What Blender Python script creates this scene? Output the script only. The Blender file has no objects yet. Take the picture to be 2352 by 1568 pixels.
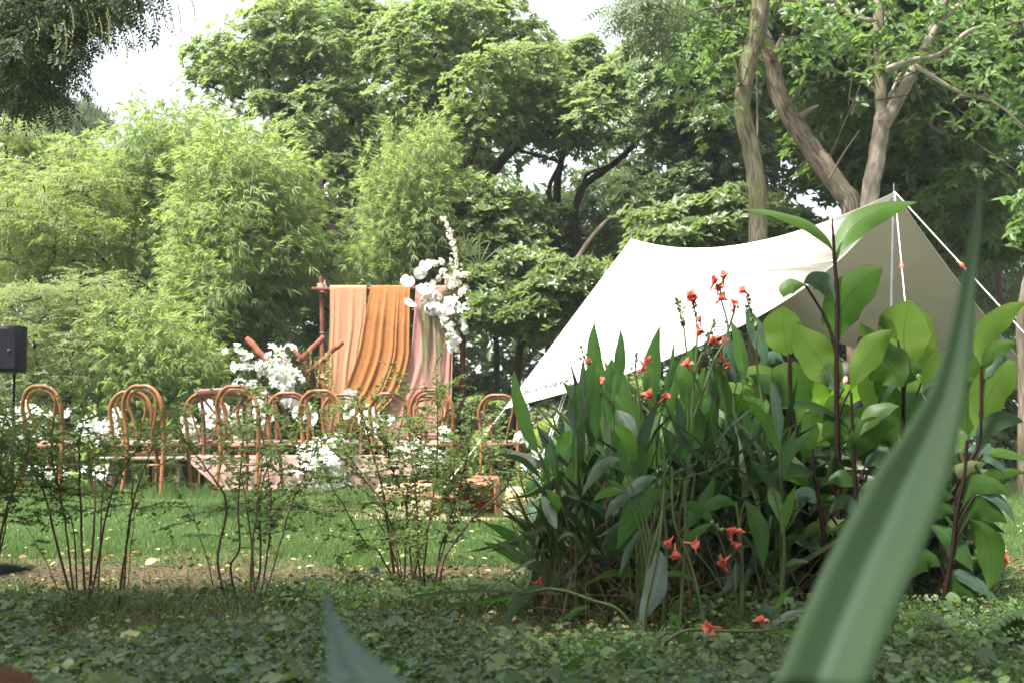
import bpy, math, random
import numpy as np
from mathutils import Vector, Matrix

random.seed(7)
RNG = np.random.default_rng(7)
S = bpy.context.scene
COL = S.collection

# ------------------------------------------------------------------ camera, light, exposure
FPX, CXP, CYP, HORIZON, CAMH = 3267.0, 1176.0, 784.0, 1008.0, 0.47
PITCH = math.atan((HORIZON - CYP) / FPX)
cam_data = bpy.data.cameras.new('camera')
cam_data.sensor_width = 36.0
cam_data.lens = 36.0 * FPX / 2352.0
cam_data.clip_start = 0.05
cam_data.clip_end = 900.0
cam_data.dof.use_dof = True
cam_data.dof.focus_distance = 5.6
cam_data.dof.aperture_fstop = 9.0
cam = bpy.data.objects.new('camera', cam_data)
COL.objects.link(cam)
cam.location = (0, 0, CAMH)
cam.rotation_euler = (math.radians(90) + PITCH, 0, 0)
S.camera = cam

SUN_EL = math.radians(60)
SUN_DIR = Vector((-0.50, -0.36, 0)).normalized() * math.cos(SUN_EL)      # towards the sun, horizontally
SUN_DIR = Vector((SUN_DIR.x, SUN_DIR.y, math.sin(SUN_EL)))
world = bpy.data.worlds.new('World')
S.world = world
world.use_nodes = True
wn = world.node_tree
bg = wn.nodes['Background']
sky = wn.nodes.new('ShaderNodeTexSky')
sky.sky_type = 'NISHITA'
sky.sun_disc = False
sky.sun_elevation = SUN_EL
sky.sun_rotation = math.atan2(SUN_DIR.x, SUN_DIR.y)
sky.air_density = 1.0
sky.dust_density = 9.0
sky.ozone_density = 1.0
veil = wn.nodes.new('ShaderNodeMix'); veil.data_type = 'RGBA'                # thin bright cloud cover over the blue
veil.inputs[0].default_value = 0.72
veil.inputs[7].default_value = (2.05, 2.12, 2.2, 1)
wn.links.new(sky.outputs[0], veil.inputs[6])
wn.links.new(veil.outputs[2], bg.inputs[0])
bg.inputs[1].default_value = 0.15
sun_data = bpy.data.lights.new('sun', 'SUN')
sun_data.energy = 3.0
sun_data.angle = math.radians(4)
sun_data.color = (1.0, 0.965, 0.92)
sun = bpy.data.objects.new('sun', sun_data)
COL.objects.link(sun)
sun.location = (-10, -6, 20)
sun.rotation_euler = (-SUN_DIR).to_track_quat('-Z', 'Y').to_euler()
S.view_settings.view_transform = 'Standard'
S.view_settings.look = 'None'
S.view_settings.gamma = 1.0
S.view_settings.use_curve_mapping = False
S.view_settings.exposure = 2.45
S.cycles.use_denoising = True
S.cycles.max_bounces = 7
S.cycles.diffuse_bounces = 3
S.cycles.glossy_bounces = 2
S.cycles.transmission_bounces = 4
S.cycles.caustics_reflective = False
S.cycles.caustics_refractive = False

# ------------------------------------------------------------------ helpers
def P(px, py, d):
    """the point at depth d (metres in front of the camera) seen at pixel px, py of the 2352 x 1568 photograph"""
    c, s = math.cos(PITCH), math.sin(PITCH)
    x, u, f = px - CXP, CYP - py, FPX
    dy = f * c - u * s
    dz = f * s + u * c
    k = d / dy
    return np.array([x * k, d, CAMH + dz * k])

def PP(pts, d):
    if np.isscalar(d):
        return np.array([P(a, b, d) for a, b in pts])
    return np.array([P(a, b, dd) for (a, b), dd in zip(pts, d)])

def GY(py):
    """depth of the ground (z=0) at image row py"""
    return CAMH * FPX / (py - HORIZON) * 1.0

def nrm(a):
    return a / np.maximum(np.linalg.norm(a, axis=-1, keepdims=True), 1e-9)

class Geo:
    def __init__(self):
        self.v, self.f, self.r, self.uv, self.n = [], [], [], [], 0
    def add(self, V, F, r=None, uv=None):
        V = np.asarray(V, dtype=np.float32).reshape(-1, 3)
        F = np.asarray(F, dtype=np.int32)
        self.v.append(V)
        self.f.append(F + self.n)
        self.n += len(V)
        if r is None:
            r = np.full(len(V), random.random())
        elif np.isscalar(r):
            r = np.full(len(V), r)
        self.r.append(np.asarray(r, dtype=np.float32))
        if uv is None:
            uv = np.zeros((len(V), 2))
        self.uv.append(np.asarray(uv, dtype=np.float32))
    def mesh(self, name, mat, smooth=True):
        me = bpy.data.meshes.new(name)
        V = np.concatenate(self.v)
        nl = sum(a.size for a in self.f)
        nf = sum(len(a) for a in self.f)
        me.vertices.add(len(V)); me.loops.add(nl); me.polygons.add(nf)
        me.vertices.foreach_set('co', V.ravel())
        L = np.concatenate([a.ravel() for a in self.f]).astype(np.int32)
        me.loops.foreach_set('vertex_index', L)
        tot = np.concatenate([np.full(len(a), a.shape[1], dtype=np.int32) for a in self.f])
        st = np.concatenate([[0], np.cumsum(tot)[:-1]]).astype(np.int32)
        me.polygons.foreach_set('loop_start', st)
        me.update(calc_edges=True)
        at = me.attributes.new('rnd', 'FLOAT', 'POINT')
        at.data.foreach_set('value', np.concatenate(self.r))
        uvl = me.uv_layers.new(name='UVMap')
        uvl.data.foreach_set('uv', np.concatenate(self.uv)[L].ravel())
        if smooth:
            me.polygons.foreach_set('use_smooth', np.ones(nf, dtype=bool))
        if mat is not None:
            me.materials.append(mat)
        return me
    def build(self, name, mat, parent=None, smooth=True):
        me = self.mesh(name, mat, smooth)
        return link(name, me, parent)

def link(name, me, parent=None):
    o = bpy.data.objects.new(name, me)
    COL.objects.link(o)
    if parent is not None:
        o.parent = parent
        o.location = -Vector(parent.location) if not parent.get('_local') else (0, 0, 0)
    return o

def tag(o, label=None, cat=None, group=None, kind=None):
    if label: o['label'] = label
    if cat: o['category'] = cat
    if group: o['group'] = group
    if kind: o['kind'] = kind
    return o

def empty(name, loc, label, cat, group=None, rz=0.0, local=False):
    o = bpy.data.objects.new(name, None)
    o.empty_display_size = 0.1
    COL.objects.link(o)
    o.location = Vector([float(a) for a in loc])
    o.rotation_euler = (0, 0, rz)
    if local: o['_local'] = 1
    return tag(o, label, cat, group)

def copy_tree(o, parent=None):
    c = o.copy(); COL.objects.link(c)
    if parent is not None: c.parent = parent
    for ch in [x for x in o.children]:
        copy_tree(ch, c)
    return c

def smooth_path(pts, n):
    """Catmull-Rom through the points"""
    p = np.asarray(pts, dtype=float)
    if len(p) == 2:
        t = np.linspace(0, 1, n)[:, None]
        return p[0] * (1 - t) + p[1] * t
    q = np.vstack([2 * p[0] - p[1], p, 2 * p[-1] - p[-2]])
    m = len(p) - 1
    out = []
    for t in np.linspace(0, m - 1e-6, n):
        i = int(t); u = t - i
        a, b, c, d = q[i], q[i + 1], q[i + 2], q[i + 3]
        out.append(0.5 * ((2 * b) + (-a + c) * u + (2 * a - 5 * b + 4 * c - d) * u * u + (-a + 3 * b - 3 * c + d) * u ** 3))
    return np.array(out)

def tube(g, pts, rad, sides=8, n=None, r=None, rough=0.0, cap=True, closed=False):
    pts = np.asarray(pts, dtype=float)
    rad = np.atleast_1d(np.asarray(rad, dtype=float))
    if n:
        t0 = np.linspace(0, 1, len(rad)) if len(rad) > 1 else None
        pts = smooth_path(pts, n)
        rad = np.interp(np.linspace(0, 1, n), t0, rad) if t0 is not None else np.full(n, rad[0])
    elif len(rad) == 1:
        rad = np.full(len(pts), rad[0])
    elif len(rad) != len(pts):
        rad = np.interp(np.linspace(0, 1, len(pts)), np.linspace(0, 1, len(rad)), rad)
    m = len(pts)
    if closed:
        tan = nrm(np.roll(pts, -1, 0) - np.roll(pts, 1, 0))
    else:
        tan = nrm(np.gradient(pts, axis=0))
    ref = np.array([0, 0, 1.0]) if abs(tan[0][2]) < 0.9 else np.array([1.0, 0, 0])
    u = nrm(np.cross(tan[0], ref)); U = [u]
    for i in range(1, m):
        u = U[-1] - tan[i] * np.dot(U[-1], tan[i]); U.append(u / (np.linalg.norm(u) + 1e-9))
    U = np.array(U); W = np.cross(tan, U)
    a = np.linspace(0, 2 * math.pi, sides, endpoint=False)
    R = rad[:, None] * (1 + (RNG.normal(0, rough, (m, sides)) if rough else 0))
    V = pts[:, None, :] + (U[:, None, :] * np.cos(a)[None, :, None] + W[:, None, :] * np.sin(a)[None, :, None]) * np.broadcast_to(R, (m, sides))[:, :, None]
    V = V.reshape(-1, 3)
    i = np.arange(m - 1 if not closed else m)[:, None]; j = np.arange(sides)[None, :]
    i2 = (i + 1) % m
    A = i * sides + j; B = i * sides + (j + 1) % sides; Cc = i2 * sides + (j + 1) % sides; D = i2 * sides + j
    F = np.stack([A + 0 * B, B + 0 * A, Cc + 0 * A, D + 0 * A], -1).reshape(-1, 4)
    ln = np.concatenate([[0], np.cumsum(np.linalg.norm(np.diff(pts, axis=0), axis=1))])
    uv = np.stack([np.tile(a / (2 * math.pi), m), np.repeat(ln, sides)], 1)
    rr = random.random() if r is None else r
    g.add(V, F, rr, uv)
    if cap and not closed:
        g.add(V[:sides], [list(range(sides))[::-1]], rr)
        g.add(V[-sides:], [list(range(sides))], rr)

def twigs(g, A, B, ra, rb, sides=3):
    """many straight tapered sticks at once"""
    A = np.asarray(A, float); B = np.asarray(B, float)
    n = len(A)
    if n == 0: return
    t = nrm(B - A)
    ref = np.where(np.abs(t[:, 2:3]) < 0.9, np.array([[0, 0, 1.0]]), np.array([[1.0, 0, 0]]))
    u = nrm(np.cross(t, ref)); w = np.cross(t, u)
    a = np.linspace(0, 2 * math.pi, sides, endpoint=False)
    ring = u[:, None, :] * np.cos(a)[None, :, None] + w[:, None, :] * np.sin(a)[None, :, None]
    ra = np.broadcast_to(np.asarray(ra, float), (n,)); rb = np.broadcast_to(np.asarray(rb, float), (n,))
    V = np.concatenate([A[:, None, :] + ring * ra[:, None, None], B[:, None, :] + ring * rb[:, None, None]], 1)
    j = np.arange(sides)
    F = np.stack([j, (j + 1) % sides, (j + 1) % sides + sides, j + sides], 1)
    F = (F[None] + (np.arange(n) * 2 * sides)[:, None, None]).reshape(-1, 4)
    g.add(V.reshape(-1, 3), F, np.repeat(RNG.random(n), 2 * sides))

def scatter(g, T, pos, d, up, s, r=None):
    """copies of the template T=(verts, faces[, uv]) with y along d, z towards up, scaled s"""
    TV, TF = np.asarray(T[0], float), np.asarray(T[1])
    n, k = len(pos), len(TV)
    if n == 0: return
    y = nrm(np.array(np.broadcast_to(np.asarray(d, float), (n, 3)))); up = np.broadcast_to(np.asarray(up, float), y.shape)
    z = up - (up * y).sum(1, keepdims=True) * y
    bad = np.linalg.norm(z, axis=1) < 1e-3
    z[bad] = np.cross(y[bad], np.array([1.0, 0.3, 0.2]))
    z = nrm(z); x = np.cross(y, z)
    s = np.asarray(s, float)
    if s.ndim == 0: s = np.full(n, float(s))
    if s.ndim == 1: s = np.stack([s, s, s], 1)
    M = np.stack([x * s[:, 0:1], y * s[:, 1:2], z * s[:, 2:3]], 1)          # n,3(basis),3
    V = np.einsum('kb,nbc->nkc', TV, M) + np.asarray(pos)[:, None, :]
    F = (TF[None] + (np.arange(n) * k)[:, None, None]).reshape(-1, TF.shape[1])
    rr = RNG.random(n) if r is None else np.asarray(r)
    uv = np.tile(T[2], (n, 1)) if len(T) > 2 else None
    rep = np.repeat(rr, k)
    if len(T) > 3:                                                    # small own variation inside the cluster
        rep = np.clip(rep + np.tile(T[3], n), 0, 1)
    g.add(V.reshape(-1, 3), F, rep, uv)

def rdir(n):
    return nrm(RNG.normal(size=(n, 3)))

# leaf templates: x across, y along, z up
def T_diamond(w=0.42, fold=0.10, droop=0.12):
    V = [(0, 0, 0), (-w / 2, .45, fold), (0, 1, -droop), (w / 2, .45, fold)]
    return np.array(V), np.array([(0, 2, 1), (0, 3, 2)])

def T_leaf2(w=0.42, fold=0.08, droop=0.15):
    """6-vertex leaf: two quads folded at the midrib"""
    V = [(0, 0, 0), (-w * .45, .30, fold), (-w * .42, .66, fold * .5), (0, 1, -droop), (w * .42, .66, fold * .5), (w * .45, .30, fold)]
    return np.array(V), np.array([(0, 3, 2, 1), (0, 5, 4, 3)])

def cluster(T, items):
    """join transformed copies of T: items = (pos, dir, up, scale)"""
    V, F, R, n = [], [], [], 0
    rg = np.random.default_rng(len(items) * 13 + 5)
    for pos, d, up, s in items:
        y = nrm(np.array(d, float)); up = np.array(up, float)
        z = nrm(up - up.dot(y) * y); x = np.cross(y, z)
        v = T[0] @ (np.stack([x, y, z]) * s) + np.array(pos)
        V.append(v); F.append(T[1] + n); n += len(v); R.append(np.full(len(v), rg.uniform(-.12, .12)))
    return np.concatenate(V), np.concatenate(F), None, np.concatenate(R)

def fix(T):
    return (T[0], T[1], np.zeros((len(T[0]), 2)), T[3]) if len(T) > 3 else T

def T_rosette(n=6, T=None, lift=0.35, seed=1):
    rg = np.random.default_rng(seed); T = T or T_diamond()
    it = []
    for i in range(n):
        a = 2 * math.pi * (i + rg.uniform(-.3, .3)) / n; l = lift + rg.uniform(-.35, .45)
        it.append(((0, rg.uniform(-.25, .15), 0), (math.cos(a), l, math.sin(a)), (0, 1, 0), rg.uniform(.75, 1.1)))
    return fix(cluster(T, it))

def T_bamboo(n=5, seed=2):
    rg = np.random.default_rng(seed); T = T_diamond(.13, .02, .10)
    it = []
    for i in range(n):
        a = rg.uniform(-1.1, 1.1); b = rg.uniform(-.6, .3)
        it.append(((0, rg.uniform(0, .4), 0), (math.sin(a), math.cos(a), b), (rg.normal(0, .4), 0, 1), rg.uniform(.7, 1.1)))
    return fix(cluster(T, it))

def T_pinnate(n=4, w=.40, seed=3, l=.42):
    rg = np.random.default_rng(seed); T = T_diamond(w, .05, .1)
    it = [((0, .95, -.12), (0, 1, -.3), (0, 0, 1), l)]
    for i in range(n):
        t = .2 + .75 * i / n
        for sgn in (-1, 1):
            it.append(((0, t, -.12 * t * t), (sgn, .55, -.25 + rg.uniform(-.15, .15)), (0, 0, 1), l * rg.uniform(.8, 1.1)))
    return fix(cluster(T, it))

# ------------------------------------------------------------------ materials
MATS = {}
def new_mat(name):
    m = bpy.data.materials.new(name); m.use_nodes = True
    nt = m.node_tree
    for nd in list(nt.nodes): nt.nodes.remove(nd)
    out = nt.nodes.new('ShaderNodeOutputMaterial')
    return m, nt, out

def N(nt, t, **kw):
    nd = nt.nodes.new(t)
    for k, v in kw.items(): setattr(nd, k, v)
    return nd

def ramp(nt, fac, stops):
    r = N(nt, 'ShaderNodeValToRGB')
    e = r.color_ramp.elements
    while len(e) < len(stops): e.new(0.5)
    for el, (p, c) in zip(e, stops):
        el.position = p; el.color = (*c, 1)
    nt.links.new(fac, r.inputs[0])
    return r.outputs[0]

def leaf_mat(name, cols, trans=0.35, rough=0.45, spec=0.35, tcol=1.6, big=0.35, bscale=0.8):
    """green leaf: colour per leaf (rnd) and slow drift over the plant, light passing through"""
    m, nt, out = new_mat(name)
    at = N(nt, 'ShaderNodeAttribute', attribute_name='rnd')
    geo = N(nt, 'ShaderNodeNewGeometry')
    no = N(nt, 'ShaderNodeTexNoise'); no.inputs['Scale'].default_value = bscale; no.inputs['Detail'].default_value = 2
    nt.links.new(geo.outputs['Position'], no.inputs['Vector'])
    mx = N(nt, 'ShaderNodeMath', operation='MULTIPLY_ADD')
    nt.links.new(no.outputs[0], mx.inputs[0]); mx.inputs[1].default_value = big * 2; 
    ad = N(nt, 'ShaderNodeMath', operation='MULTIPLY_ADD')
    nt.links.new(at.outputs['Fac'], ad.inputs[0]); ad.inputs[1].default_value = 1 - big; ad.inputs[2].default_value = -big * .5
    nt.links.new(ad.outputs[0], mx.inputs[2])
    k = len(cols)
    col = ramp(nt, mx.outputs[0], [(i / max(1, k - 1), c) for i, c in enumerate(cols)])
    bs = N(nt, 'ShaderNodeBsdfPrincipled')
    bs.inputs['Roughness'].default_value = rough
    bs.inputs['Specular IOR Level'].default_value = spec
    nt.links.new(col, bs.inputs['Base Color'])
    tr = N(nt, 'ShaderNodeBsdfTranslucent')
    tm = N(nt, 'ShaderNodeMix', data_type='RGBA', blend_type='MULTIPLY'); tm.inputs[0].default_value = 1
    nt.links.new(col, tm.inputs[6]); tm.inputs[7].default_value = (tcol * 1.05, tcol * 1.05, tcol * .7, 1)
    nt.links.new(tm.outputs[2], tr.inputs[0])
    mix = N(nt, 'ShaderNodeMixShader'); mix.inputs[0].default_value = trans
    nt.links.new(bs.outputs[0], mix.inputs[1]); nt.links.new(tr.outputs[0], mix.inputs[2])
    nt.links.new(mix.outputs[0], out.inputs[0])
    return m

def plain_mat(name, c1, c2=None, rough=0.7, scale=8.0, bump=0.2, spec=0.3, stretch=(1, 1, 1), detail=5, bscale=None, metallic=0, trans=0, coord='pos', lo=.3, hi=.7, bdist=0.01):
    m, nt, out = new_mat(name)
    bs = N(nt, 'ShaderNodeBsdfPrincipled')
    bs.inputs['Roughness'].default_value = rough
    bs.inputs['Specular IOR Level'].default_value = spec
    bs.inputs['Metallic'].default_value = metallic
    if coord == 'pos':
        src = N(nt, 'ShaderNodeNewGeometry').outputs['Position']
    elif coord == 'uv':
        src = N(nt, 'ShaderNodeTexCoord').outputs['UV']
    else:
        src = N(nt, 'ShaderNodeTexCoord').outputs['Object']
    mp = N(nt, 'ShaderNodeMapping'); mp.inputs['Scale'].default_value = stretch
    nt.links.new(src, mp.inputs[0])
    no = N(nt, 'ShaderNodeTexNoise'); no.inputs['Scale'].default_value = scale; no.inputs['Detail'].default_value = detail
    nt.links.new(mp.outputs[0], no.inputs['Vector'])
    if c2 is None: c2 = c1
    nt.links.new(ramp(nt, no.outputs[0], [(lo, c1), (hi, c2)]), bs.inputs['Base Color'])
    if bump:
        nb = N(nt, 'ShaderNodeTexNoise'); nb.inputs['Scale'].default_value = bscale or scale * 3; nb.inputs['Detail'].default_value = 6
        nt.links.new(mp.outputs[0], nb.inputs['Vector'])
        b = N(nt, 'ShaderNodeBump'); b.inputs['Strength'].default_value = bump; b.inputs['Distance'].default_value = bdist
        nt.links.new(nb.outputs[0], b.inputs['Height']); nt.links.new(b.outputs[0], bs.inputs['Normal'])
    if trans:
        tr = N(nt, 'ShaderNodeBsdfTranslucent'); tr.inputs[0].default_value = (*[min(1, (a + b) / 2 * 1.1) for a, b in zip(c1, c2)], 1)
        mix = N(nt, 'ShaderNodeMixShader'); mix.inputs[0].default_value = trans
        nt.links.new(bs.outputs[0], mix.inputs[1]); nt.links.new(tr.outputs[0], mix.inputs[2])
        nt.links.new(mix.outputs[0], out.inputs[0])
    else:
        nt.links.new(bs.outputs[0], out.inputs[0])
    return m

def blade_mat(name, c1, c2, rib, edge=None, trans=0.4, rough=0.4, ribw=0.018, veins=70, tcol=1.7, spec=.4, dark=None, fine=0):
    """a large leaf: midrib and side veins follow the leaf's own UVs"""
    m, nt, out = new_mat(name)
    tc = N(nt, 'ShaderNodeTexCoord'); sp = N(nt, 'ShaderNodeSeparateXYZ')
    nt.links.new(tc.outputs['UV'], sp.inputs[0])
    def math_(op, a, b=None, c=None):
        nd = N(nt, 'ShaderNodeMath', operation=op)
        for i, v in enumerate((a, b, c)):
            if v is None: continue
            if isinstance(v, (int, float)): nd.inputs[i].default_value = v
            else: nt.links.new(v, nd.inputs[i])
        return nd.outputs[0]
    ax = math_('ABSOLUTE', math_('SUBTRACT', sp.outputs[0], 0.5))
    ph = math_('MULTIPLY', math_('SUBTRACT', sp.outputs[1], math_('MULTIPLY', ax, 0.35)), float(veins))
    vein = math_('SINE', math_('MULTIPLY', ph, 6.283))
    at = N(nt, 'ShaderNodeAttribute', attribute_name='rnd')
    no = N(nt, 'ShaderNodeTexNoise'); no.inputs['Scale'].default_value = 9; no.inputs['Detail'].default_value = 4
    nt.links.new(tc.outputs['Object'], no.inputs['Vector'])
    f = math_('ADD', math_('MULTIPLY', at.outputs['Fac'], 0.6), math_('MULTIPLY_ADD', no.outputs[0], 0.8, -0.2))
    f = math_('ADD', f, math_('MULTIPLY', vein, 0.05))
    if fine:                              # long parallel fibres
        fb = N(nt, 'ShaderNodeTexNoise'); fb.inputs['Scale'].default_value = 1; fb.inputs['Detail'].default_value = 5
        mpf = N(nt, 'ShaderNodeMapping'); mpf.inputs['Scale'].default_value = (60, 2.5, 1)
        nt.links.new(tc.outputs['UV'], mpf.inputs[0]); nt.links.new(mpf.outputs[0], fb.inputs['Vector'])
        f = math_('ADD', f, math_('MULTIPLY_ADD', fb.outputs[0], 1.6, -0.8))
    col = ramp(nt, f, [(0.0, c1), (1.0, c2)])
    def mixc(fac, a, b):
        nd = N(nt, 'ShaderNodeMix', data_type='RGBA')
        nt.links.new(fac, nd.inputs[0]); nt.links.new(a, nd.inputs[6])
        if isinstance(b, tuple): nd.inputs[7].default_value = (*b, 1)
        else: nt.links.new(b, nd.inputs[7])
        return nd.outputs[2]
    ribf = math_('MULTIPLY', math_('LESS_THAN', ax, ribw), math_('SUBTRACT', 1.0, math_('MULTIPLY', sp.outputs[1], 0.6)))
    col = mixc(ribf, col, rib)
    if edge:
        col = mixc(math_('MULTIPLY', math_('GREATER_THAN', ax, 0.482), 0.7), col, edge)
    # brown nibbled spots
    n2 = N(nt, 'ShaderNodeTexNoise'); n2.inputs['Scale'].default_value = 38; n2.inputs['Detail'].default_value = 2
    nt.links.new(tc.outputs['Object'], n2.inputs['Vector'])
    col = mixc(math_('MULTIPLY', math_('GREATER_THAN', n2.outputs[0], 0.74), 0.5), col, (0.12, 0.10, 0.04))
    bs = N(nt, 'ShaderNodeBsdfPrincipled'); bs.inputs['Roughness'].default_value = rough
    bs.inputs['Specular IOR Level'].default_value = spec
    nt.links.new(col, bs.inputs['Base Color'])
    bp = N(nt, 'ShaderNodeBump'); bp.inputs['Strength'].default_value = 0.16; bp.inputs['Distance'].default_value = 0.003
    nt.links.new(math_('ADD', vein, math_('MULTIPLY', ribf, 4.0)), bp.inputs['Height']); nt.links.new(bp.outputs[0], bs.inputs['Normal'])
    tr = N(nt, 'ShaderNodeBsdfTranslucent')
    tm = N(nt, 'ShaderNodeMix', data_type='RGBA', blend_type='MULTIPLY'); tm.inputs[0].default_value = 1
    nt.links.new(col, tm.inputs[6]); tm.inputs[7].default_value = (tcol * .98, tcol * 1.1, tcol * .6, 1)
    nt.links.new(tm.outputs[2], tr.inputs[0])
    mix = N(nt, 'ShaderNodeMixShader'); mix.inputs[0].default_value = trans
    nt.links.new(bs.outputs[0], mix.inputs[1]); nt.links.new(tr.outputs[0], mix.inputs[2])
    nt.links.new(mix.outputs[0], out.inputs[0])
    return m

def bark_mat(name, c1, c2, ridges, bump, moss=None):
    """furrowed bark: ridges run along the trunk (uv: around, along in metres)"""
    m, nt, out = new_mat(name)
    tc = N(nt, 'ShaderNodeTexCoord'); mp = N(nt, 'ShaderNodeMapping'); mp.inputs['Scale'].default_value = (ridges, 7, 1)
    nt.links.new(tc.outputs['UV'], mp.inputs[0])
    n1 = N(nt, 'ShaderNodeTexNoise'); n1.inputs['Scale'].default_value = 1; n1.inputs['Detail'].default_value = 7; n1.inputs['Distortion'].default_value = .25
    nt.links.new(mp.outputs[0], n1.inputs['Vector'])
    n2 = N(nt, 'ShaderNodeTexNoise'); n2.inputs['Scale'].default_value = 3.2; n2.inputs['Detail'].default_value = 4
    geo = N(nt, 'ShaderNodeNewGeometry'); nt.links.new(geo.outputs['Position'], n2.inputs['Vector'])
    bs = N(nt, 'ShaderNodeBsdfPrincipled'); bs.inputs['Roughness'].default_value = .9; bs.inputs['Specular IOR Level'].default_value = .12
    col = ramp(nt, n1.outputs[0], [(.34, c1), (.62, c2)])
    mx = N(nt, 'ShaderNodeMix', data_type='RGBA'); mx.inputs[0].default_value = 1
    st = ramp(nt, n2.outputs[0], [(.45, (0, 0, 0)), (.62, (.6, .6, .6))])
    nt.links.new(st, mx.inputs[0]); nt.links.new(col, mx.inputs[6]); mx.inputs[7].default_value = (*(moss or (c1[0] * 1.1, c1[1] * 1.25, c1[2] * .8)), 1)
    nt.links.new(mx.outputs[2], bs.inputs['Base Color'])
    b = N(nt, 'ShaderNodeBump'); b.inputs['Strength'].default_value = bump; b.inputs['Distance'].default_value = .012
    nt.links.new(n1.outputs[0], b.inputs['Height']); nt.links.new(b.outputs[0], bs.inputs['Normal'])
    nt.links.new(bs.outputs[0], out.inputs[0])
    return m

M = {}
M['leaf_mid'] = leaf_mat('leaf_mid', [(.086, .130, .052), (.130, .185, .072), (.195, .25, .108)], trans=.5, tcol=1.8)
M['leaf_gloss'] = leaf_mat('leaf_gloss', [(.072, .11, .04), (.11, .16, .056), (.17, .22, .09)], trans=.45, rough=.35, spec=.5)
M['leaf_yellow'] = leaf_mat('leaf_yellow', [(.10, .14, .055), (.145, .185, .07), (.23, .25, .10)], trans=.48, rough=.5, tcol=1.8)
M['leaf_layer'] = leaf_mat('leaf_layer', [(.095, .135, .06), (.15, .19, .085), (.25, .27, .13)], trans=.45, rough=.5)
M['leaf_bamboo'] = leaf_mat('leaf_bamboo', [(.105, .16, .058), (.155, .215, .08), (.23, .285, .115)], trans=.5, rough=.5, tcol=1.9)
M['leaf_camphor'] = leaf_mat('leaf_camphor', [(.065, .11, .052), (.11, .165, .08), (.19, .24, .14)], trans=.42, rough=.3, spec=.6)
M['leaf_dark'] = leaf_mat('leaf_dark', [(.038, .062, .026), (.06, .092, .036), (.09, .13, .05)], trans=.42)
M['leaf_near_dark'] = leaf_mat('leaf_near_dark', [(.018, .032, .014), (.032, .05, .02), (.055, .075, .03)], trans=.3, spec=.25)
M['leaf_blue'] = leaf_mat('leaf_blue', [(0.061, 0.085, 0.050), (0.090, 0.125, 0.065), (0.120, 0.160, 0.090)], rough=.5)
M['leaf_over'] = leaf_mat('leaf_over', [(.055, .105, .032), (.085, .145, .045), (.13, .20, .065)], trans=.5, rough=.4)
M['leaf_willow'] = leaf_mat('leaf_willow', [(0.094, 0.130, 0.060), (0.130, 0.170, 0.080), (0.190, 0.220, 0.120)], rough=.5)
M['leaf_shrub'] = leaf_mat('leaf_shrub', [(.05, .095, .028), (.085, .14, .04), (.14, .2, .065)], trans=.45, bscale=6, rough=.55, spec=.2)
M['leaf_lime'] = leaf_mat('leaf_lime', [(0.137, 0.190, 0.068), (0.180, 0.250, 0.090), (0.240, 0.330, 0.119)], trans=.45)
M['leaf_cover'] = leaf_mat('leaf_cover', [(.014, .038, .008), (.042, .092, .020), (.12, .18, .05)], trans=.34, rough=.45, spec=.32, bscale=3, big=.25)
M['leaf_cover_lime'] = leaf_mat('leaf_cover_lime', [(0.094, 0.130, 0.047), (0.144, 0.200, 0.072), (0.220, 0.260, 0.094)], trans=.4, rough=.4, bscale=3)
M['grass'] = leaf_mat('grass', [(.042, .088, .026), (.07, .125, .037), (.13, .18, .065)], trans=.35, rough=.6, spec=.2, big=.6, bscale=1.6)
M['grass_near'] = leaf_mat('grass_near', [(.035, .07, .02), (.06, .11, .028), (.12, .16, .045)], trans=.35, rough=.5, big=.4, bscale=3)
M['straw'] = leaf_mat('straw', [(.045, .032, .02), (.10, .075, .045), (.21, .17, .10)], trans=.1, rough=.85, spec=.1, bscale=3, big=.5)
M['litter'] = leaf_mat('litter', [(.03, .018, .010), (.085, .05, .028), (.16, .12, .06)], trans=.1, rough=.85, spec=.1, big=.1)
M['dead_leaf'] = leaf_mat('dead_leaf', [(.16, .08, .03), (.30, .28, .10), (.42, .42, .20)], trans=.25, rough=.7, big=.1)
M['seed'] = leaf_mat('seed', [(.16, .19, .05), (.24, .26, .08), (.34, .34, .12)], trans=.3)
M['bark_dark'] = plain_mat('bark_dark', (.018, .014, .011), (.055, .042, .032), .9, 5, .8, .1, (1, 1, .35), bdist=.03)
M['bark_brown'] = bark_mat('bark_brown', (.055, .046, .034), (.19, .155, .115), 26, .9)
M['bark_pale'] = bark_mat('bark_pale', (.12, .10, .08), (.27, .235, .19), 10, .35)
M['culm'] = plain_mat('culm', (.20, .24, .07), (.38, .36, .12), .45, 4, .05)
M['twig'] = plain_mat('twig', (.06, .035, .022), (.14, .08, .05), .8, 20, .2)
M['bark_moss'] = bark_mat('bark_moss', (.05, .05, .028), (.17, .15, .10), 26, .9, (.075, .10, .025))
M['stem_green'] = plain_mat('stem_green', (.045, .075, .022), (.10, .14, .045), .5, 10, .1, trans=.1)
M['stem_red'] = plain_mat('stem_red', (.007, .005, .004), (.024, .010, .007), .5, 14, .1, spec=.15)
M['rust'] = plain_mat('rust', (.10, .035, .022), (.22, .085, .052), .85, 9, .5, .12, (1, 1, .4), bscale=60)
M['bentwood'] = plain_mat('bentwood', (.125, .050, .018), (.245, .108, .042), .4, 3, .05, .35, (5, 5, 1), coord='obj')
M['bentwood_seat'] = plain_mat('bentwood_seat', (.19, .10, .05), (.27, .155, .085), .5, 6, .05, .3, (4, 1, 1), coord='obj')
M['dark_wood'] = plain_mat('dark_wood', (.055, .022, .014), (.13, .05, .03), .4, 4, .05, .4, (1, 1, 4), coord='obj')
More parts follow.
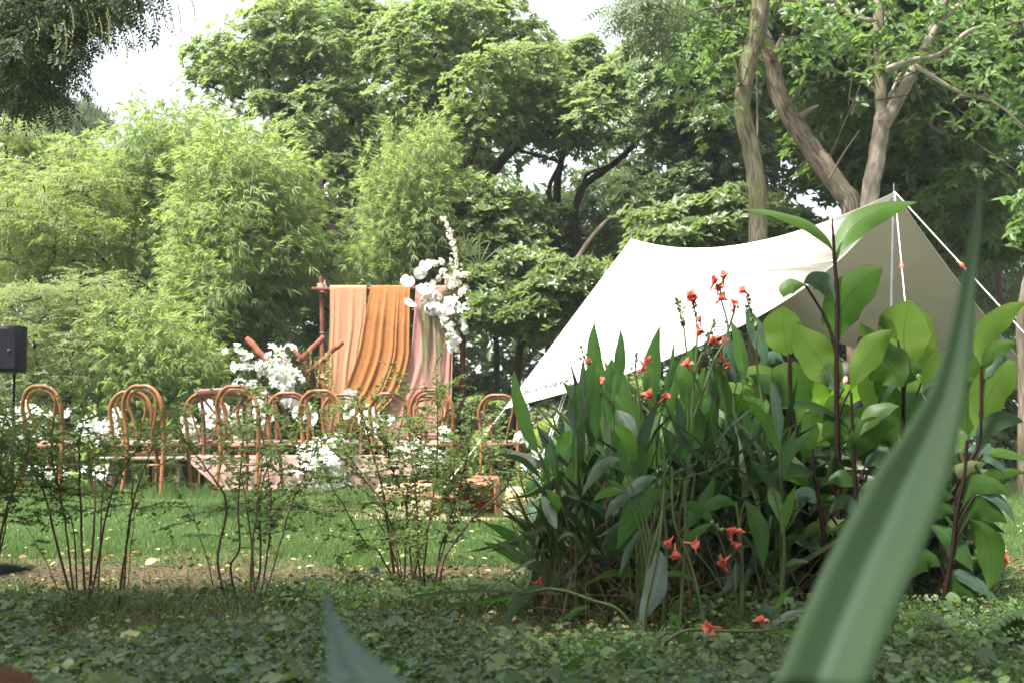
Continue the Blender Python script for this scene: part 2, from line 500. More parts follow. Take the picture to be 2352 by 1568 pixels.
M['crate_wood'] = plain_mat('crate_wood', (.15, .055, .028), (.27, .11, .06), .5, 4, .1, .3, (1, 1, 5), coord='obj')
M['table_wood'] = plain_mat('table_wood', (.13, .10, .075), (.21, .17, .13), .6, 4, .1, .3, (1, 6, 6))
M['cushion'] = plain_mat('cushion', (.15, .12, .10), (.22, .18, .15), .9, 40, .3, .1)
M['rope_jute'] = plain_mat('rope_jute', (.42, .30, .18), (.66, .52, .36), .9, 60, .4, .1)
M['braid'] = plain_mat('braid', (.30, .21, .12), (.52, .40, .26), .9, 30, .5, .1, bscale=140)
M['rug'] = plain_mat('rug', (.36, .26, .18), (.50, .38, .28), .95, 6, .5, .05, bscale=160)
M['peach'] = plain_mat('peach', (.45, .235, .13), (.52, .29, .17), .9, 30, .15, .05, trans=.2, bscale=220)
M['orange'] = plain_mat('orange', (.27, .11, .04), (.35, .155, .06), .9, 30, .2, .05, trans=.15, bscale=220)
M['pink'] = plain_mat('pink', (.34, .175, .145), (.42, .225, .19), .9, 30, .15, .05, trans=.15, bscale=220)
M['mauve'] = plain_mat('mauve', (.18, .122, .10), (.25, .175, .148), .9, 14, .3, .05, trans=.05, bscale=220)
M['tarp'] = plain_mat('tarp', (.84, .84, .84), (.87, .87, .87), .6, 3, .12, .2, trans=.22, bscale=5, bdist=.05)
M['white_petal'] = plain_mat('white_petal', (.78, .78, .74), (.84, .84, .82), .55, 20, 0, .2, trans=.25)
M['cream_petal'] = plain_mat('cream_petal', (.80, .76, .62), (.84, .81, .70), .55, 20, 0, .2, trans=.25)
M['flower_green'] = plain_mat('flower_green', (.35, .45, .12), (.5, .55, .2), .6, 20, 0, .2, trans=.2)
M['coral'] = plain_mat('coral', (.58, .11, .07), (.70, .25, .18), .5, 60, 0, .3, trans=.35)
M['black_plastic'] = plain_mat('black_plastic', (.005, .0055, .008), (.009, .010, .014), .6, 30, .1, .15, coord='obj', bscale=400)
M['grille'] = plain_mat('grille', (.004, .0045, .007), (.009, .010, .015), .8, 300, .4, .1, coord='obj', bscale=500)
M['steel'] = plain_mat('steel', (.16, .165, .17), (.24, .25, .26), .45, 10, 0, .4, metallic=.6)
M['white_cord'] = plain_mat('white_cord', (.75, .75, .75), (.8, .8, .8), .6, 10, 0)
M['red_plastic'] = plain_mat('red_plastic', (.65, .08, .05), (.7, .1, .06), .4, 10, 0)
M['ink'] = plain_mat('ink', (.08, .08, .09), (.1, .1, .11), .7, 10, 0)
M['skin'] = plain_mat('skin', (.50, .28, .19), (.58, .33, .24), .5, 12, .05, .3)
M['hair'] = plain_mat('hair', (.012, .01, .009), (.03, .022, .018), .5, 60, .3, .4, (8, 8, 1))
M['black_cloth'] = plain_mat('black_cloth', (.008, .009, .013), (.016, .017, .024), .9, 20, .3, .1)
M['canna_a'] = blade_mat('canna_a', (.034, .095, .024), (.085, .17, .04), (.14, .20, .08), None, .42, .42, .012, 26, spec=.3)
M['canna_blue'] = blade_mat('canna_blue', (.036, .075, .045), (.065, .115, .07), (.15, .21, .14), None, .2, .40, .012, 26, spec=.45)
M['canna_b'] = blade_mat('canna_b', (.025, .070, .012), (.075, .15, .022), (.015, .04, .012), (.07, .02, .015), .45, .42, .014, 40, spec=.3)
M['canna_painted_glow'] = blade_mat('canna_painted_glow', (.062, .125, .018), (.115, .185, .035), (.05, .09, .02), (.10, .04, .015), .52, .45, .012, 34, spec=.25)  # paler copy of the broad blade: sunlight through the leaf put into its colour
M['strap'] = blade_mat('strap', (.013, .030, .012), (.026, .050, .021), (.038, .064, .038), None, .10, .65, .07, 0, spec=.12, fine=1)
M['strap_dark'] = blade_mat('strap_dark', (.008, .018, .013), (.014, .027, .020), (.018, .032, .024), None, .08, .65, .02, 0, spec=.12, fine=1)
M['palm'] = leaf_mat('palm', [(.10, .155, .07), (.15, .21, .10), (.22, .28, .15)], trans=.4, rough=.35, spec=.5)

# ------------------------------------------------------------------ ground
def vnoise(x, y, s, seed=0):
    """cheap smooth 2D noise"""
    rg = np.random.default_rng(seed); out = 0
    for i in range(6):
        a = rg.uniform(0, 6.28); k = s * rg.uniform(.6, 1.7); ph = rg.uniform(0, 6.28)
        out = out + np.sin((x * math.cos(a) + y * math.sin(a)) * k + ph)
    return out / 6

def ground_z(x, y):
    x = np.asarray(x, float); y = np.asarray(y, float)
    near = np.clip((60 - np.hypot(x, y)) / 40, 0, 1)
    return (vnoise(x, y, 1.3, 3) * .012 + vnoise(x, y, 6, 4) * .006) * near

def build_ground():
    xs = np.concatenate([[-400, -120, -50, -25], np.linspace(-12, 12, 90), [25, 50, 120, 400]])
    ys = np.concatenate([[-400, -100, -30, -8, -3], np.linspace(0, 6, 50), np.linspace(6.2, 26, 50), [35, 60, 150, 450]])
    X, Y = np.meshgrid(xs, ys)
    V = np.stack([X, Y, ground_z(X, Y)], -1).reshape(-1, 3)
    nx = len(xs); i, j = np.meshgrid(np.arange(len(ys) - 1), np.arange(nx - 1), indexing='ij')
    a = (i * nx + j).ravel()
    F = np.stack([a, a + 1, a + nx + 1, a + nx], 1)
    m, nt, out = new_mat('ground_soil')
    geo = N(nt, 'ShaderNodeNewGeometry'); sp = N(nt, 'ShaderNodeSeparateXYZ'); nt.links.new(geo.outputs['Position'], sp.inputs[0])
    n1 = N(nt, 'ShaderNodeTexNoise'); n1.inputs['Scale'].default_value = 1.6; n1.inputs['Detail'].default_value = 5
    n2 = N(nt, 'ShaderNodeTexNoise'); n2.inputs['Scale'].default_value = 45; n2.inputs['Detail'].default_value = 8
    for n in (n1, n2): nt.links.new(geo.outputs['Position'], n.inputs['Vector'])
    ma = N(nt, 'ShaderNodeMath', operation='MULTIPLY_ADD'); nt.links.new(n1.outputs[0], ma.inputs[0]); ma.inputs[1].default_value = 1.6; nt.links.new(sp.outputs[1], ma.inputs[2])
    mr = N(nt, 'ShaderNodeMapRange'); mr.inputs[1].default_value = 2.0; mr.inputs[2].default_value = 12.0
    nt.links.new(ma.outputs[0], mr.inputs[0])
    dark = ramp(nt, n2.outputs[0], [(.3, (.018, .013, .009)), (.7, (.07, .05, .035))])
    straw = ramp(nt, n2.outputs[0], [(.3, (.028, .019, .012)), (.7, (.11, .078, .048))])
    lawn = ramp(nt, n2.outputs[0], [(.3, (.02, .045, .012)), (.7, (.06, .11, .028))])
    zone = N(nt, 'ShaderNodeMix', data_type='RGBA'); zone2 = N(nt, 'ShaderNodeMix', data_type='RGBA')
    f1 = ramp(nt, mr.outputs[0], [(.26, (0, 0, 0)), (.32, (1, 1, 1))]); f2 = ramp(nt, mr.outputs[0], [(.39, (0, 0, 0)), (.46, (1, 1, 1))])
    nt.links.new(f1, zone.inputs[0]); nt.links.new(dark, zone.inputs[6]); nt.links.new(straw, zone.inputs[7])
    nt.links.new(f2, zone2.inputs[0]); nt.links.new(zone.outputs[2], zone2.inputs[6]); nt.links.new(lawn, zone2.inputs[7])
    bs = N(nt, 'ShaderNodeBsdfPrincipled'); bs.inputs['Roughness'].default_value = .95; bs.inputs['Specular IOR Level'].default_value = .1
    nt.links.new(zone2.outputs[2], bs.inputs['Base Color'])
    bp = N(nt, 'ShaderNodeBump'); bp.inputs['Strength'].default_value = .8; bp.inputs['Distance'].default_value = .02
    nt.links.new(n2.outputs[0], bp.inputs['Height']); nt.links.new(bp.outputs[0], bs.inputs['Normal'])
    nt.links.new(bs.outputs[0], out.inputs[0])
    g = Geo(); g.add(V, F, .5)
    o = g.build('ground', m); tag(o, kind='structure')
build_ground()

def view_pts(n, y0, y1, margin=.4, power=1.0, seed=None):
    """random ground points inside the widened field of view between two depths; power>1 favours near ones"""
    rg = RNG if seed is None else np.random.default_rng(seed)
    y = y0 + (y1 - y0) * rg.random(n) ** power
    hw = .362 * y + margin
    x = (rg.random(n) * 2 - 1) * hw
    return x, y

def ground_pos(x, y, dz=0.0):
    return np.stack([x, y, ground_z(x, y) + dz], 1)

T_BLADE = (np.array([(-.5, 0, 0), (.5, 0, 0), (0, 1, 0)]), np.array([(0, 1, 2)]))
T_BLADE2 = (np.array([(-.5, 0, 0), (.5, 0, 0), (.38, .5, .06), (-.38, .5, .06), (0, 1, .34)]), None)
def T_curved_blade():
    V = [(-.5, 0, 0), (.5, 0, 0), (.42, .35, -.02), (-.42, .35, -.02), (.28, .68, -.12), (-.28, .68, -.12), (0, .98, -.33), (0, .98, -.33)]
    F = [(0, 1, 2, 3), (3, 2, 4, 5), (5, 4, 6, 7)]
    return np.array(V, float), np.array(F)

def grass_patch(name, n, y0, y1, h, w, mat, label, cat, power=1.0, keep=None, lean=.45, seed=1, margin=.5, tmpl=None):
    g = Geo()
    x, y = view_pts(n, y0, y1, margin, power, seed)
    if keep is not None:
        k = keep(x, y); x, y = x[k], y[k]
    rg = np.random.default_rng(seed + 9)
    m = len(x)
    hh = h * (0.55 + .35 * (vnoise(x, y, 2.6, seed) + 1)) * rg.uniform(.6, 1.3, m)
    d = np.stack([rg.normal(0, lean, m), rg.normal(0, lean, m), np.ones(m)], 1)
    up = rdir(m); 
    scatter(g, tmpl or T_BLADE, ground_pos(x, y, -.004), d, up, np.stack([np.full(m, w) * rg.uniform(.7, 1.4, m), hh, hh], 1))
    o = g.build(name, M[mat], smooth=False)
    tag(o, label, cat, kind='stuff')
    return o

edge = lambda x, y: y + 1.1 * vnoise(x, y, 2.1, 11) + .35 * vnoise(x, y, 6, 12)
grass_patch('lawn_grass', 210000, 5.2, 15.5, .038, .0035, 'grass', 'mown green lawn running from the mulch strip to the chairs', 'grass', 1.35, lambda x, y: (edge(x, y) + .3 * vnoise(x, y, 9, 3) > 5.35) & ~((x > -1.0) & (x < 1.75) & (y > 8.3) & (y < 10.8)), seed=21)
grass_patch('tall_grass', 60000, 7.2, 13, .10, .0045, 'grass', 'longer tufted lawn grass in front of the chairs', 'grass', 1.1, lambda x, y: (vnoise(x, y, .9, 31) > .05) & (x < 1.2) | (y > 11.2), seed=22, lean=.3)
grass_patch('far_grass', 16000, 15, 26, .12, .012, 'grass', 'rough grass at the foot of the trees behind the backdrop', 'grass', 1.2, seed=23, margin=2)
grass_patch('weed_grass', 12000, 2.2, 4.6, .065, .0042, 'grass_near', 'loose weedy grass blades growing through the ground cover', 'grass', 1.0, seed=24, tmpl=T_curved_blade(), lean=.6)
grass_patch('thin_grass', 42000, 4.0, 6.3, .022, .003, 'grass_near', 'thin scattered short grass on the bare strip before the lawn', 'grass', .8, lambda x, y: RNG.random(len(x)) < np.clip((edge(x, y) - 3.6) / 2.0, .10, 1), seed=25)

def build_straw():
    g = Geo()
    x, y = view_pts(42000, 2.6, 6.1, .5, 1.0, 41)
    k = RNG.random(len(x)) < np.exp(-((edge(x, y) - 4.7) / .66) ** 2) * np.clip(vnoise(x, y, 4, 61) * 1.6 + .6, .05, 1) + .12 * (x > .4)
    x, y = x[k], y[k]; m = len(x)
    a = RNG.uniform(0, 6.28, m)
    T = (np.array([(-.5, 0, 0), (.5, 0, 0), (.5, .5, .05), (-.5, .5, .05), (.4, 1, 0), (-.4, 1, 0)], float), np.array([(0, 1, 2, 3), (3, 2, 4, 5)]))
    d = np.stack([np.cos(a), np.sin(a), RNG.normal(.1, .22, m)], 1)
    L = RNG.uniform(.02, .075, m)
    scatter(g, T, ground_pos(x, y, .004), d, (0, 0, 1), np.stack([RNG.uniform(.0012, .0028, m), L, L], 1))
    tag(g.build('dry_clippings', M['straw'], smooth=False), 'dry straw coloured grass clippings strewn over the bare strip', 'clippings', kind='stuff')
build_straw()

def build_litter():
    g = Geo(); x, y = view_pts(9000, 3.1, 5.9, .4, 1.0, 71)
    k = RNG.random(len(x)) < np.exp(-((edge(x, y) - 4.45) / .75) ** 2) * np.clip(vnoise(x, y, 3, 72) * 2 + .7, .08, 1) + .05
    x, y = x[k], y[k]; m = len(x); a = RNG.uniform(0, 6.28, m)
    d = np.stack([np.cos(a), np.sin(a), RNG.normal(.1, .35, m)], 1)
    scatter(g, T_leaf2(.6, .15, .2), ground_pos(x, y, .008), d, np.array([0, -.3, 1.0]) + RNG.normal(0, .5, (m, 3)), RNG.uniform(.010, .03, m))
    A = ground_pos(x[::12], y[::12], .008); n = len(A); v = np.stack([RNG.normal(0, .07, n), RNG.normal(0, .05, n), RNG.uniform(0, .03, n)], 1)
    twigs(g, A, A + v, .0016, .0009, 4)
    tag(g.build('leaf_litter', M['litter'], smooth=False), 'brown leaf litter and twigs in patches on the bare strip', 'litter', kind='stuff')
build_litter()
grass_patch('edge_weeds', 5000, 3.6, 6.2, .05, .004, 'grass_near', 'stray weedy tufts breaking up the edge between lawn and bare strip', 'grass', 1.0, lambda x, y: vnoise(x, y, 5, 73) > .22, seed=74, tmpl=T_curved_blade(), lean=.7)

def T_round():
    a = np.linspace(.25, 2 * math.pi - .25, 9)
    V = [(0, 0, -.12)] + [(math.sin(t) * (1 + .07 * math.cos(5 * t)), -math.cos(t) * (1 + .07 * math.cos(5 * t)), .06 * math.cos(3 * t)) for t in a]
    F = [(0, i, i + 1) for i in range(1, 9)]
    return np.array(V), np.array(F)

def build_cover():
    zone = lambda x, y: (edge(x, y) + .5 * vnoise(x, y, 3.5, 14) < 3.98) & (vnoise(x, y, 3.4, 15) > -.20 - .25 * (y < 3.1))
    # round pennywort leaves on stalks
    g = Geo(); st = Geo()
    x, y = view_pts(30000, 2.15, 4.4, .4, 1.0, 51)
    k = zone(x, y) & ((x < .45 + .25 * vnoise(x, y, 3, 5)) | (RNG.random(len(x)) < .35)) & (vnoise(x, y, 4.5, 8) > -.42)
    x, y = x[k], y[k]; m = len(x)
    h = .03 + .045 * RNG.random(m) + .025 * vnoise(x, y, 5, 6)
    p = ground_pos(x, y, 0); p[:, 2] += h
    nd = nrm(np.stack([RNG.normal(0, .5, m), RNG.normal(-.2, .5, m), np.ones(m)], 1))
    a = RNG.uniform(0, 6.28, m)
    d = np.stack([np.cos(a), np.sin(a), np.zeros(m)], 1); d = nrm(d - (d * nd).sum(1, keepdims=True) * nd)
    r = RNG.choice([.0045, .0065, .009, .016], m, p=[.34, .36, .22, .08]) * RNG.uniform(.8, 1.25, m)
    scatter(g, T_round(), p, d, nd, r)
    sb = ground_pos(x + RNG.normal(0, .008, m), y + RNG.normal(0, .008, m), 0)
    twigs(st, sb[::4], p[::4], .0008, .0006, 3)
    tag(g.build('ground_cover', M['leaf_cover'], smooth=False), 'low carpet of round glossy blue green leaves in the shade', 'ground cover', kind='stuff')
    tag(st.build('cover_stalks', M['stem_green'], smooth=False), 'thin stalks holding up the round ground cover leaves', 'stalks', kind='stuff')
    # small oval leaves
    g = Geo()
    x, y = view_pts(105000, 2.15, 4.7, .4, 1.0, 52); k = zone(x, y) | (RNG.random(len(x)) < .12); x, y = x[k], y[k]; m = len(x)
    p = ground_pos(x, y, 0); p[:, 2] += RNG.uniform(.0, .06, m)
    d = np.stack([RNG.normal(0, 1, m), RNG.normal(0, 1, m), RNG.normal(.15, .5, m)], 1)
    scatter(g, T_diamond(.62, .06, .12), p, d, np.array([0, -.2, 1.0]) + RNG.normal(0, .5, (m, 3)), RNG.uniform(.006, .014, m))
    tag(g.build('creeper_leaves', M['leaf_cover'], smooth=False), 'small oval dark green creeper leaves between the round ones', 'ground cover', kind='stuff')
    g = Geo()
    x, y = view_pts(26000, 2.3, 5.2, .4, 1.0, 53)
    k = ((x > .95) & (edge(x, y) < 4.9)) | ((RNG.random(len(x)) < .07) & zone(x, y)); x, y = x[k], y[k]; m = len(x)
    p = ground_pos(x, y, 0); p[:, 2] += RNG.uniform(.0, .045, m)
    d = np.stack([RNG.normal(0, 1, m), RNG.normal(0, 1, m), RNG.normal(.2, .4, m)], 1)
    scatter(g, T_diamond(.75, .06, .12), p, d, np.array([0, -.2, 1.0]) + RNG.normal(0, .5, (m, 3)), RNG.uniform(.007, .019, m))
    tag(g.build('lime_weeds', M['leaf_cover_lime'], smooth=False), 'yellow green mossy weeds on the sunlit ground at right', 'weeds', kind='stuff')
    # fallen leaves
    g = Geo()
    x, y = view_pts(900, 3.2, 9.5, .3, 1.7, 54); m = len(x)
    p = ground_pos(x, y, .018)
    a = RNG.uniform(0, 6.28, m)
    d = np.stack([np.cos(a), np.sin(a), RNG.normal(0, .25, m)], 1)
    scatter(g, T_leaf2(.62, .12, .1), p, d, np.array([0, -.35, 1.0]) + RNG.normal(0, .4, (m, 3)), RNG.uniform(.012, .034, m))
    tag(g.build('fallen_leaves', M['dead_leaf'], smooth=False), 'scattered fallen leaves on the lawn and the bare strip', 'leaves', kind='stuff')
build_cover()

def fern(px, py, d, n, label, mat='leaf_lime', size=.075):
    base = P(px, py, d); base[2] = 0
    e = empty('fern', base, label, 'fern')
    for i in range(n):
        a = RNG.uniform(.2, 2.9) + 3.14; g = Geo()
        L = size * RNG.uniform(.7, 1.1)
        dirn = np.array([math.cos(a), math.sin(a) * .6, 0])
        t = np.linspace(0, 1, 14)
        pts = base + dirn * L * t[:, None] + np.array([0, 0, 1]) * (L * .75 * np.sin(t * 2.3))[:, None]
        tube(g, pts, [.0012, .0005], 3, cap=False)
        side = nrm(np.cross(dirn, [0, 0, 1.0]))
        for s in (-1, 1):
            q = pts[2:]; m = len(q)
            scatter(g, T_diamond(.28, .03, .1), q, side * s + dirn * .5 + np.array([0, 0, -.1]), (0, 0, 1), L * .42 * np.sin(np.linspace(.6, 2.9, m)))
        g.build('frond', M[mat], e, smooth=False)
    return e
fern(812, 1500, 3.1, 2, 'small bright green fern sprout in the ground cover')
fern(470, 1478, 3.15, 3, 'pale yellow green pinnate seedling among round leaves')
fern(2230, 1545, 3.0, 6, 'larger fern at the bottom right corner', 'leaf_over', .15)
fern(2070, 1555, 2.95, 5, 'smaller dark fern left of the corner fern', 'leaf_over', .12)

# ------------------------------------------------------------------ trees
def inside(poly, x, y):
    x = np.asarray(x); y = np.asarray(y); c = np.zeros(x.shape, bool)
    n = len(poly)
    for i in range(n):
        x1, y1 = poly[i]; x2, y2 = poly[(i + 1) % n]
        if y1 == y2: continue
        k = ((y1 > y) != (y2 > y)) & (x < (x2 - x1) * (y - y1) / (y2 - y1) + x1)
        c ^= k
    return c

def edge_dist(poly, x, y):
    p = np.stack([x, y], 1); best = np.full(len(p), 1e9)
    for i in range(len(poly)):
        a = np.array(poly[i], float); b = np.array(poly[(i + 1) % len(poly)], float)
        t = np.clip(((p - a) @ (b - a)) / max(1e-6, (b - a) @ (b - a)), 0, 1)
        best = np.minimum(best, np.linalg.norm(p - (a + t[:, None] * (b - a)), axis=1))
    return best

def pad_centres(poly, spacing, d, thick, seed, layers=2, inset=0):
    rg = np.random.default_rng(seed)
    xs = [a for a, b in poly]; ys = [b for a, b in poly]
    out = []
    for L in range(layers):
        pts = []
        for _ in range(1500):
            x = rg.uniform(min(xs), max(xs)); y = rg.uniform(min(ys), max(ys))
            if not inside(poly, np.array([x]), np.array([y]))[0]: continue
            if all((x - a) ** 2 + ((y - b) * 1.25) ** 2 > spacing ** 2 for a, b in pts): pts.append((x, y))
        pts = np.array(pts)
        ed_ = edge_dist(poly, pts[:, 0], pts[:, 1]); kp_ = ed_ > inset * rg.uniform(.3, 1.0, len(pts))
        if kp_.sum() < max(2, .3 * len(pts)): kp_ = ed_ >= np.quantile(ed_, .6)
        pts = pts[kp_]
        e = edge_dist(poly, pts[:, 0], pts[:, 1]); en = np.sqrt(np.clip(e / max(e.max(), 1), 0, 1))
        t = (L + .5) / layers * 2 - 1
        dep = d + thick * .5 * en * (t + rg.uniform(-.3, .3, len(pts)))
        out += [P(a, b, dd) for (a, b), dd in zip(pts, dep)]
    return np.array(out)

def foliage(g, C, r, n, T, size, mode, rg, flat=.55, out=1.0, droop=0.0):
    """leaf clusters spread over pads centred at C"""
    C = np.asarray(C); K = len(C)
    c = np.repeat(C, n, 0); m = len(c)
    rr = np.repeat(r * rg.uniform(.55, 1.45, K), n)
    u = nrm(rg.normal(size=(m, 3)))
    if mode == 'pad':
        u[:, 2] = np.abs(u[:, 2]) * np.where(rg.random(m) < .72, 1, -.8)
        rad = rg.random(m) ** .33 * np.where(rg.random(m) < .12, 1.35, 1)
    else:
        rad = rg.random(m) ** .45
    q = u * rad[:, None] * rr[:, None]; q[:, 2] *= flat
    pos = c + q
    pos[:, 2] = np.maximum(pos[:, 2], .03)
    if mode == 'hang':
        d = np.stack([rg.normal(0, .35, m), rg.normal(0, .35, m), -np.ones(m)], 1); up = rdir(m)
    elif mode == 'bamboo':
        ax = nrm(q * np.array([1, 1, .4]) + np.array([0, -.1, 0])); d = ax * .8 + rg.normal(0, .45, (m, 3)); d[:, 2] -= .15 + droop; up = np.array([0, 0, 1.0]) + rg.normal(0, .4, (m, 3))
    elif mode == 'pinnate':
        d = nrm(q) * out + rg.normal(0, .55, (m, 3)); d[:, 2] = d[:, 2] * .4 - droop; up = np.array([0, 0, 1.0]) + rg.normal(0, .3, (m, 3))
    else:
        d = nrm(q) * .8 * out + np.array([0, 0, .9]) + rg.normal(0, .35, (m, 3)); up = rdir(m)
    scatter(g, T, pos, d, up, size * rg.uniform(.7, 1.25, m), np.clip(rg.normal(.5, .22, m), 0, 1))
    return pos

def make_limbs(e, limbs, mat, sides=14, rough=.02):
    """limbs: (part name, px polyline, depth or depths, radii px at 2352 px scale)"""
    nodes = []
    for nm, pts, d, rad in limbs:
        g = Geo()
        W = PP(pts, d)
        dd = np.mean(W[:, 1]); R = np.array(rad) * dd / FPX
        n = max(8, len(pts) * 5)
        path = smooth_path(W, n)
        path[1:-1] += RNG.normal(0, float(R.mean()) * .035, (n - 2, 3))
        tube(g, path, np.interp(np.linspace(0, 1, n), np.linspace(0, 1, len(R)), R), sides, rough=rough)
        g.build(nm, M[mat], e)
        nodes.append(path)
    return np.concatenate(nodes) if nodes else None

def link_pads(e, nodes, C, mat, r0=.03, name='branches'):
    """curved boughs from the limbs to every pad"""
    g = Geo()
    order = np.argsort([np.min(np.linalg.norm(nodes - c, axis=1)) for c in C])
    nd = nodes.copy()
    for i in order:
        c = C[i]
        dist = np.linalg.norm(nd - c, axis=1) + np.where(nd[:, 2] > c[2] + .1, 1.2, 0)
        a = nd[np.argmin(dist)]
        L = np.linalg.norm(c - a)
        if L < .12: continue
        mid = (a + c) / 2 + RNG.normal(0, .10 * L, 3) + np.array([0, 0, .06 * L])
        path = smooth_path([a, mid, c], 7)
        r = min(r0, .008 + .02 * L)
        tube(g, path, [r, r * .35], 5, cap=False)
        nd = np.vstack([nd, path[2:]])
    o = g.build(name, M[mat], e); o['kind'] = 'stuff'
    return o

def base_of(limbs, d, poly):
    if limbs:
        p = limbs[0][1][0]; dd = limbs[0][2] if np.isscalar(limbs[0][2]) else limbs[0][2][0]
        q = P(p[0], p[1], dd)
    else:
        q = P(sum(a for a, b in poly) / len(poly), 900, d)
    return np.array([q[0], q[1], 0.0])

THIN = {44: .55, 45: .4, 73: .5, 74: .5, 56: .4, 79: .45, 75: .35, 76: .35, 77: .6, 78: .6, 51: .62, 18: .75, 41: .5, 15: .7, 16: .6, 48: .6, 49: .55, 42: .6, 43: .6, 46: .7, 47: .6, 72: .75, 71: .85, 33: .8, 53: .5, 20: .6}
def tree(name, label, cat, poly, d, thick, spacing, pad_r, ncl, T, size, mode, mat, limbs=(), bark='bark_dark', seed=1, flat=.55,
         layers=2, group=None, bough=.03, out=1.0, droop=0.0, extra=None, crown='crown'):
    rg = np.random.default_rng(seed)
    k_ = THIN.get(seed, 1.0); ncl = max(6, int(ncl * k_)); size = size * k_ ** -.35      # fewer, larger leaves where they hide behind others
    b = base_of(limbs, d, poly)
    e = empty(name, b, label, cat, group)
    C = pad_centres(poly, spacing, d, thick, seed, layers, .9 * pad_r * FPX / d * (.6 if mode == 'pad' else .75))
    if extra is not None: C = np.vstack([C, extra])
    nodes = make_limbs(e, limbs, bark) if limbs else None
    if nodes is None:                      # a hidden stem of its own inside the foliage
        g = Geo(); top = C[np.argmax(C[:, 2])]; mid = C.mean(0)
        path = smooth_path([b, b * .5 + mid * .5 + np.array([.05, 0, 0]), (mid + top) / 2], 14)
        tube(g, path, [.05, .018], 7, rough=.05); g.build('trunk', M[bark], e); nodes = path
    link_pads(e, nodes, C, bark, bough)
    g = Geo()
    foliage(g, C, pad_r, ncl, T, size, mode, rg, flat, out, droop)
    g.build(crown, M[mat], e, smooth=False)
    return e, C

ROS = T_rosette(6); ROS2 = T_rosette(7, T_leaf2(.44), .2, 4); PIN = T_pinnate(3); PIN4 = T_pinnate(4, .36, 5, .34); BAM = T_bamboo(5); BAM7 = T_bamboo(7, 8)

def trunk_down(x, y, d, r, lean=0):
    """first part of a trunk: from the ground up to image point x, y at depth d"""
    gy = HORIZON + CAMH * FPX / d
    return [(x + lean, gy), (x + lean * .4, (gy + y) / 2), (x, y)]

# far wood that closes the view low down
def far_wood():
    rg = np.random.default_rng(77); g = Geo(); n = 8500
    x = rg.uniform(-24, 24, n); z = 4.6 * rg.random(n) ** .8 * (1 + .25 * np.sin(x * .9)) ; y = 27 + rg.uniform(-1.2, 3, n)
    scatter(g, T_rosette(5, None, .2, 9), np.stack([x, y, z], 1), rdir(n) + np.array([0, -.3, .5]), rdir(n), rg.uniform(.2, .36, n))
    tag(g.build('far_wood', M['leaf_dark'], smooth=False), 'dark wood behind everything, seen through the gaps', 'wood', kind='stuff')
far_wood()

# --- big spreading trees in the middle
tree('spreading_tree', 'large spreading tree left of centre with two black limbs rising from behind the bamboo', 'tree',
     [(440, 170), (480, 90), (550, 30), (600, -20), (720, -40), (850, -40), (905, 80), (910, 240), (860, 340), (830, 450), (770, 500), (700, 430), (640, 360), (600, 300), (540, 250), (500, 225), (455, 200)],
     20, 5, 54, .43, 88, ROS2, .092, 'pad', 'leaf_mid',
     [('trunk', trunk_down(805, 640, 20, 10, 15) + [(775, 545), (730, 500), (706, 458), (703, 410)], 18.4, [22, 19, 17, 13, 9]),
      ('limb', [(800, 545), (815, 520), (792, 497), (755, 478), (738, 440), (742, 400)], 18.3, [13, 12, 11, 8, 5]),
      ('limb', [(706, 440), (720, 330), (690, 272), (645, 245), (610, 232), (585, 226)], 19.0, [9, 8, 7, 5, 3]),
      ('limb', [(740, 420), (790, 330), (815, 240), (800, 160), (760, 60)], 19.9, [8, 7, 5, 3]),
      ('limb', [(796, 520), (802, 480), (830, 440), (850, 400)], 19.7, [5, 4, 3])], seed=11, group='trees behind the backdrop')
tree('spreading_tree', 'tallest spreading tree at centre with a thick black branch arching to the right', 'tree',
     [(860, 70), (900, -30), (1160, -40), (1210, 50), (1300, 120), (1310, 230), (1280, 340), (1210, 400), (1120, 400), (1020, 300), (900, 270), (860, 200)],
     19, 5, 54, .42, 88, ROS2, .09, 'pad', 'leaf_mid',
     [('trunk', trunk_down(1030, 640, 19, 12, -10) + [(1045, 560), (1075, 480), (1120, 410), (1170, 352), (1235, 308), (1292, 312), (1310, 330)], 19, [20, 18, 15, 13, 11, 9, 5]),
      ('limb', [(1170, 352), (1172, 320), (1180, 290)], 18.9, [6, 5, 4]),
      ('limb', [(1080, 480), (1062, 420), (1090, 340), (1105, 250), (1085, 200), (1050, 190)], 19.3, [9, 8, 7, 6, 4]),
      ('limb', [(1100, 300), (1130, 210), (1115, 120), (1095, 60), (1090, 10)], 19.2, [6, 5, 4, 3]),
      ('limb', [(1190, 345), (1240, 360), (1280, 372), (1300, 400)], 18.8, [4, 3, 2])], seed=12, group='trees behind the backdrop')
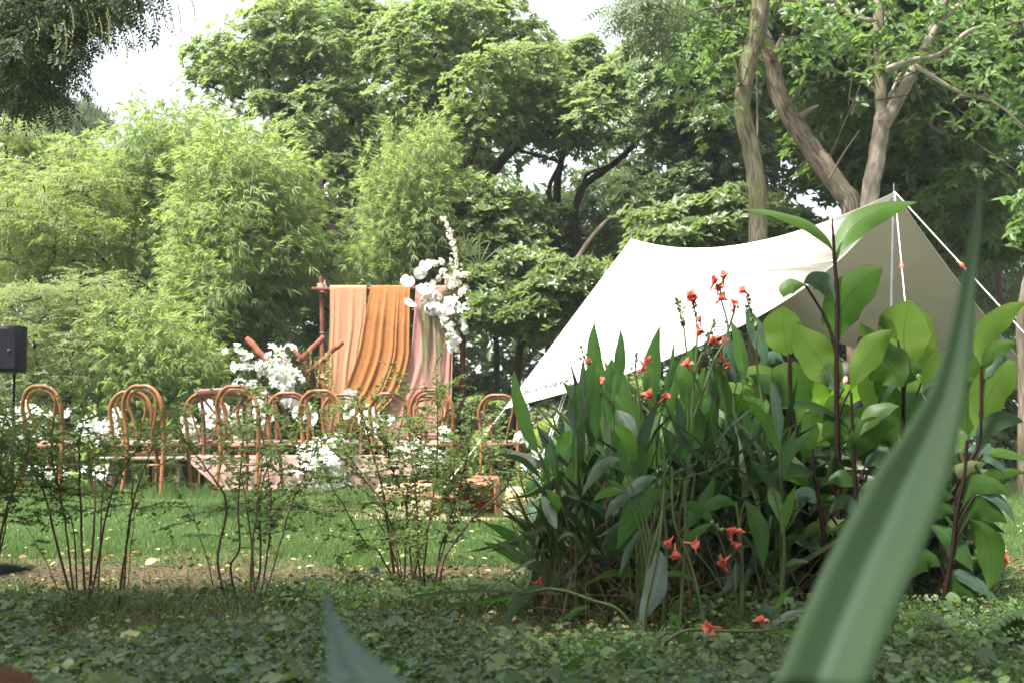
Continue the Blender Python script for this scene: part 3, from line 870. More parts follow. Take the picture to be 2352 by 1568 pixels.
tree('spreading_tree', 'spreading tree right of centre with several thin black limbs in front of dark wood', 'tree',
     [(1190, 90), (1250, 70), (1340, 75), (1430, 110), (1490, 140), (1500, 250), (1510, 330), (1440, 350), (1350, 400), (1260, 370), (1200, 300), (1170, 200)],
     19, 5, 52, .40, 90, ROS2, .088, 'pad', 'leaf_mid',
     [('trunk', trunk_down(1268, 640, 19, 12, 5) + [(1268, 560), (1278, 470), (1283, 400), (1300, 330), (1320, 260), (1345, 220)], 19, [17, 15, 12, 10, 8, 5, 3]),
      ('limb', [(1290, 640), (1325, 570), (1318, 500), (1340, 430), (1385, 395), (1430, 360), (1480, 305), (1500, 260)], 18.7, [11, 10, 9, 8, 7, 5, 3]),
      ('limb', [(1318, 520), (1300, 490), (1270, 470), (1262, 430), (1290, 370)], 18.6, [8, 7, 6, 4]),
      ('limb', [(1340, 430), (1350, 400), (1400, 380), (1470, 330)], 19.3, [5, 4, 3]),
      ('limb', [(1230, 500), (1190, 480), (1160, 455), (1168, 420)], 19.2, [7, 6, 5, 3])], seed=13, group='trees behind the backdrop')
tree('heart_leaf_tree', 'tall pale tree with large heart shaped leaves above the left spreading tree', 'tree',
     [(680, -40), (880, -40), (890, 70), (850, 150), (770, 160), (700, 110)], 26, 3, 60, .6, 50, T_leaf2(.8, .08, .15), .22, 'hang', 'leaf_blue',
     [('trunk', trunk_down(790, 560, 26, 10) + [(800, 300), (795, 140), (780, 20)], 26, [12, 9, 6, 3]), ('limb', [(798, 160), (830, 120), (870, 110)], 26, [4, 3, 2])], 'bark_brown', seed=14, flat=.9)
# --- dark spreading layer behind, under the crowns
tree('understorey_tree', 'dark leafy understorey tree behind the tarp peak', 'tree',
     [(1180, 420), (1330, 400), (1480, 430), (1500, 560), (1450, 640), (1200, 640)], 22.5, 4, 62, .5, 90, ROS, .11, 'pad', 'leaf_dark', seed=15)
tree('understorey_tree', 'dark leafy understorey tree behind the black limbs of the left tree', 'tree',
     [(640, 360), (860, 330), (1060, 380), (1060, 600), (700, 640), (640, 520)], 23, 4, 66, .55, 90, ROS, .12, 'pad', 'leaf_mid', seed=16)
tree('leaning_tree', 'brown leaning limb reaching right towards the dense camphor tree', 'tree',
     [(1440, 440), (1520, 440), (1530, 520), (1450, 520)], 17.5, 1, 45, .3, 40, ROS, .09, 'pad', 'leaf_dark',
     [('trunk', trunk_down(1290, 660, 17.5, 8) + [(1330, 590), (1365, 540), (1400, 505), (1450, 482), (1512, 466)], 17.5, [9, 8, 7, 6, 5, 4])], 'bark_brown', seed=17)

# --- right: dense camphor
tree('camphor_tree', 'dense camphor tree with silvery green clumps left of the mossy trunk', 'tree',
     [(1430, 150), (1480, 70), (1530, -30), (1720, -40), (1790, 100), (1790, 500), (1640, 580), (1490, 600), (1500, 470), (1510, 380), (1450, 300)],
     17.6, 3, 46, .34, 150, T_rosette(6, None, .5, 6), .08, 'pad', 'leaf_camphor',
     [('trunk', trunk_down(1640, 560, 18, 10) + [(1630, 400), (1620, 250), (1615, 100)], 18, [14, 12, 9, 5]), ('limb', [(1632, 420), (1570, 330), (1530, 250)], 18, [8, 6, 3])], seed=18, flat=.8)
tree('low_broadleaf_tree', 'low layered broadleaf tree directly above the white tarp', 'tree',
     [(1475, 500), (1540, 450), (1700, 430), (1850, 460), (1870, 600), (1480, 640)], 15.8, 2.5, 48, .34, 120, T_rosette(5, T_leaf2(.5), .1, 7), .10, 'pad', 'leaf_gloss', seed=19, flat=.4)
tree('feathery_tree', 'feathery drooping branch against the sky left of the camphor', 'tree',
     [(1365, -30), (1560, -30), (1540, 60), (1500, 110), (1450, 70), (1400, 40)], 12.5, 1, 40, .22, 60, PIN4, .16, 'pinnate', 'leaf_blue',
     [('trunk', [(1740, 1100), (1740, 500), (1730, 60), (1640, 20), (1560, 40), (1480, 20)], [14, 14, 14, 13, 12.5, 12.5], [3, 3, 3, 3, 2, 1])], 'bark_brown', seed=20, droop=.5, bough=.008)
# --- right trunks (they carry the overhanging crown)
OVER = T_rosette(5, T_leaf2(.5), -.15, 12)
def over_tree(label, poly, d, thick, limbs, bark, seed, ncl=46, sp=70, pr=.5, size=.13, mat='leaf_over', layers=2):
    return tree('park_tree', label, 'tree', poly, d, thick, sp, pr, ncl, OVER, size, 'ball', mat, limbs, bark, seed=seed, flat=.45, layers=layers, group='trees standing behind the tarp', bough=.018)
over_tree('mossy tree with a sinuous upright trunk rising behind the middle of the tarp',
     [(1560, -60), (1800, -60), (1800, 60), (1700, 130), (1640, 90), (1600, 40)], 14.6, 2,
     [('trunk', trunk_down(1741, 560, 13.2, 20) + [(1738, 430), (1722, 330), (1705, 250), (1718, 150), (1742, 60), (1750, -60)], 13.2, [25, 22, 21, 21, 20, 22, 21]),
      ('limb', [(1700, 190), (1680, 120), (1650, 40), (1640, -40)], 13.1, [4, 3, 3, 2])], 'bark_moss', 31)
over_tree('rough barked tree leaning steeply to the left behind the tarp',
     [(1650, -80), (1950, -80), (1980, 60), (1900, 150), (1800, 120)], 15.2, 2,
     [('trunk', trunk_down(1960, 500, 13.6, 20, 30) + [(1925, 430), (1880, 365), (1830, 290), (1790, 220), (1772, 140), (1745, 60), (1700, -30)], 13.6, [30, 26, 24, 24, 22, 20, 17, 13]),
      ('limb', [(1800, 250), (1830, 215), (1850, 180)], 13.5, [4, 3, 1]), ('limb', [(1905, 410), (1940, 350), (1975, 300)], 13.4, [3, 2, 1]),
      ('knot', [(1838, 270), (1858, 254), (1880, 244)], 13.5, [8, 6, 3]), ('knot', [(1775, 140), (1790, 100), (1800, 80)], 13.5, [8, 6, 4])], 'bark_brown', 32)
over_tree('smooth pale tree that forks into a Y above the tarp tip',
     [(1700, -120), (2480, -120), (2480, 300), (2330, 380), (2200, 340), (2060, 380), (1950, 340), (1850, 300), (1740, 200)], 14.8, 2.6,
     [('trunk', trunk_down(1997, 470, 13, 18, -10) + [(2010, 380), (2025, 290), (2030, 255)], 13, [24, 22, 20, 20, 18]),
      ('limb', [(2026, 275), (2022, 180), (2020, 90), (2015, -50)], 13, [15, 14, 13, 12]),
      ('limb', [(2030, 285), (2070, 215), (2110, 140), (2150, 60), (2185, -40)], 12.9, [17, 15, 13, 12, 10]),
      ('limb', [(2125, 115), (2160, 50), (2220, 0), (2300, -60)], 12.8, [9, 8, 7, 5]),
      ('limb', [(2035, 160), (2090, 140), (2160, 125), (2230, 70), (2300, 60), (2380, 40)], 12.5, [7, 7, 6, 4, 3]),
      ('limb', [(2018, 50), (1960, 40), (1920, 5), (1880, 5), (1800, 0)], 12.7, [7, 6, 5, 4]),
      ('limb', [(2100, 150), (2200, 210), (2290, 240), (2370, 310)], 12.3, [5, 4, 3, 2])], 'bark_pale', 33, ncl=44, layers=3)
over_tree('dark ivy covered tree behind the ropes at right',
     [(2050, 330), (2150, 300), (2420, 330), (2420, 640), (2250, 620), (2160, 520), (2080, 440)], 15.5, 3,
     [('trunk', trunk_down(2140, 560, 16.5, 14) + [(2135, 430), (2125, 300), (2120, 150)], 16.5, [16, 14, 13, 11])], 'bark_brown', 34, ncl=34, pr=.45, size=.12)
over_tree('grey trunk at the right edge of the picture with a peeling stump',
     [(2330, 380), (2480, 350), (2480, 600), (2360, 560)], 12.2, 2,
     [('trunk', trunk_down(2352, 860, 12, 12) + [(2346, 760), (2352, 690), (2368, 620), (2400, 520)], 12, [16, 14, 12, 12, 9])], 'bark_brown', 35, ncl=26, pr=.4, size=.11)
# --- pale willowy backdrop on the right
tree('willow_tree', 'pale willow hanging behind the trunks at right', 'tree',
     [(1960, 250), (2420, 250), (2420, 800), (2260, 780), (2100, 640), (1990, 560)], 20, 3, 76, .6, 260, T_bamboo(6, 21), .13, 'hang', 'leaf_willow', seed=41, flat=1.2)
tree('broadleaf_tree', 'broad green tree filling the gap between the leaning trunk and the camphor', 'tree',
     [(1720, -40), (2100, -40), (2100, 420), (1990, 520), (1880, 470), (1760, 420)], 19, 3, 72, .5, 150, ROS, .12, 'pad', 'leaf_over', seed=42)
tree('broadleaf_tree', 'broad green tree behind the upper right corner', 'tree',
     [(2080, -60), (2480, -60), (2480, 300), (2100, 300)], 18.5, 3, 86, .6, 130, ROS, .12, 'pad', 'leaf_over', seed=43)
tree('hedge_shrub', 'sunlit shrubs at the right edge beyond the lawn', 'shrub',
     [(2200, 800), (2450, 780), (2450, 1085), (2240, 1085)], 16.5, 1.5, 46, .28, 120, ROS, .06, 'pad', 'leaf_yellow', seed=44)
tree('hedge_shrub', 'dark shrubs under the tarp at right', 'shrub',
     [(1560, 760), (1900, 720), (2230, 780), (2230, 1030), (1560, 1030)], 18, 2, 60, .4, 80, ROS, .08, 'pad', 'leaf_dark', seed=45)

# --- left masses
tree('hanging_tree', 'near dark tree whose hanging twigs fill the top left corner', 'tree',
     [(-60, -90), (520, -90), (470, -40), (400, -10), (350, -6), (300, 25), (262, 35), (240, 80), (195, 105), (160, 160), (120, 205), (70, 240), (20, 262), (-60, 270)],
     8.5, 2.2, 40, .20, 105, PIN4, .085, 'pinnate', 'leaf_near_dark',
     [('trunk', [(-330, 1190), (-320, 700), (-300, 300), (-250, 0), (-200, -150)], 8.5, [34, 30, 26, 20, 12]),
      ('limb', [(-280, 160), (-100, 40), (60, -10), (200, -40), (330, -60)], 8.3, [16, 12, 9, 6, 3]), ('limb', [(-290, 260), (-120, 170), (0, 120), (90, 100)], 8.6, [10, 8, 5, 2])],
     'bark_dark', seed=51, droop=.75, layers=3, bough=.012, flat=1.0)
tree('yellow_green_tree', 'bright yellow green tree just under the hanging tree at the left edge', 'tree',
     [(-60, 190), (60, 210), (100, 260), (70, 330), (-60, 380)], 19.8, 2, 50, .36, 120, PIN, .13, 'pinnate', 'leaf_yellow', seed=52, droop=.2)
tree('hazy_tree', 'hazy blue green tree far behind at left against the sky', 'tree',
     [(60, 270), (100, 240), (170, 240), (215, 270), (220, 330), (180, 420), (80, 420)], 27, 3, 44, .5, 260, T_bamboo(5, 23), .14, 'pad', 'leaf_blue', seed=53, flat=.8)
tree('locust_tree', 'yellowish pinnate leaved tree filling the left edge above the speaker', 'tree',
     [(-60, 340), (60, 300), (130, 340), (200, 300), (270, 340), (330, 420), (320, 560), (260, 650), (120, 700), (-60, 720)], 18, 4, 64, .46, 150, PIN, .15, 'pinnate', 'leaf_yellow', seed=54, droop=.15)
tree('layered_shrub', 'grey green layered shrub behind the speaker with dark gaps', 'shrub',
     [(-60, 640), (120, 600), (320, 620), (350, 760), (330, 930), (120, 960), (-60, 960)], 16, 2.5, 60, .38, 110, PIN, .12, 'pinnate', 'leaf_layer', seed=55, flat=.28, droop=.05)
tree('dark_hedge', 'dark hedge between the layered shrub and the bamboo', 'hedge',
     [(-60, 700), (300, 700), (560, 780), (740, 760), (1000, 820), (1250, 800), (1560, 800), (1560, 1040), (-60, 1040)], 21, 2, 62, .45, 80, ROS, .09, 'pad', 'leaf_dark', seed=56)

# seed chains on the locust and hanging trees
def chains(name, label, pts, d, mat, n, L, parent_label):
    g = Geo()
    for (x, y) in pts:
        a = P(x, y, d + random.uniform(-.4, .4)); k = n
        t = np.linspace(0, 1, k)
        q = a + np.stack([np.sin(t * 3) * .02, t * 0, -t * L * random.uniform(.6, 1.2)], 1)
        tube(g, q[::3] if k > 6 else q, [.004, .002], 3, cap=False)
        scatter(g, T_diamond(.7, .1, 0), q, rdir(k) + np.array([0, 0, -.6]), rdir(k), .028 * d / 17)
    return g
def add_chains(tree_name, pts, d, n, L):
    g = chains('', '', pts, d, 'seed', n, L, '')
    o = bpy.data.objects.get(tree_name)
    g.build('seed_chains', M['seed'], o, smooth=False)['kind'] = 'stuff'
rg0 = np.random.default_rng(5)
add_chains('locust_tree', [(rg0.uniform(0, 320), rg0.uniform(420, 620)) for _ in range(18)], 16.9, 14, .35)
add_chains('hanging_tree', [(rg0.uniform(20, 300), rg0.uniform(0, 60)) for _ in range(16)] + [(372, 15), (390, 25), (408, 10), (352, 35), (330, 45), (440, 0), (300, 70), (285, 90)], 7.6, 12, .22)

# --- bamboo
def plumes(g, C, base, n, rg, size):
    """feathery arching sprays: leaves gathered along curved canes that end at the points C"""
    P_, D_ = [], []
    for c in C:
        L = rg.uniform(.8, 1.5); out = nrm(np.array([c[0] - base[0], (c[1] - base[1]) * .7, 0]) + rg.normal(0, .35, 3) * np.array([1, 1, 0]))
        a = c - out * L * .35 - np.array([0, 0, L * .85]); m = (a + c) / 2 - out * L * .12 + np.array([0, 0, L * .16]); e = c + out * L * .22 - np.array([0, 0, L * .16])
        t = rg.random(n) ** .75; path = smooth_path([a, m, c, e], 24); i = np.clip(t * 23, 0, 22).astype(int)
        tan = nrm(path[i + 1] - path[i]); sp = (.05 + .15 * np.sin(np.clip(t, 0, 1) * math.pi * .95))[:, None]
        off = rg.normal(0, 1, (n, 3)) * sp
        P_.append(path[i] + off); D_.append(tan * .55 + nrm(off) * .75 + rg.normal(0, .25, (n, 3)) + np.array([0, 0, -.22]))
    p = np.concatenate(P_); p[:, 2] = np.maximum(p[:, 2], .03); m = len(p)
    scatter(g, BAM, p, np.concatenate(D_), np.array([0, 0, 1.0]) + rg.normal(0, .4, (m, 3)), size * 1.06 * rg.uniform(.7, 1.25, m), np.clip(rg.normal(.5, .22, m), 0, 1))

def bamboo(label, poly, d, thick, culms, seed, sp=50, pr=.34, ncl=230, size=.13, mat='leaf_bamboo', dead=None):
    limbs = [('culm', trunk_down(x, y1, d, 3, dx) + [(x + (tx - x) * .6, (y1 + ty) / 2), (tx, ty)], d + od, [3.6, 3.2, 2.4, 1.2]) for (x, y1, dx, tx, ty, od) in culms]
    rg = np.random.default_rng(seed); b = base_of(limbs, d, poly)
    e = empty('bamboo_clump', b, label, 'bamboo', 'bamboo behind the chairs')
    C = pad_centres(poly, sp * .62, d, thick, seed, 2, 22)
    make_limbs(e, limbs, 'culm')
    g = Geo(); plumes(g, C, b, int(ncl * .34), rg, size); g.build('foliage', M[mat], e, smooth=False)
    return e, C
bamboo('tall feathery bamboo clump with yellow culms left of the backdrop',
       [(440, 340), (500, 270), (545, 290), (600, 300), (660, 330), (700, 420), (712, 520), (690, 620), (620, 700), (560, 790), (500, 820), (430, 780), (400, 620), (410, 440)], 17, 3,
       [(508, 680, 4, 520, 320, 0), (540, 660, 6, 590, 330, .2), (556, 700, -4, 640, 380, -.2), (575, 720, 3, 480, 300, .4)], 61)
bamboo('looser bamboo clump rising highest at left against the sky',
       [(225, 330), (345, 240), (440, 260), (500, 250), (520, 330), (440, 430), (430, 600), (400, 760), (300, 760), (200, 730), (290, 600), (300, 440), (240, 380)], 18.4, 3,
       [(330, 700, 4, 350, 250, 0), (420, 700, 3, 440, 280, .3)], 62, ncl=260)
bamboo('low feathery bamboo spreading behind the first two chairs',
       [(200, 740), (300, 690), (400, 720), (470, 780), (480, 900), (400, 930), (320, 880), (230, 800)], 15.6, 1.6,
       [(332, 860, 0, 330, 700, 0), (350, 860, 3, 400, 720, 0)], 63, sp=40, pr=.24, ncl=170, size=.11)
bamboo('narrow pale bamboo column behind the orange cloth',
       [(850, 380), (900, 310), (990, 275), (1045, 270), (1050, 340), (1040, 430), (1045, 520), (1000, 620), (920, 650), (840, 640), (790, 600), (840, 530), (855, 450)], 17.4, 2.4,
       [(900, 600, 2, 960, 300, 0), (940, 600, 0, 1000, 300, .2)], 64, sp=46, pr=.30, ncl=220, size=.12)

# --- shrubs and low trees behind the arch
tree('loquat_tree', 'rounded glossy tree between the pale bamboo and the tarp peak', 'tree',
     [(1040, 460), (1110, 405), (1190, 460), (1250, 500), (1260, 570), (1180, 640), (1040, 660), (1010, 560)], 17.6, 2.4, 48, .32, 150, T_rosette(6, T_leaf2(.44), .5, 14), .095, 'pad', 'leaf_gloss', seed=71, flat=.7)
tree('dogwood_tree', 'small glossy tree with a crooked black trunk right of the flower garland', 'tree',
     [(1080, 660), (1150, 600), (1250, 560), (1330, 600), (1400, 590), (1400, 660), (1340, 740), (1290, 820), (1170, 800), (1090, 800), (1070, 740)], 16, 2.4, 46, .29, 150, T_rosette(6, T_leaf2(.44), .5, 15), .085, 'pad', 'leaf_gloss',
     [('trunk', trunk_down(1190, 840, 16.2, 10, -25) + [(1198, 790), (1218, 750), (1222, 700), (1240, 660), (1280, 620)], 16.2, [11, 10, 8, 6, 4, 2]), ('limb', [(1200, 790), (1185, 750), (1165, 730)], 16.1, [5, 4, 2])], seed=72)
tree('hedge_shrub', 'leafy shrubs rising behind the crossbar of the backdrop', 'shrub',
     [(720, 560), (860, 540), (1060, 620), (1060, 900), (700, 900), (690, 700)], 18.6, 2, 52, .36, 130, ROS, .085, 'pad', 'leaf_mid', seed=73)
tree('hedge_shrub', 'dark green shrub left of the yellow bamboo culms', 'shrub',
     [(380, 800), (520, 740), (640, 790), (660, 960), (380, 960)], 16.8, 1.4, 46, .28, 150, ROS, .06, 'pad', 'leaf_dark', seed=74)
tree('round_bush', 'clipped rounded grey green bush beside the two white ropes', 'shrub',
     [(1215, 960), (1240, 935), (1290, 930), (1330, 950), (1330, 1030), (1215, 1030)], 15.6, .8, 22, .15, 260, ROS, .022, 'pad', 'leaf_willow', seed=75, flat=.9, bough=.006)
tree('round_bush', 'small rounded grey green bush behind the pink cloth edge', 'shrub',
     [(1045, 950), (1080, 925), (1130, 930), (1150, 960), (1150, 1010), (1045, 1010)], 16.2, .8, 22, .15, 240, ROS, .024, 'pad', 'leaf_willow', seed=76, flat=.9, bough=.006)
tree('lime_bush', 'bright yellow green bush behind the lone right hand chair', 'shrub',
     [(1060, 905), (1120, 890), (1190, 920), (1200, 1000), (1130, 1010), (1070, 960)], 17, 1, 30, .2, 110, ROS, .055, 'pad', 'leaf_lime', seed=77)
tree('lime_bush', 'bright yellow green bush seen under the tarp edge', 'shrub',
     [(1260, 880), (1340, 850), (1480, 870), (1480, 960), (1330, 960)], 17.5, 1, 32, .2, 100, ROS, .055, 'pad', 'leaf_lime', seed=78)
tree('low_hedge', 'low leafy hedge behind the row of chairs', 'hedge',
     [(-40, 930), (300, 925), (700, 930), (1060, 940), (1200, 1000), (1600, 1000), (2400, 1040), (2400, 1085), (-40, 1085)], 18.5, 1.2, 42, .26, 60, ROS, .06, 'pad', 'leaf_mid', seed=79)

# broad lime leaf plants low in the background
def T_broad():
    V = [(0, 0, 0), (-.18, .3, .05), (-.2, .62, .03), (0, 1, -.2), (.2, .62, .03), (.18, .3, .05)]
    return np.array(V, float), np.array([(0, 3, 2, 1), (0, 5, 4, 3)])
def broad_plant(px, py, d, n, size, label, mat='leaf_lime'):
    b = P(px, py, d); b[2] = 0
    e = empty('broad_leaf_plant', b, label, 'plant', 'broad leaf plants behind the chairs')
    me = None
    for i in range(n):
        a = 2 * math.pi * i / n + random.uniform(-.4, .4); l = random.uniform(.5, 1.4); h = random.uniform(.0, .5) * size * 2
        g = Geo(); dd = np.array([[math.cos(a), math.sin(a), l]])
        scatter(g, T_broad(), np.array([[b[0], b[1], h]]), dd, [[-math.cos(a) * .5, -math.sin(a) * .5, .8]], size * random.uniform(.8, 1.25))
        g.build('leaf', M[mat], e)
    g = Geo(); tube(g, [b, b + np.array([0, 0, size])], [.012, .006], 6); g.build('stem', M['stem_green'], e)
for a in [(20, 1000, 14.5, 9, .42, 'lime broad leaved plant under the black speaker'), (205, 1000, 15, 10, .45, 'lime broad leaved plant between the first two chairs'),
          (1085, 1000, 15.8, 9, .42, 'lime broad leaved plant right of the pink cloth'), (1250, 1000, 15.5, 9, .5, 'lime broad leaved plant left of the two ropes'),
          (1310, 1000, 16, 8, .45, 'lime broad leaved plant right of the two ropes'), (1040, 1010, 16.8, 7, .38, 'lime broad leaved plant half hidden by the right pole')]:
    broad_plant(*a)

# fan palms
def palm_fan(e, px, py, d, ang0, ang1, rad, n=26, tilt=0.25, stem_to=None, drp=.15):
    c = P(px, py, d); g = Geo()
    for a in np.linspace(ang0, ang1, n):
        L = rad * random.uniform(.85, 1.08); w = .0095 * rad / .5
        dirn = np.array([math.cos(a), tilt * math.sin(a * 2.3), math.sin(a)])
        t = np.linspace(0, 1, 6)
        pts = c + dirn * L * t[:, None]; pts[:, 2] -= drp * L * t ** 2.5
        side = nrm(np.cross(dirn, [0, 1, .15]))
        ww = w * np.array([.5, 1, 1.15, .9, .6, .05])
        V = np.concatenate([pts + side * ww[:, None], pts + np.array([0, -w * .6, 0]) * 0 , pts - side * ww[:, None]]).reshape(3, 6, 3).transpose(1, 0, 2)
        V[:, 1, 1] += w * .5
        i = np.arange(5)[:, None] * 3 + np.array([[0, 1]])
        i = i.ravel()
        g.add(V.reshape(-1, 3), np.stack([i, i + 1, i + 4, i + 3], 1), random.random())
    o = g.build('fan_leaf', M['palm'], e, smooth=False)
    g = Geo()
    b = np.array(stem_to) if stem_to is not None else np.array([c[0], c[1] + .1, 0])
    tube(g, smooth_path([b, (b + c) / 2 + np.array([0, .08, .05]), c], 8), [.012, .006], 6)
    g.build('stalk', M['stem_green'], e)
b = P(760, 1080, 17); b[2] = 0
e = empty('fan_palm', b, 'fan palm with several leaves behind the left pole of the backdrop', 'palm')
tr = b + np.array([0, 0, 1.2])
g = Geo(); tube(g, smooth_path([b, b + np.array([.03, 0, .6]), tr], 8), [.09, .07], 9, rough=.1); g.build('trunk', M['bark_dark'], e)
for (x, y, d, a0, a1, r) in [(705, 700, 16.8, 1.2, 4.4, .62), (670, 760, 16.5, 2.0, 4.6, .55), (812, 690, 16.9, .4, 2.4, .62), (735, 800, 16.6, -1.9, 1.2, .42), (690, 735, 17.3, .6, 3.0, .55), (740, 690, 17.2, 1.8, 3.4, .55)]:
    palm_fan(e, x, y, d, a0, a1, r, 24, stem_to=tr)
b = P(425, 1040, 15.4); b[2] = 0
e = empty('fan_palm', b, 'small fan palm between the second and third chair', 'palm')
palm_fan(e, 425, 960, 15.4, .3, 2.9, .34, 18, drp=.05); palm_fan(e, 410, 990, 15.2, 1.2, 3.6, .26, 14, drp=.1)

# loose leafy sprays of the Y tree hanging in front of its limbs
def sprays(owner_label, poly, d, n, size, mat, seed):
    o = [q for q in bpy.data.objects if q.get('label', '') == owner_label][0]
    C = pad_centres(poly, 60, d, 1.6, seed, 2); rg = np.random.default_rng(seed)
    g = Geo(); foliage(g, C, .38, n, OVER, size, 'ball', rg, .45); g.build('leafy_sprays', M[mat], o, smooth=False)['kind'] = 'stuff'
    g = Geo(); A = C + rg.normal(0, .3, C.shape); twigs(g, A, A + rg.normal(0, .35, C.shape), .006, .003, 4); g.build('twigs', M['bark_dark'], o, smooth=False)['kind'] = 'stuff'
sprays('smooth pale tree that forks into a Y above the tarp tip', [(1780, -60), (2420, -60), (2420, 330), (2280, 300), (2150, 200), (1990, 130), (1850, 160)], 12.6, 6, .10, 'leaf_over', 8)
sprays('mossy tree with a sinuous upright trunk rising behind the middle of the tarp', [(1560, -60), (1720, -60), (1700, 240), (1620, 300), (1560, 200)], 13.2, 7, .10, 'leaf_over', 9)
e, _ = tree('broadleaf_tree', 'broad green tree whose crown fills the space between the Y fork and the leaning trunk', 'tree',
     [(1780, 200), (2060, 200), (2300, 300), (2420, 420), (2420, 620), (2200, 600), (1990, 480), (1850, 420)], 16.5, 2, 62, .42, 95, ROS, .11, 'pad', 'leaf_over', seed=46)
tree('broadleaf_tree', 'green tree closing the sky gap above the tarp ridge', 'tree',
     [(1330, 330), (1560, 330), (1700, 480), (1560, 600), (1380, 600)], 24, 3, 66, .6, 110, ROS, .12, 'pad', 'leaf_dark', seed=47)

tree('understorey_tree', 'mid green tree filling the space between the two left spreading trees', 'tree',
     [(780, 220), (1130, 220), (1150, 420), (1050, 480), (800, 470)], 22, 3, 60, .5, 120, ROS, .10, 'pad', 'leaf_mid', seed=48)

tree('broadleaf_tree', 'mid green tree mass behind the yellowish tree at the left edge', 'tree',
     [(-80, 330), (100, 300), (250, 340), (460, 380), (460, 720), (-80, 720)], 21.5, 3, 66, .55, 130, ROS, .11, 'pad', 'leaf_mid', seed=49)

# ------------------------------------------------------------------ tarp on two poles
TA = P(2055, 441, 10.6); TB = P(1451, 549, 13.4); TC = P(1160, 937, 12.85); TE = P(2410, 905, 12.6)
gz0 = np.array([1, 1, 0.0])
tarp = empty('tarp_shelter', (TA * .5 + TB * .5) * gz0, 'large white tarp pitched over two poles with a printed word along its lower left edge', 'tarp')

def tri_surface(A, B, Cc, sagAB, sagAC, sagBC, n=60, flip=False, off=0.0):
    """cloth triangle; its three edges hang inwards (catenary cut)"""
    V = []; idx = {}
    nrml = nrm(np.cross(B - A, Cc - A)); nrml = nrml if nrml[2] > 0 else -nrml
    cen = (A + B + Cc) / 3
    for i in range(n + 1):
        for j in range(n + 1 - i):
            u, v = i / n, j / n; w = 1 - u - v                          # B, C, A weights
            p = A * w + B * u + Cc * v
            eab, eac, ebc = 4 * w * u, 4 * w * v, 4 * u * v
            p = p + (cen - (A + B) / 2) * 0 
            p = p + nrm(Cc - (A + B) / 2) * 0
            p = p + sagAB * eab * (1 - v) ** 1.3
            p = p + sagAC * eac * (1 - u) ** 1.2
            p = p + sagBC * ebc * (1 - w) ** 1.5
            p = p + nrml * (+.035 * 27 * u * v * w + off)
            idx[i, j] = len(V); V.append(p)
    F = []
    for i in range(n):
        for j in range(n - i):
            F.append((idx[i, j], idx[i + 1, j], idx[i, j + 1]))
            if i + j < n - 1: F.append((idx[i + 1, j], idx[i + 1, j + 1], idx[i, j + 1]))
    return np.array(V), np.array(F), nrml

midAC = P(1722, 738, 11.9)
sagAC = (midAC - (TA + TC) / 2)
sagAC = sagAC * 1.0
midAB = P(1700, 562, 12.05)
sagAB = midAB - (TA + TB) / 2
midAE = P(2215, 665, 11.8); sagAE = midAE - (TA + TE) / 2
midBE = P(1890, 772, 13.2); sagBE = midBE - (TB + TE) / 2
sagBC = (P(1300, 752, 13.1) - (TB + TC) / 2) * .6
for (args, nm) in (((TA, TB, TC, sagAB, sagAC, sagBC), 'near_panel'), ((TA, TB, TE, sagAB, sagAE, sagBE), 'far_panel')):
    V, F, nn = tri_surface(*args)
    g = Geo(); g.add(V, F, .5); g.build(nm, M['tarp'], tarp)
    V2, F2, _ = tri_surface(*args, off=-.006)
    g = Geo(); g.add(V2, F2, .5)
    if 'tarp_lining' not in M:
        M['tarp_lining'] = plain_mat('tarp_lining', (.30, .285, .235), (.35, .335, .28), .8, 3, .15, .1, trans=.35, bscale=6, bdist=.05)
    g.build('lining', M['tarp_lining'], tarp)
    # hem tape
    if nm == 'near_panel':
        idxs = []
        nV, nF, _ = tri_surface(*args, off=.002)
# hems
def edge_curve(A, Cc, sag, n=24):
    t = np.linspace(0, 1, n)[:, None]
    return A * (1 - t) + Cc * t + sag * 4 * t * (1 - t)
M['hem'] = plain_mat('hem', (.62, .62, .60), (.7, .7, .68), .7, 20, 0)
for A_, C_, s_ in ((TA, TC, sagAC), (TA, TE, sagAE), (TB, TC, sagBC), (TB, TE, sagBE)):
    g = Geo(); tube(g, edge_curve(A_, C_, s_), [.005], 5, cap=True); g.build('hem', M['hem'], tarp)
# poles
for (top, nm) in ((TA + np.array([0, .02, .03]), 'pole'), (TB + np.array([0, .02, .06]), 'pole')):
    foot = np.array([top[0] - .06, top[1] + .1, 0])
    g = Geo(); tube(g, [foot, foot * .5 + top * .5, top - np.array([0, 0, .03])], [.013, .013, .012], 10); o = g.build(nm, M['steel'], tarp)
    g = Geo(); tube(g, [top - np.array([0, 0, .03]), top + np.array([0, 0, .04])], [.006, .004], 6); g.build('pole_tip', M['steel'], tarp)
# ropes with tensioners
def rope(pts, label_part='rope', r=.0055, tens=None, mat='white_cord'):
    g = Geo(); tube(g, pts, [r], 5); o = g.build(label_part, M[mat], tarp)
    if tens is not None:
        a, b = np.array(pts[0]), np.array(pts[-1]); c = a * (1 - tens) + b * tens; dr = nrm(b - a)
        g = Geo(); tube(g, [c - dr * .03, c - dr * .01, c + dr * .01, c + dr * .03], [.006, .016, .016, .006], 8); g.build('tensioner', M['red_plastic'], tarp)
g0 = P(2560, 1000, 9.6); g0[2] = 0
rope([TA, P(2440, 860, 9.9)], tens=.42, r=.005)
g1 = P(2112, 1000, 9.0); g1 = np.array([g1[0], 9.0, 0.0])
rope([TA, np.array([P(2107, 900, 9.2)[0], 9.2, .45])], tens=.33, r=.0038)
rope([np.array([P(2107, 900, 9.2)[0], 9.2, .45]), np.array([P(2112, 1100, 9.0)[0], 9.05, 0])], r=.005)
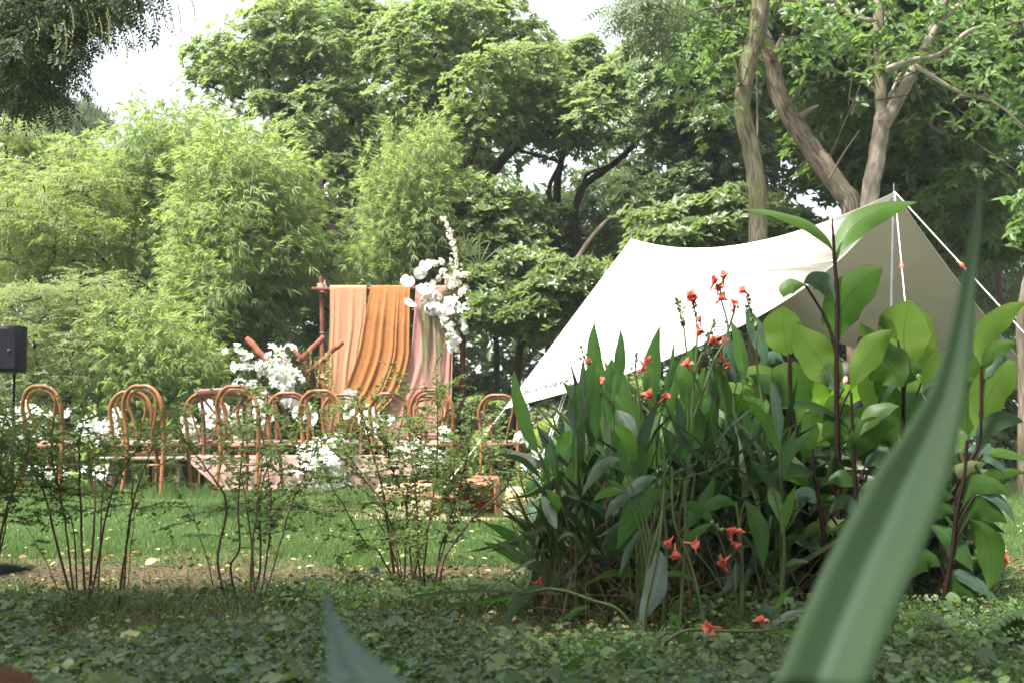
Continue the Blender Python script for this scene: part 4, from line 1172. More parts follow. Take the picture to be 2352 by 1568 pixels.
g2 = P(1010, 1085, 12.4); g2[2] = 0
rope([TC, np.array([g2[0], 12.4, 0.0])], tens=.22, r=.004)
for dx in (0, .022):
    rope([P(1297, 897, 12.8) + np.array([dx, 0, 0]), np.array([P(1217, 1080, 12.6)[0] + dx, 12.6, 0.0])], r=.0045)
rope([TE, np.array([TE[0] + .8, 12.2, 0])], r=.006, tens=.3)
g = Geo(); tube(g, [P(2230, 787, 12.7), P(2165, 800, 12.6)], [.006], 5); g.build('strap', M['black_plastic'], tarp)
# printed word along the near panel's lower edge, laid 6 mm above the cloth
def panel_point(u, v):
    w = 1 - u - v; A, B, Cc = TA, TB, TC
    nrml = nrm(np.cross(B - A, Cc - A)); nrml = nrml if nrml[2] > 0 else -nrml
    p = A * w + B * u + Cc * v
    p = p + sagAB * 4 * w * u * (1 - v) ** 1.3 + sagAC * 4 * w * v * (1 - u) ** 1.2 + sagBC * 4 * u * v * (1 - w) ** 1.5 + nrml * (+.035 * 27 * u * v * w + .011)
    return p
GL = {'B': [[(0, 0), (0, 1), (.7, 1), (.8, .78), (.65, .55), (0, .55)], [(.65, .55), (.85, .3), (.75, 0), (0, 0)]], 'L': [[(0, 1), (0, 0), (.8, 0)]],
      'A': [[(0, 0), (.42, 1), (.85, 0)], [(.18, .35), (.66, .35)]], 'C': [[(.85, .85), (.6, 1), (.2, 1), (0, .7), (0, .3), (.2, 0), (.6, 0), (.85, .15)]],
      'K': [[(0, 0), (0, 1)], [(.8, 1), (.05, .5)], [(.3, .62), (.85, 0)]], 'D': [[(0, 0), (0, 1), (.5, 1), (.85, .7), (.85, .3), (.5, 0), (0, 0)]],
      'E': [[(.8, 1), (0, 1), (0, 0), (.8, 0)], [(0, .52), (.7, .52)]], 'R': [[(0, 0), (0, 1), (.65, 1), (.82, .78), (.65, .5), (0, .5)], [(.4, .5), (.85, 0)]]}
# px frame of the word: baseline from (1208,905) to (1302,876), letter height about 11 px, slanted
def on_panel(px, py):
    """ray through the pixel meets the near panel: solve for u, v"""
    best = None
    u, v = .12, .8
    for _ in range(25):
        def proj(u, v):
            p = panel_point(u, v); c, s = math.cos(PITCH), math.sin(PITCH)
            y, z = p[1], p[2] - CAMH
            f = y * c + z * s; up = -y * s + z * c
            return np.array([CXP + FPX * p[0] / f, CYP - FPX * up / f])
        q = proj(u, v); e = np.array([px, py]) - q
        J = np.stack([(proj(u + .001, v) - q) / .001, (proj(u, v + .001) - q) / .001], 1)
        du = np.linalg.solve(J, e); u += du[0]; v += du[1]
    return panel_point(u, v)
word = 'BLACKDEER'
for i, ch in enumerate(word):
    x0 = 1203 + i * 11.6; y0 = 903 - i * 3.05
    g = Geo()
    for st_ in GL[ch]:
        pts = []
        for (a, b) in st_:
            pts.append(on_panel(x0 + a * 8.2 + b * 3.6, y0 - a * 2.4 - b * 9.5))
        for p_, q_ in zip(pts[:-1], pts[1:]):
            d_ = nrm(q_ - p_); nn_ = nrm(np.cross(TB - TA, TC - TA)); nn_ = nn_ if nn_[2] > 0 else -nn_
            s_ = nrm(np.cross(d_, nn_)) * .0062; ex = d_ * .003
            g.add([p_ - s_ - ex, q_ - s_ + ex, q_ + s_ + ex, p_ + s_ - ex], [(0, 1, 2, 3)], .5)
    g.build('letter', M['ink'], tarp, smooth=False)
g = Geo(); gc = on_panel(1217, 876) 
tube(g, [on_panel(1273, 797) , on_panel(1273, 797) + np.array([0, -.004, .004])], [.012, .012], 8); g.build('eyelet', M['steel'], tarp)

# ------------------------------------------------------------------ timber backdrop frame with cloths
AD = 16.0
arch_base = P(900, 1000, AD); arch_base[2] = 0
arch = empty('backdrop_frame', arch_base, 'rust brown log frame lashed with rope that carries three hanging cloths', 'frame')
def log(a, b, ra, rb, part, parent, mat='rust', n=10, sides=12):
    g = Geo(); a = np.array(a); b = np.array(b); t = np.linspace(0, 1, n)[:, None]
    p = a * (1 - t) + b * t; p[1:-1] += RNG.normal(0, .0035, (n - 2, 3))
    tube(g, p, np.linspace(ra, rb, n) * (1 + RNG.normal(0, .025, n)), sides, rough=.025)
    return g.build(part, M[mat], parent)
pl_top = P(738, 634, AD); pl_bot = P(749, 1000, AD); pl_bot[2] = 0
log(pl_bot, pl_top, .040, .027, 'post', arch)
pr_top = P(1064, 650, AD); pr_bot = P(1060, 1000, AD); pr_bot[2] = 0
log(pr_bot, pr_top, .038, .030, 'post', arch)
cb_a = P(716, 664, AD - .07); cb_b = P(1100, 662, AD - .07)
log(cb_a, cb_b, .023, .021, 'crossbar', arch)
def lashing(c, r, n, parent, axis=0):
    g = Geo()
    for k in range(n):
        a = np.linspace(0, 2 * math.pi, 13)[:-1]; h = (k - n / 2) * .011
        tl = random.uniform(-.3, .3)
        p = c + np.stack([np.cos(a) * r, np.sin(a) * r * 1.2, h + np.cos(a) * r * tl], 1)
        tube(g, p, [.0055], 5, closed=True)
    return g.build('lashing', M['rope_jute'], parent)
lashing((P(738, 656, AD)), .045, 4, arch); lashing(P(741, 668, AD - .02), .05, 3, arch)
lashing(P(746, 862, AD), .046, 5, arch)
g = Geo()
a = np.linspace(0, 2 * math.pi, 13)[:-1]; tube(g, P(741, 765, AD) + np.stack([np.cos(a) * .037, np.sin(a) * .037, a * 0], 1), [.006], 5, closed=True); g.build('wire_tie', M['steel'], arch)

def cloth(name, L, R, mat, label, nf, amp, dz, seed, top_back=.25, wrinkle=.35):
    """hanging cloth between two edge polylines (px), gathered in nf folds"""
    rg = np.random.default_rng(seed)
    nv, nu = 46, nf * 18
    Lp = smooth_path(np.array([(x, y, 0) for x, y in L]), nv); Rp = smooth_path(np.array([(x, y, 0) for x, y in R]), nv)
    ph = np.cumsum(rg.uniform(.25, 1.9, nf + 1)); ph = ph / ph[-1]
    am = rg.uniform(.35, 1.25, nf + 2)
    V = []; UV = []
    u = np.linspace(0, 1, nu)
    k = np.interp(u, np.concatenate([[0], ph]), np.arange(nf + 2))
    base = np.cos(k * 2 * math.pi) * np.interp(k, np.arange(nf + 2), am)
    sharp = 1.5 * np.abs(np.cos(k * math.pi)) ** 7 * np.interp(k, np.arange(nf + 2), am) * -1 + .5 + .25 * np.sin(u * 9 + seed)
    bar_z = P(900, 662, AD - .07)[2]
    # back hanging part, over the bar, then the front
    rows = []
    for t in np.linspace(0, 1, 6):
        rows.append(('back', t))
    for t in np.linspace(0, math.pi, 6)[1:-1]:
        rows.append(('over', t))
    for i in range(nv): rows.append(('front', i))
    for kind, t in rows:
        if kind == 'front':
            f = t / (nv - 1)
            x = Lp[t, 0] * (1 - u) + Rp[t, 0] * u; y = Lp[t, 1] * (1 - u) + Rp[t, 1] * u
            dep = AD - .07 - .028 - dz * min(1, f * 6) - .10 * f * dz / .03
            fade = .25 + .75 * min(1, f * 5)
            wv = np.sin(u * 37 + f * 9 + seed) * .12 * f * wrinkle
            W = np.array([P(a, b, dep) for a, b in zip(x, y)])
            W[:, 1] += amp * fade * (sharp + wv) * (1 + .5 * f)
            W[:, 0] += amp * .5 * fade * np.sin(k * 2 * math.pi) + .006 * f * np.sin(f * 11 + u * 6)
            W[:, 2] = np.maximum(W[:, 2], .012 + .01 * rg.random(nu))
        else:
            x = Lp[0, 0] * (1 - u) + Rp[0, 0] * u
            W = np.array([P(a, 662, AD - .07) for a in x])
            if kind == 'over':
                W[:, 1] = AD - .07 + .028 * math.cos(t); W[:, 2] = bar_z + .027 * math.sin(t) + .003
            else:
                W[:, 1] = AD - .07 + .028 + amp * .5 * sharp * (1 - t); W[:, 2] = bar_z - top_back * (1 - t)
        V.append(W); UV.append(np.stack([u, np.full(nu, len(V) / 60)], 1))
    V = np.array(V); nr = len(V)
    i, j = np.meshgrid(np.arange(nr - 1), np.arange(nu - 1), indexing='ij'); a = (i * nu + j).ravel()
    g = Geo(); g.add(V.reshape(-1, 3), np.stack([a, a + 1, a + nu + 1, a + nu], 1), .5, np.array(UV).reshape(-1, 2))
    o = g.build(name, M[mat])
    sol = o.modifiers.new('thickness', 'SOLIDIFY'); sol.thickness = .002
    return tag(o, label, 'cloth', 'cloths hanging on the log frame')
cloth('hanging_cloth', [(758, 659), (757, 760), (752, 880), (748, 985)], [(842, 660), (838, 740), (822, 840), (812, 985)], 'peach', 'pale peach cloth hanging straight beside the left post', 4, .006, .0, 3)
cloth('hanging_cloth', [(852, 659), (838, 730), (824, 810), (795, 890), (782, 930), (790, 985)], [(942, 659), (940, 760), (937, 830), (912, 900), (868, 950), (850, 985)], 'orange', 'burnt orange cloth in the middle swept towards the left at its foot', 5, .011, .05, 4)
cloth('hanging_cloth', [(955, 659), (950, 740), (941, 820), (915, 885), (884, 940), (880, 1010)], [(1050, 659), (1043, 740), (1040, 830), (1036, 920), (1030, 1010)], 'pink', 'dusty pink cloth at right with its left edge pulled outwards', 4, .013, .03, 5)

# pale string fringe in front of the pink cloth
g = Geo(); n = 110
x0 = np.concatenate([RNG.uniform(968, 988, 60), RNG.uniform(992, 1010, 50)]); 
A_ = np.array([P(x, RNG.uniform(668, 700) if x < 990 else RNG.uniform(700, 760), AD - .2) for x in x0])
B_ = np.array([P(x * .55 + 985 * .45 - (4 if x < 990 else -14) + RNG.normal(0, 3), RNG.uniform(800, 905), AD - .2 + RNG.uniform(-.02, .02)) for x in x0])
mid = (A_ + B_) / 2 + RNG.normal(0, .012, (n, 3))
twigs(g, A_, mid, .0022, .0018, 3); twigs(g, mid, B_, .0018, .001, 3)
M['fringe'] = leaf_mat('fringe', [(.26, .25, .12), (.40, .40, .22), (.55, .55, .36)], trans=.2, rough=.7)
tag(g.build('string_fringe', M['fringe'], smooth=False), 'pale green grass fringe hanging down over the pink cloth', 'fringe', kind='stuff')

# ------------------------------------------------------------------ flowers
def petal_mesh(L, W, profile, cup, nl=5):
    """one petal along +y, curving in z by profile(t)->angle; 3 across"""
    t = np.linspace(0, 1, nl); p = np.zeros((nl, 2)); 
    for i in range(1, nl):
        a = profile((t[i] + t[i - 1]) / 2); p[i] = p[i - 1] + np.array([math.cos(a), math.sin(a)]) * L / (nl - 1)
    w = W * np.array([.25, .8, 1, .8, .08]) if nl == 5 else W * np.sin(np.linspace(.25, 2.95, nl))
    V = []
    for i in range(nl):
        for s in (-1, 0, 1):
            V.append((s * w[i] / 2, p[i, 0], p[i, 1] + abs(s) * cup * w[i]))
    i = (np.arange(nl - 1)[:, None] * 3 + np.array([[0, 1]])).ravel()
    return np.array(V), np.stack([i, i + 1, i + 4, i + 3], 1)
def whorl(g, pm, n, tilt, z0=0, phase=0, scale=1.0, jit=.1):
    for k in range(n):
        a = 2 * math.pi * k / n + phase + random.uniform(-jit, jit)
        d = np.array([[math.cos(a), math.sin(a), math.tan(tilt)]]); up = np.array([[-math.cos(a) * math.sin(tilt), -math.sin(a) * math.sin(tilt), math.cos(tilt)]])
        scatter(g, pm, np.array([[0, 0, z0]]), d, up, scale * random.uniform(.9, 1.08))
FM = {}
def flower_meshes():
    # each flower faces +z, unit size about 1 = petal length
    g = Geo(); pm = petal_mesh(1, .42, lambda t: .9 - 1.9 * t, .15)
    whorl(g, pm, 3, .25); whorl(g, petal_mesh(1, .30, lambda t: .9 - 1.9 * t, .12), 3, .25, 0, math.pi / 3)
    FM['lily'] = g.mesh('lily', M['white_petal'])
    g = Geo(); 
    for k in range(6):
        a = k * math.pi / 3; tube(g, [(0, 0, 0), (math.cos(a) * .12, math.sin(a) * .12, .45), (math.cos(a) * .2, math.sin(a) * .2, .6)], [.02, .015, .035], 4)
    FM['lily_heart'] = g.mesh('lily_heart', M['flower_green'])
    g = Geo()
    for L in range(5):
        pm = petal_mesh(1 - L * .13, .75 - L * .08, lambda t, L=L: .2 + L * .28 + 1.0 * t - (1.4 * t if L < 2 else -.5 * t), .25)
        whorl(g, pm, 6 - L // 2, .1 + L * .22, L * .03, L * .5)
    FM['rose'] = g.mesh('rose', M['cream_petal'])
    FM['peony'] = g.mesh('peony', M['white_petal'])
    g = Geo(); n = 70
    dd = rdir(n); dd[:, 2] = dd[:, 2] * .9 + .1
    for q in nrm(dd):
        t1 = nrm(np.cross(q, [.3, .2, .9])); t2 = np.cross(q, t1)
        for k in range(4):
            a = k * math.pi / 2 + random.random()
            scatter(g, (np.array([(0, 0, 0), (-.5, .5, .15), (0, 1, .05), (.5, .5, .15)]), np.array([(0, 3, 2, 1)])), np.array([q * .82]), [t1 * math.cos(a) + t2 * math.sin(a) + q * .25], [q], .24)
    FM['hydrangea'] = g.mesh('hydrangea', M['white_petal'], False)
    g = Geo(); whorl(g, petal_mesh(1, 1.05, lambda t: .25 - .4 * t, -.05), 2, .15, 0, 0); whorl(g, petal_mesh(1, .6, lambda t: .2 - .5 * t, .02), 3, .1, -.03, math.pi / 2 + .5)
    whorl(g, petal_mesh(.45, .3, lambda t: 1.0, .2), 3, .6, .02, .3)
    FM['orchid'] = g.mesh('orchid', M['white_petal'])
    a = np.linspace(0, 2 * math.pi, 22, endpoint=False)
    rr = .62 + .38 * np.abs(np.cos(a / 2 + math.pi / 4 * 0)) - .30 * np.exp(-((a - math.pi) / .35) ** 2)
    rim = np.stack([np.sin(a) * rr * .95, np.cos(a) * rr, .14 * np.cos(2 * a) + .05], 1)
    V = np.vstack([[(0, -.25, 0)], rim * np.array([.5, .5, .35]), rim])
    F3 = [(0, 1 + i, 1 + (i + 1) % 22) for i in range(22)]; F4 = [(1 + i, 23 + i, 23 + (i + 1) % 22, 1 + (i + 1) % 22) for i in range(22)]
    g = Geo(); n0 = g.n; g.add(V, F3, .5); g.f.append(np.array(F4, dtype=np.int32) + n0)
    tube(g, [(0, -.25, .02), (0, -.05, .25), (0, .2, .38)], [.07, .07, .04], 6)
    FM['anthurium'] = g.mesh('anthurium', M['white_petal'])
    g = Geo(); whorl(g, petal_mesh(1, .75, lambda t: 1.15 - 1.3 * t, .12), 3, .3); whorl(g, petal_mesh(.95, .6, lambda t: 1.15 - 1.2 * t, .12), 3, .3, 0, math.pi / 3)
    FM['gladiolus'] = g.mesh('gladiolus', M['white_petal'])
    g = Geo(); tube(g, [(0, 0, 0), (0, 0, .4), (0, 0, .8), (0, 0, 1)], [.05, .15, .14, .03], 6)
    FM['lily_bud'] = g.mesh('lily_bud', M['flower_green'])
flower_meshes()
SIZE = dict(lily=.078, rose=.05, peony=.062, hydrangea=.085, orchid=.045, anthurium=.085, gladiolus=.05, lily_bud=.09)
def bloom(kind, pos, size, parent, face=None, spread=.7):
    o = bpy.data.objects.new(kind, FM[kind]); COL.objects.link(o); o.parent = parent
    o.location = Vector(pos) - parent.location
    f = Vector(face) if face is not None else Vector((random.gauss(0, spread), -1 + random.gauss(0, .3), random.gauss(.25, spread * .7)))
    q = f.normalized().to_track_quat('Z', 'Y'); e_ = q.to_euler(); 
    m_ = q.to_matrix() @ Matrix.Rotation(random.uniform(0, 6.28) if kind != 'anthurium' else random.uniform(2.6, 3.6), 3, 'Z')
    o.rotation_euler = m_.to_euler(); s = size * random.uniform(.88, 1.12); o.scale = (s, s, s)
    if kind == 'lily':
        h = bpy.data.objects.new('stamens', FM['lily_heart']); COL.objects.link(h); h.parent = o
    return o

def arrangement(label, base_px, d, blooms, green=(), mat='leaf_mid', gsize=.05, gn=60, gr=.12, seed=1, stems=True):
    """blooms: (kind, px, py, depth offset[, size factor]); green: pad centres in px"""
    b = P(base_px[0], base_px[1], d); b[2] = 0
    e = empty('flower_arrangement', b, label, 'flowers')
    rg = np.random.default_rng(seed)
    if len(green):
        C = np.array([P(x, y, d + dz) for x, y, dz in green]); C[:, 2] = np.maximum(C[:, 2], .06)
        g = Geo(); foliage(g, C, gr, gn, PIN, gsize, 'pinnate', rg, .9); g.build('foliage', M[mat], e, smooth=False)
    sg = Geo(); A = []; B = []
    for it in blooms:
        kind, x, y, dz = it[:4]; sf = it[4] if len(it) > 4 else 1
        p = P(x, y, d + dz); p[2] = max(p[2], .05)
        bloom(kind, p, SIZE[kind] * sf * d / 15 * 1.0, e)
        A.append(p + np.array([0, .02, -.02])); q = b * .6 + p * .4; q[2] = max(0.02, p[2] - .22); q[1] = d + .03; B.append(q)
    if stems:
        twigs(sg, A, B, .0028, .0035, 4); sg.build('stems', M['stem_green'], e, smooth=False)['kind'] = 'stuff'
    return e
def spray(kind, pts, n, dz=0.0, jit=5, sf=1.0, rg=random.Random(4)):
    out = []
    pts = [np.array(p, float) for p in pts]
    for i in range(n):
        t = (i + .5) / n * (len(pts) - 1); k = min(int(t), len(pts) - 2); p = pts[k] * (1 - t + k) + pts[k + 1] * (t - k)
        out.append((kind, p[0] + rg.gauss(0, jit), p[1] + rg.gauss(0, jit), dz + rg.uniform(-.06, .06), sf))
    return out
def blob(kind, cx, cy, rx, ry, n, dz=0.0, sf=1.0, rg=random.Random(9)):
    out = []
    for i in range(n):
        a = rg.uniform(0, 6.28); r = math.sqrt(rg.random()); out.append((kind, cx + math.cos(a) * r * rx, cy + math.sin(a) * r * ry, dz + rg.uniform(-.1, .03), sf))
    return out

# garland on the top right of the frame
gar = arrangement('cascading white garland of roses, orchids and lilies on the upper right of the frame', (1060, 1000), AD - .22,
    [('rose', 997, 606, 0), ('rose', 1013, 602, 0), ('rose', 1018, 625, 0), ('rose', 1006, 640, 0), ('rose', 1024, 637, -.02), ('rose', 1048, 630, 0, 1.15), ('rose', 1066, 632, 0, 1.1), ('rose', 1038, 643, 0),
     ('rose', 1038, 654, -.03, 1.1), ('rose', 1062, 672, -.03, 1.15), ('rose', 1052, 650, .02), ('rose', 1029, 650, 0), ('rose', 1070, 660, .03, .9), ('rose', 995, 650, 0, .9),
     ('hydrangea', 985, 668, 0, 1.05), ('hydrangea', 1000, 682, 0, .95), ('hydrangea', 993, 708, 0, 1.15), ('hydrangea', 1012, 712, 0, .85), ('hydrangea', 978, 690, .03, .8),
     ('anthurium', 977, 607, -.03), ('anthurium', 967, 624, -.04, 1.1), ('anthurium', 937, 643, -.04), ('anthurium', 976, 661, -.04, 1.1), ('anthurium', 940, 693, -.04),
     ('lily', 1075, 690, -.05, 1.2), ('lily', 1060, 708, -.03, 1.1), ('lily', 1042, 690, -.03, 1.0), ('lily', 1084, 703, .05, .8)]
    + blob('orchid', 1030, 705, 22, 22, 12, -.03, 1.2) + spray('orchid', [(1025, 725), (1012, 735), (1035, 745)], 5, -.02, 4, 1.2) + spray('orchid', [(1060, 730), (1068, 750), (1066, 765)], 7, -.02, 4, 1.15)
    + spray('orchid', [(1032, 745), (1038, 775), (1042, 806)], 12, -.04, 4, 1.2) + spray('orchid', [(1050, 775), (1052, 800)], 4, 0, 3),
    green=[(1030, 670, .05), (1020, 690, .05), (1060, 690, .08), (1050, 720, .05), (1075, 650, .1), (1040, 620, .08), (1045, 745, .04)], gr=.10, gn=70, gsize=.05, seed=3, stems=False)
g = Geo()
for (x, y) in [(977, 607), (967, 624), (937, 643), (976, 661), (940, 693)]:
    tube(g, [P(x, y, AD - .24), P((x + 1010) / 2, y - 12, AD - .24), P(1015, 655, AD - .2)], [.003], 4, n=8)
g.build('stems', M['stem_green'], gar)['kind'] = 'stuff'
# pale flower spire and strap leaves above it
g = Geo(); sp_pts = smooth_path([P(1045, 640, AD - .2), P(1045, 590, AD - .2), P(1035, 545, AD - .2), P(1019, 504, AD - .2)], 40)
for s_ in (0, 1):
    q = sp_pts + RNG.normal(0, .03, sp_pts.shape) * np.linspace(1, .25, 40)[:, None]
    scatter(g, T_leaf2(.6, .1, .1), q, rdir(40) + np.array([0, 0, .8]), rdir(40), .055)
tube(g, sp_pts, [.006, .003], 5); g.build('foxtail_spire', M['cream_petal'], gar)
g = Geo()
q = smooth_path([P(1062, 640, AD - .1), P(1062, 600, AD - .1), P(1052, 560, AD - .1)], 60) + RNG.normal(0, .05, (60, 3))
scatter(g, PIN, q, rdir(60) + np.array([0, 0, 1.0]), rdir(60), .05); g.build('seed_plume', M['seed'], gar, smooth=False)['kind'] = 'stuff'
for k, (a0, a1, r, x, y) in enumerate([(-.9, 4.0, .42, 1100, 612), (.3, 2.6, .34, 1068, 590)]):
    palm_fan(gar, x, y, AD - .12 + .1 * k, a0, a1, r, 15, stem_to=P(1055, 660, AD - .15))

logs_base = P(680, 1000, 15.4)
lg = empty('log_pile', (logs_base[0], 15.4, 0), 'leaning rust brown logs that prop the lower left flowers', 'logs')
for (a, b, r) in [((566, 778), (648, 862), .036), ((622, 792), (668, 845), .030), ((744, 774), (684, 832), .033), ((786, 786), (700, 862), .027), ((665, 790), (760, 905), .026), ((700, 850), (775, 945), .026), ((640, 900), (672, 1000), .034), ((735, 940), (765, 1010), .026)]:
    pa, pb = P(a[0], a[1], 15.5), P(b[0], b[1], 15.3)
    log(pa, pb, r, r * 1.05, 'log', lg)
arrangement('large mound of white lilies and gladioli at the lower left of the frame', (640, 1000), 15.2,
    blob('lily', 650, 858, 30, 38, 36, 0, 1.05) + [('lily', 625, 800, -.03, 1.2), ('lily', 640, 812, -.03, 1.1), ('lily', 655, 808, -.05, 1.25), ('lily', 668, 800, 0, 1.1), ('lily', 633, 836, -.05, 1.3), ('lily', 690, 870, 0)]
    + spray('gladiolus', [(532, 800), (560, 815), (585, 830), (600, 845)], 16, 0, 7, 1.25) + spray('gladiolus', [(527, 838), (555, 848), (590, 845), (605, 855)], 15, 0, 5, 1.25) + spray('gladiolus', [(612, 815), (622, 830)], 5, 0, 4)
    + [('hydrangea', 552, 885, 0, 1.2), ('hydrangea', 583, 890, 0, 1.3), ('hydrangea', 600, 905, 0, 1.1), ('anthurium', 700, 935, -.1, 1.2), ('anthurium', 716, 958, -.1, 1.2)]
    + blob('orchid', 672, 925, 18, 22, 14, .05, 1.3) + blob('orchid', 560, 960, 18, 30, 14, .05, 1.3),
    green=[(610, 870, .12), (585, 865, .12), (600, 895, .1), (640, 900, .15), (700, 830, .2), (690, 870, .2), (560, 930, .15), (620, 940, .15), (660, 980, .1), (580, 985, .1), (540, 930, .1)], mat='leaf_dark', gr=.17, gn=130, gsize=.05, seed=4)
# dripping seed strands by the post
g = Geo()
for k in range(34):
    x = RNG.uniform(690, 765); y = RNG.uniform(800, 850); a = P(x, y, 15.35 + RNG.uniform(-.1, .1)); t = np.linspace(0, 1, 12)
    q = a + np.stack([np.sin(t * 4 + k) * .015, 0 * t, -t * RNG.uniform(.15, .45)], 1)
    scatter(g, T_diamond(.45, .1, 0), q, rdir(12) + np.array([0, 0, -.8]), rdir(12), .032)
    tube(g, q[::3], [.002], 3, cap=False)
tag(g.build('hanging_seed_strands', M['seed'], smooth=False), 'olive green seed strands dripping from the logs beside the post', 'strands', kind='stuff')

W = lambda label, base, d, bl, gr_, **k: arrangement(label, base, d, bl, green=gr_, **k)
W('white lilies behind and left of the first chair', (40, 1000), 14, blob('lily', 45, 960, 45, 28, 20, 0, 1.2) + blob('peony', 60, 1000, 30, 14, 8, 0, 1.1) + [('lily', 115, 962, 0, 1.4)] + blob('lily', 110, 1085, 50, 14, 12, 0, 1.1),
  [(30, 980, .1), (60, 990, .1), (90, 1000, .1), (10, 1010, .1), (120, 1050, .1), (60, 1060, .1)], seed=5, gr=.16, gn=90)
W('white lilies massed between the first and second chairs', (230, 1000), 13.9, blob('lily', 225, 985, 42, 26, 22, 0, 1.2) + [('lily', 212, 962, -.05, 1.5), ('lily', 196, 985, -.05, 1.3), ('lily', 266, 950, 0, 1.3), ('lily_bud', 210, 940, 0, 1.2), ('lily_bud', 217, 942, 0, 1.1), ('gladiolus', 157, 940, 0, 1.2), ('gladiolus', 156, 952, 0, 1.4)] + blob('peony', 245, 1005, 35, 12, 8, 0, 1.1) + blob('lily', 240, 1085, 60, 12, 12, 0, 1.1),
  [(200, 1000, .1), (240, 1000, .1), (270, 990, .1), (180, 1020, .1), (230, 1050, .1)], seed=6, gr=.15, gn=90)
W('white orchid sprays seen through the third chair', (470, 1000), 14.6, spray('orchid', [(425, 955), (438, 985), (450, 1005)], 12, 0, 6, 1.5) + spray('orchid', [(478, 925), (482, 960), (490, 990)], 14, 0, 6, 1.5) + blob('peony', 515, 965, 28, 28, 16, 0, 1.1) + blob('lily', 545, 985, 30, 25, 14, 0, 1.1) + blob('orchid', 600, 940, 22, 40, 26, 0, 1.5),
  [(440, 990, .1), (480, 990, .1), (520, 990, .1), (560, 1000, .1), (600, 980, .1), (420, 1010, .1)], seed=7, gr=.16, gn=90)
W('cream lilies at the foot of the orange cloth', (860, 1000), 14.9, blob('lily', 850, 968, 22, 34, 24, 0, 1.1) + [('lily', 890, 958, -.05, 1.3), ('lily', 897, 968, -.05, 1.2), ('anthurium', 806, 905, .1, 1.2), ('anthurium', 800, 940, .1, 1.2), ('anthurium', 690, 945, .1, 1.2)],
  [(835, 990, .1), (860, 1000, .1), (800, 980, .2), (815, 1000, .2), (890, 990, .1)], seed=8, gr=.15, gn=90, mat='leaf_dark')
W('white lilies beneath the far seats at the right of the table', (930, 1000), 14.8, blob('peony', 950, 1040, 40, 10, 14, 0, 1.0) + blob('lily', 900, 1035, 20, 8, 6, 0, 1), [(940, 1050, .1), (900, 1055, .1)], seed=9, gr=.12, gn=60)
W('single creamy peony and lilies rising by the fifth chair', (1010, 1010), 12.6, [('peony', 1020, 994, -.1, 1.7), ('lily', 945, 1012, -.1, 1.5), ('lily', 938, 1030, -.1, 1.4), ('lily', 960, 1022, -.1, 1.2)] + blob('peony', 1000, 1050, 28, 16, 14, 0, 1.1) + blob('lily', 985, 1065, 30, 12, 6, 0, 1),
  [(985, 1060, .1), (1010, 1070, .1), (960, 1060, .1), (1030, 1060, .1), (1000, 1090, .05)], seed=10, gr=.13, gn=80)
W('white lilies and roses spilling off the front of the cloth covered table', (740, 1100), 12.5, [('lily', 698, 1036, -.1, 1.5), ('lily', 690, 1078, -.1, 1.4)] + blob('lily', 740, 1060, 36, 18, 14, -.1, 1.15) + spray('peony', [(770, 1055), (772, 1085), (765, 1105)], 8, -.1, 6, 1.15) + spray('lily', [(708, 1120), (740, 1110), (768, 1125)], 12, -.1, 6, 1.1) + spray('rose', [(790, 1130), (778, 1118)], 4, -.1, 4, 1.2),
  [(725, 1085, .05), (755, 1095, .05), (790, 1070, .08), (810, 1050, .1), (740, 1120, .02), (700, 1100, .05), (775, 1120, .02)], seed=11, gr=.13, gn=110, mat='leaf_dark')
W('white blooms laid along the near edge of the table top', (720, 1040), 12.75, [('lily', 725, 1020, 0, 1.3), ('lily', 745, 1012, 0, 1.3), ('lily', 760, 1020, 0, 1.2), ('lily', 775, 1008, 0, 1.2)] + blob('lily', 740, 1022, 30, 8, 8, 0, 1.0), [(740, 1030, .0)], seed=12, gr=.08, gn=50)
W('tall white lilies right of the lone chair', (1230, 1040), 12.2, [('lily', 1197, 1003, -.1, 1.6), ('lily', 1203, 1010, -.08, 1.3), ('lily', 1232, 1048, -.1, 1.5), ('lily', 1222, 1056, -.1, 1.3), ('lily', 1280, 1030, 0, 1.4), ('peony', 1288, 1038, 0, 1.2), ('lily', 1290, 1058, 0, 1.3), ('lily', 1210, 1072, 0, 1.2), ('lily', 1300, 1090, 0, 1.2), ('lily_bud', 1180, 1090, 0), ('lily_bud', 1200, 1085, 0)],
  [(1220, 1085, 0), (1250, 1095, 0), (1290, 1090, 0), (1200, 1095, 0), (1310, 1065, .1)], seed=13, gr=.12, gn=70, mat='leaf_lime')
W('white blossoms low beside the woven poufs', (1250, 1110), 12.9, blob('lily', 1275, 1105, 30, 12, 10, 0, 1.1), [(1270, 1110, .05), (1240, 1110, .05)], seed=14, gr=.12, gn=60)

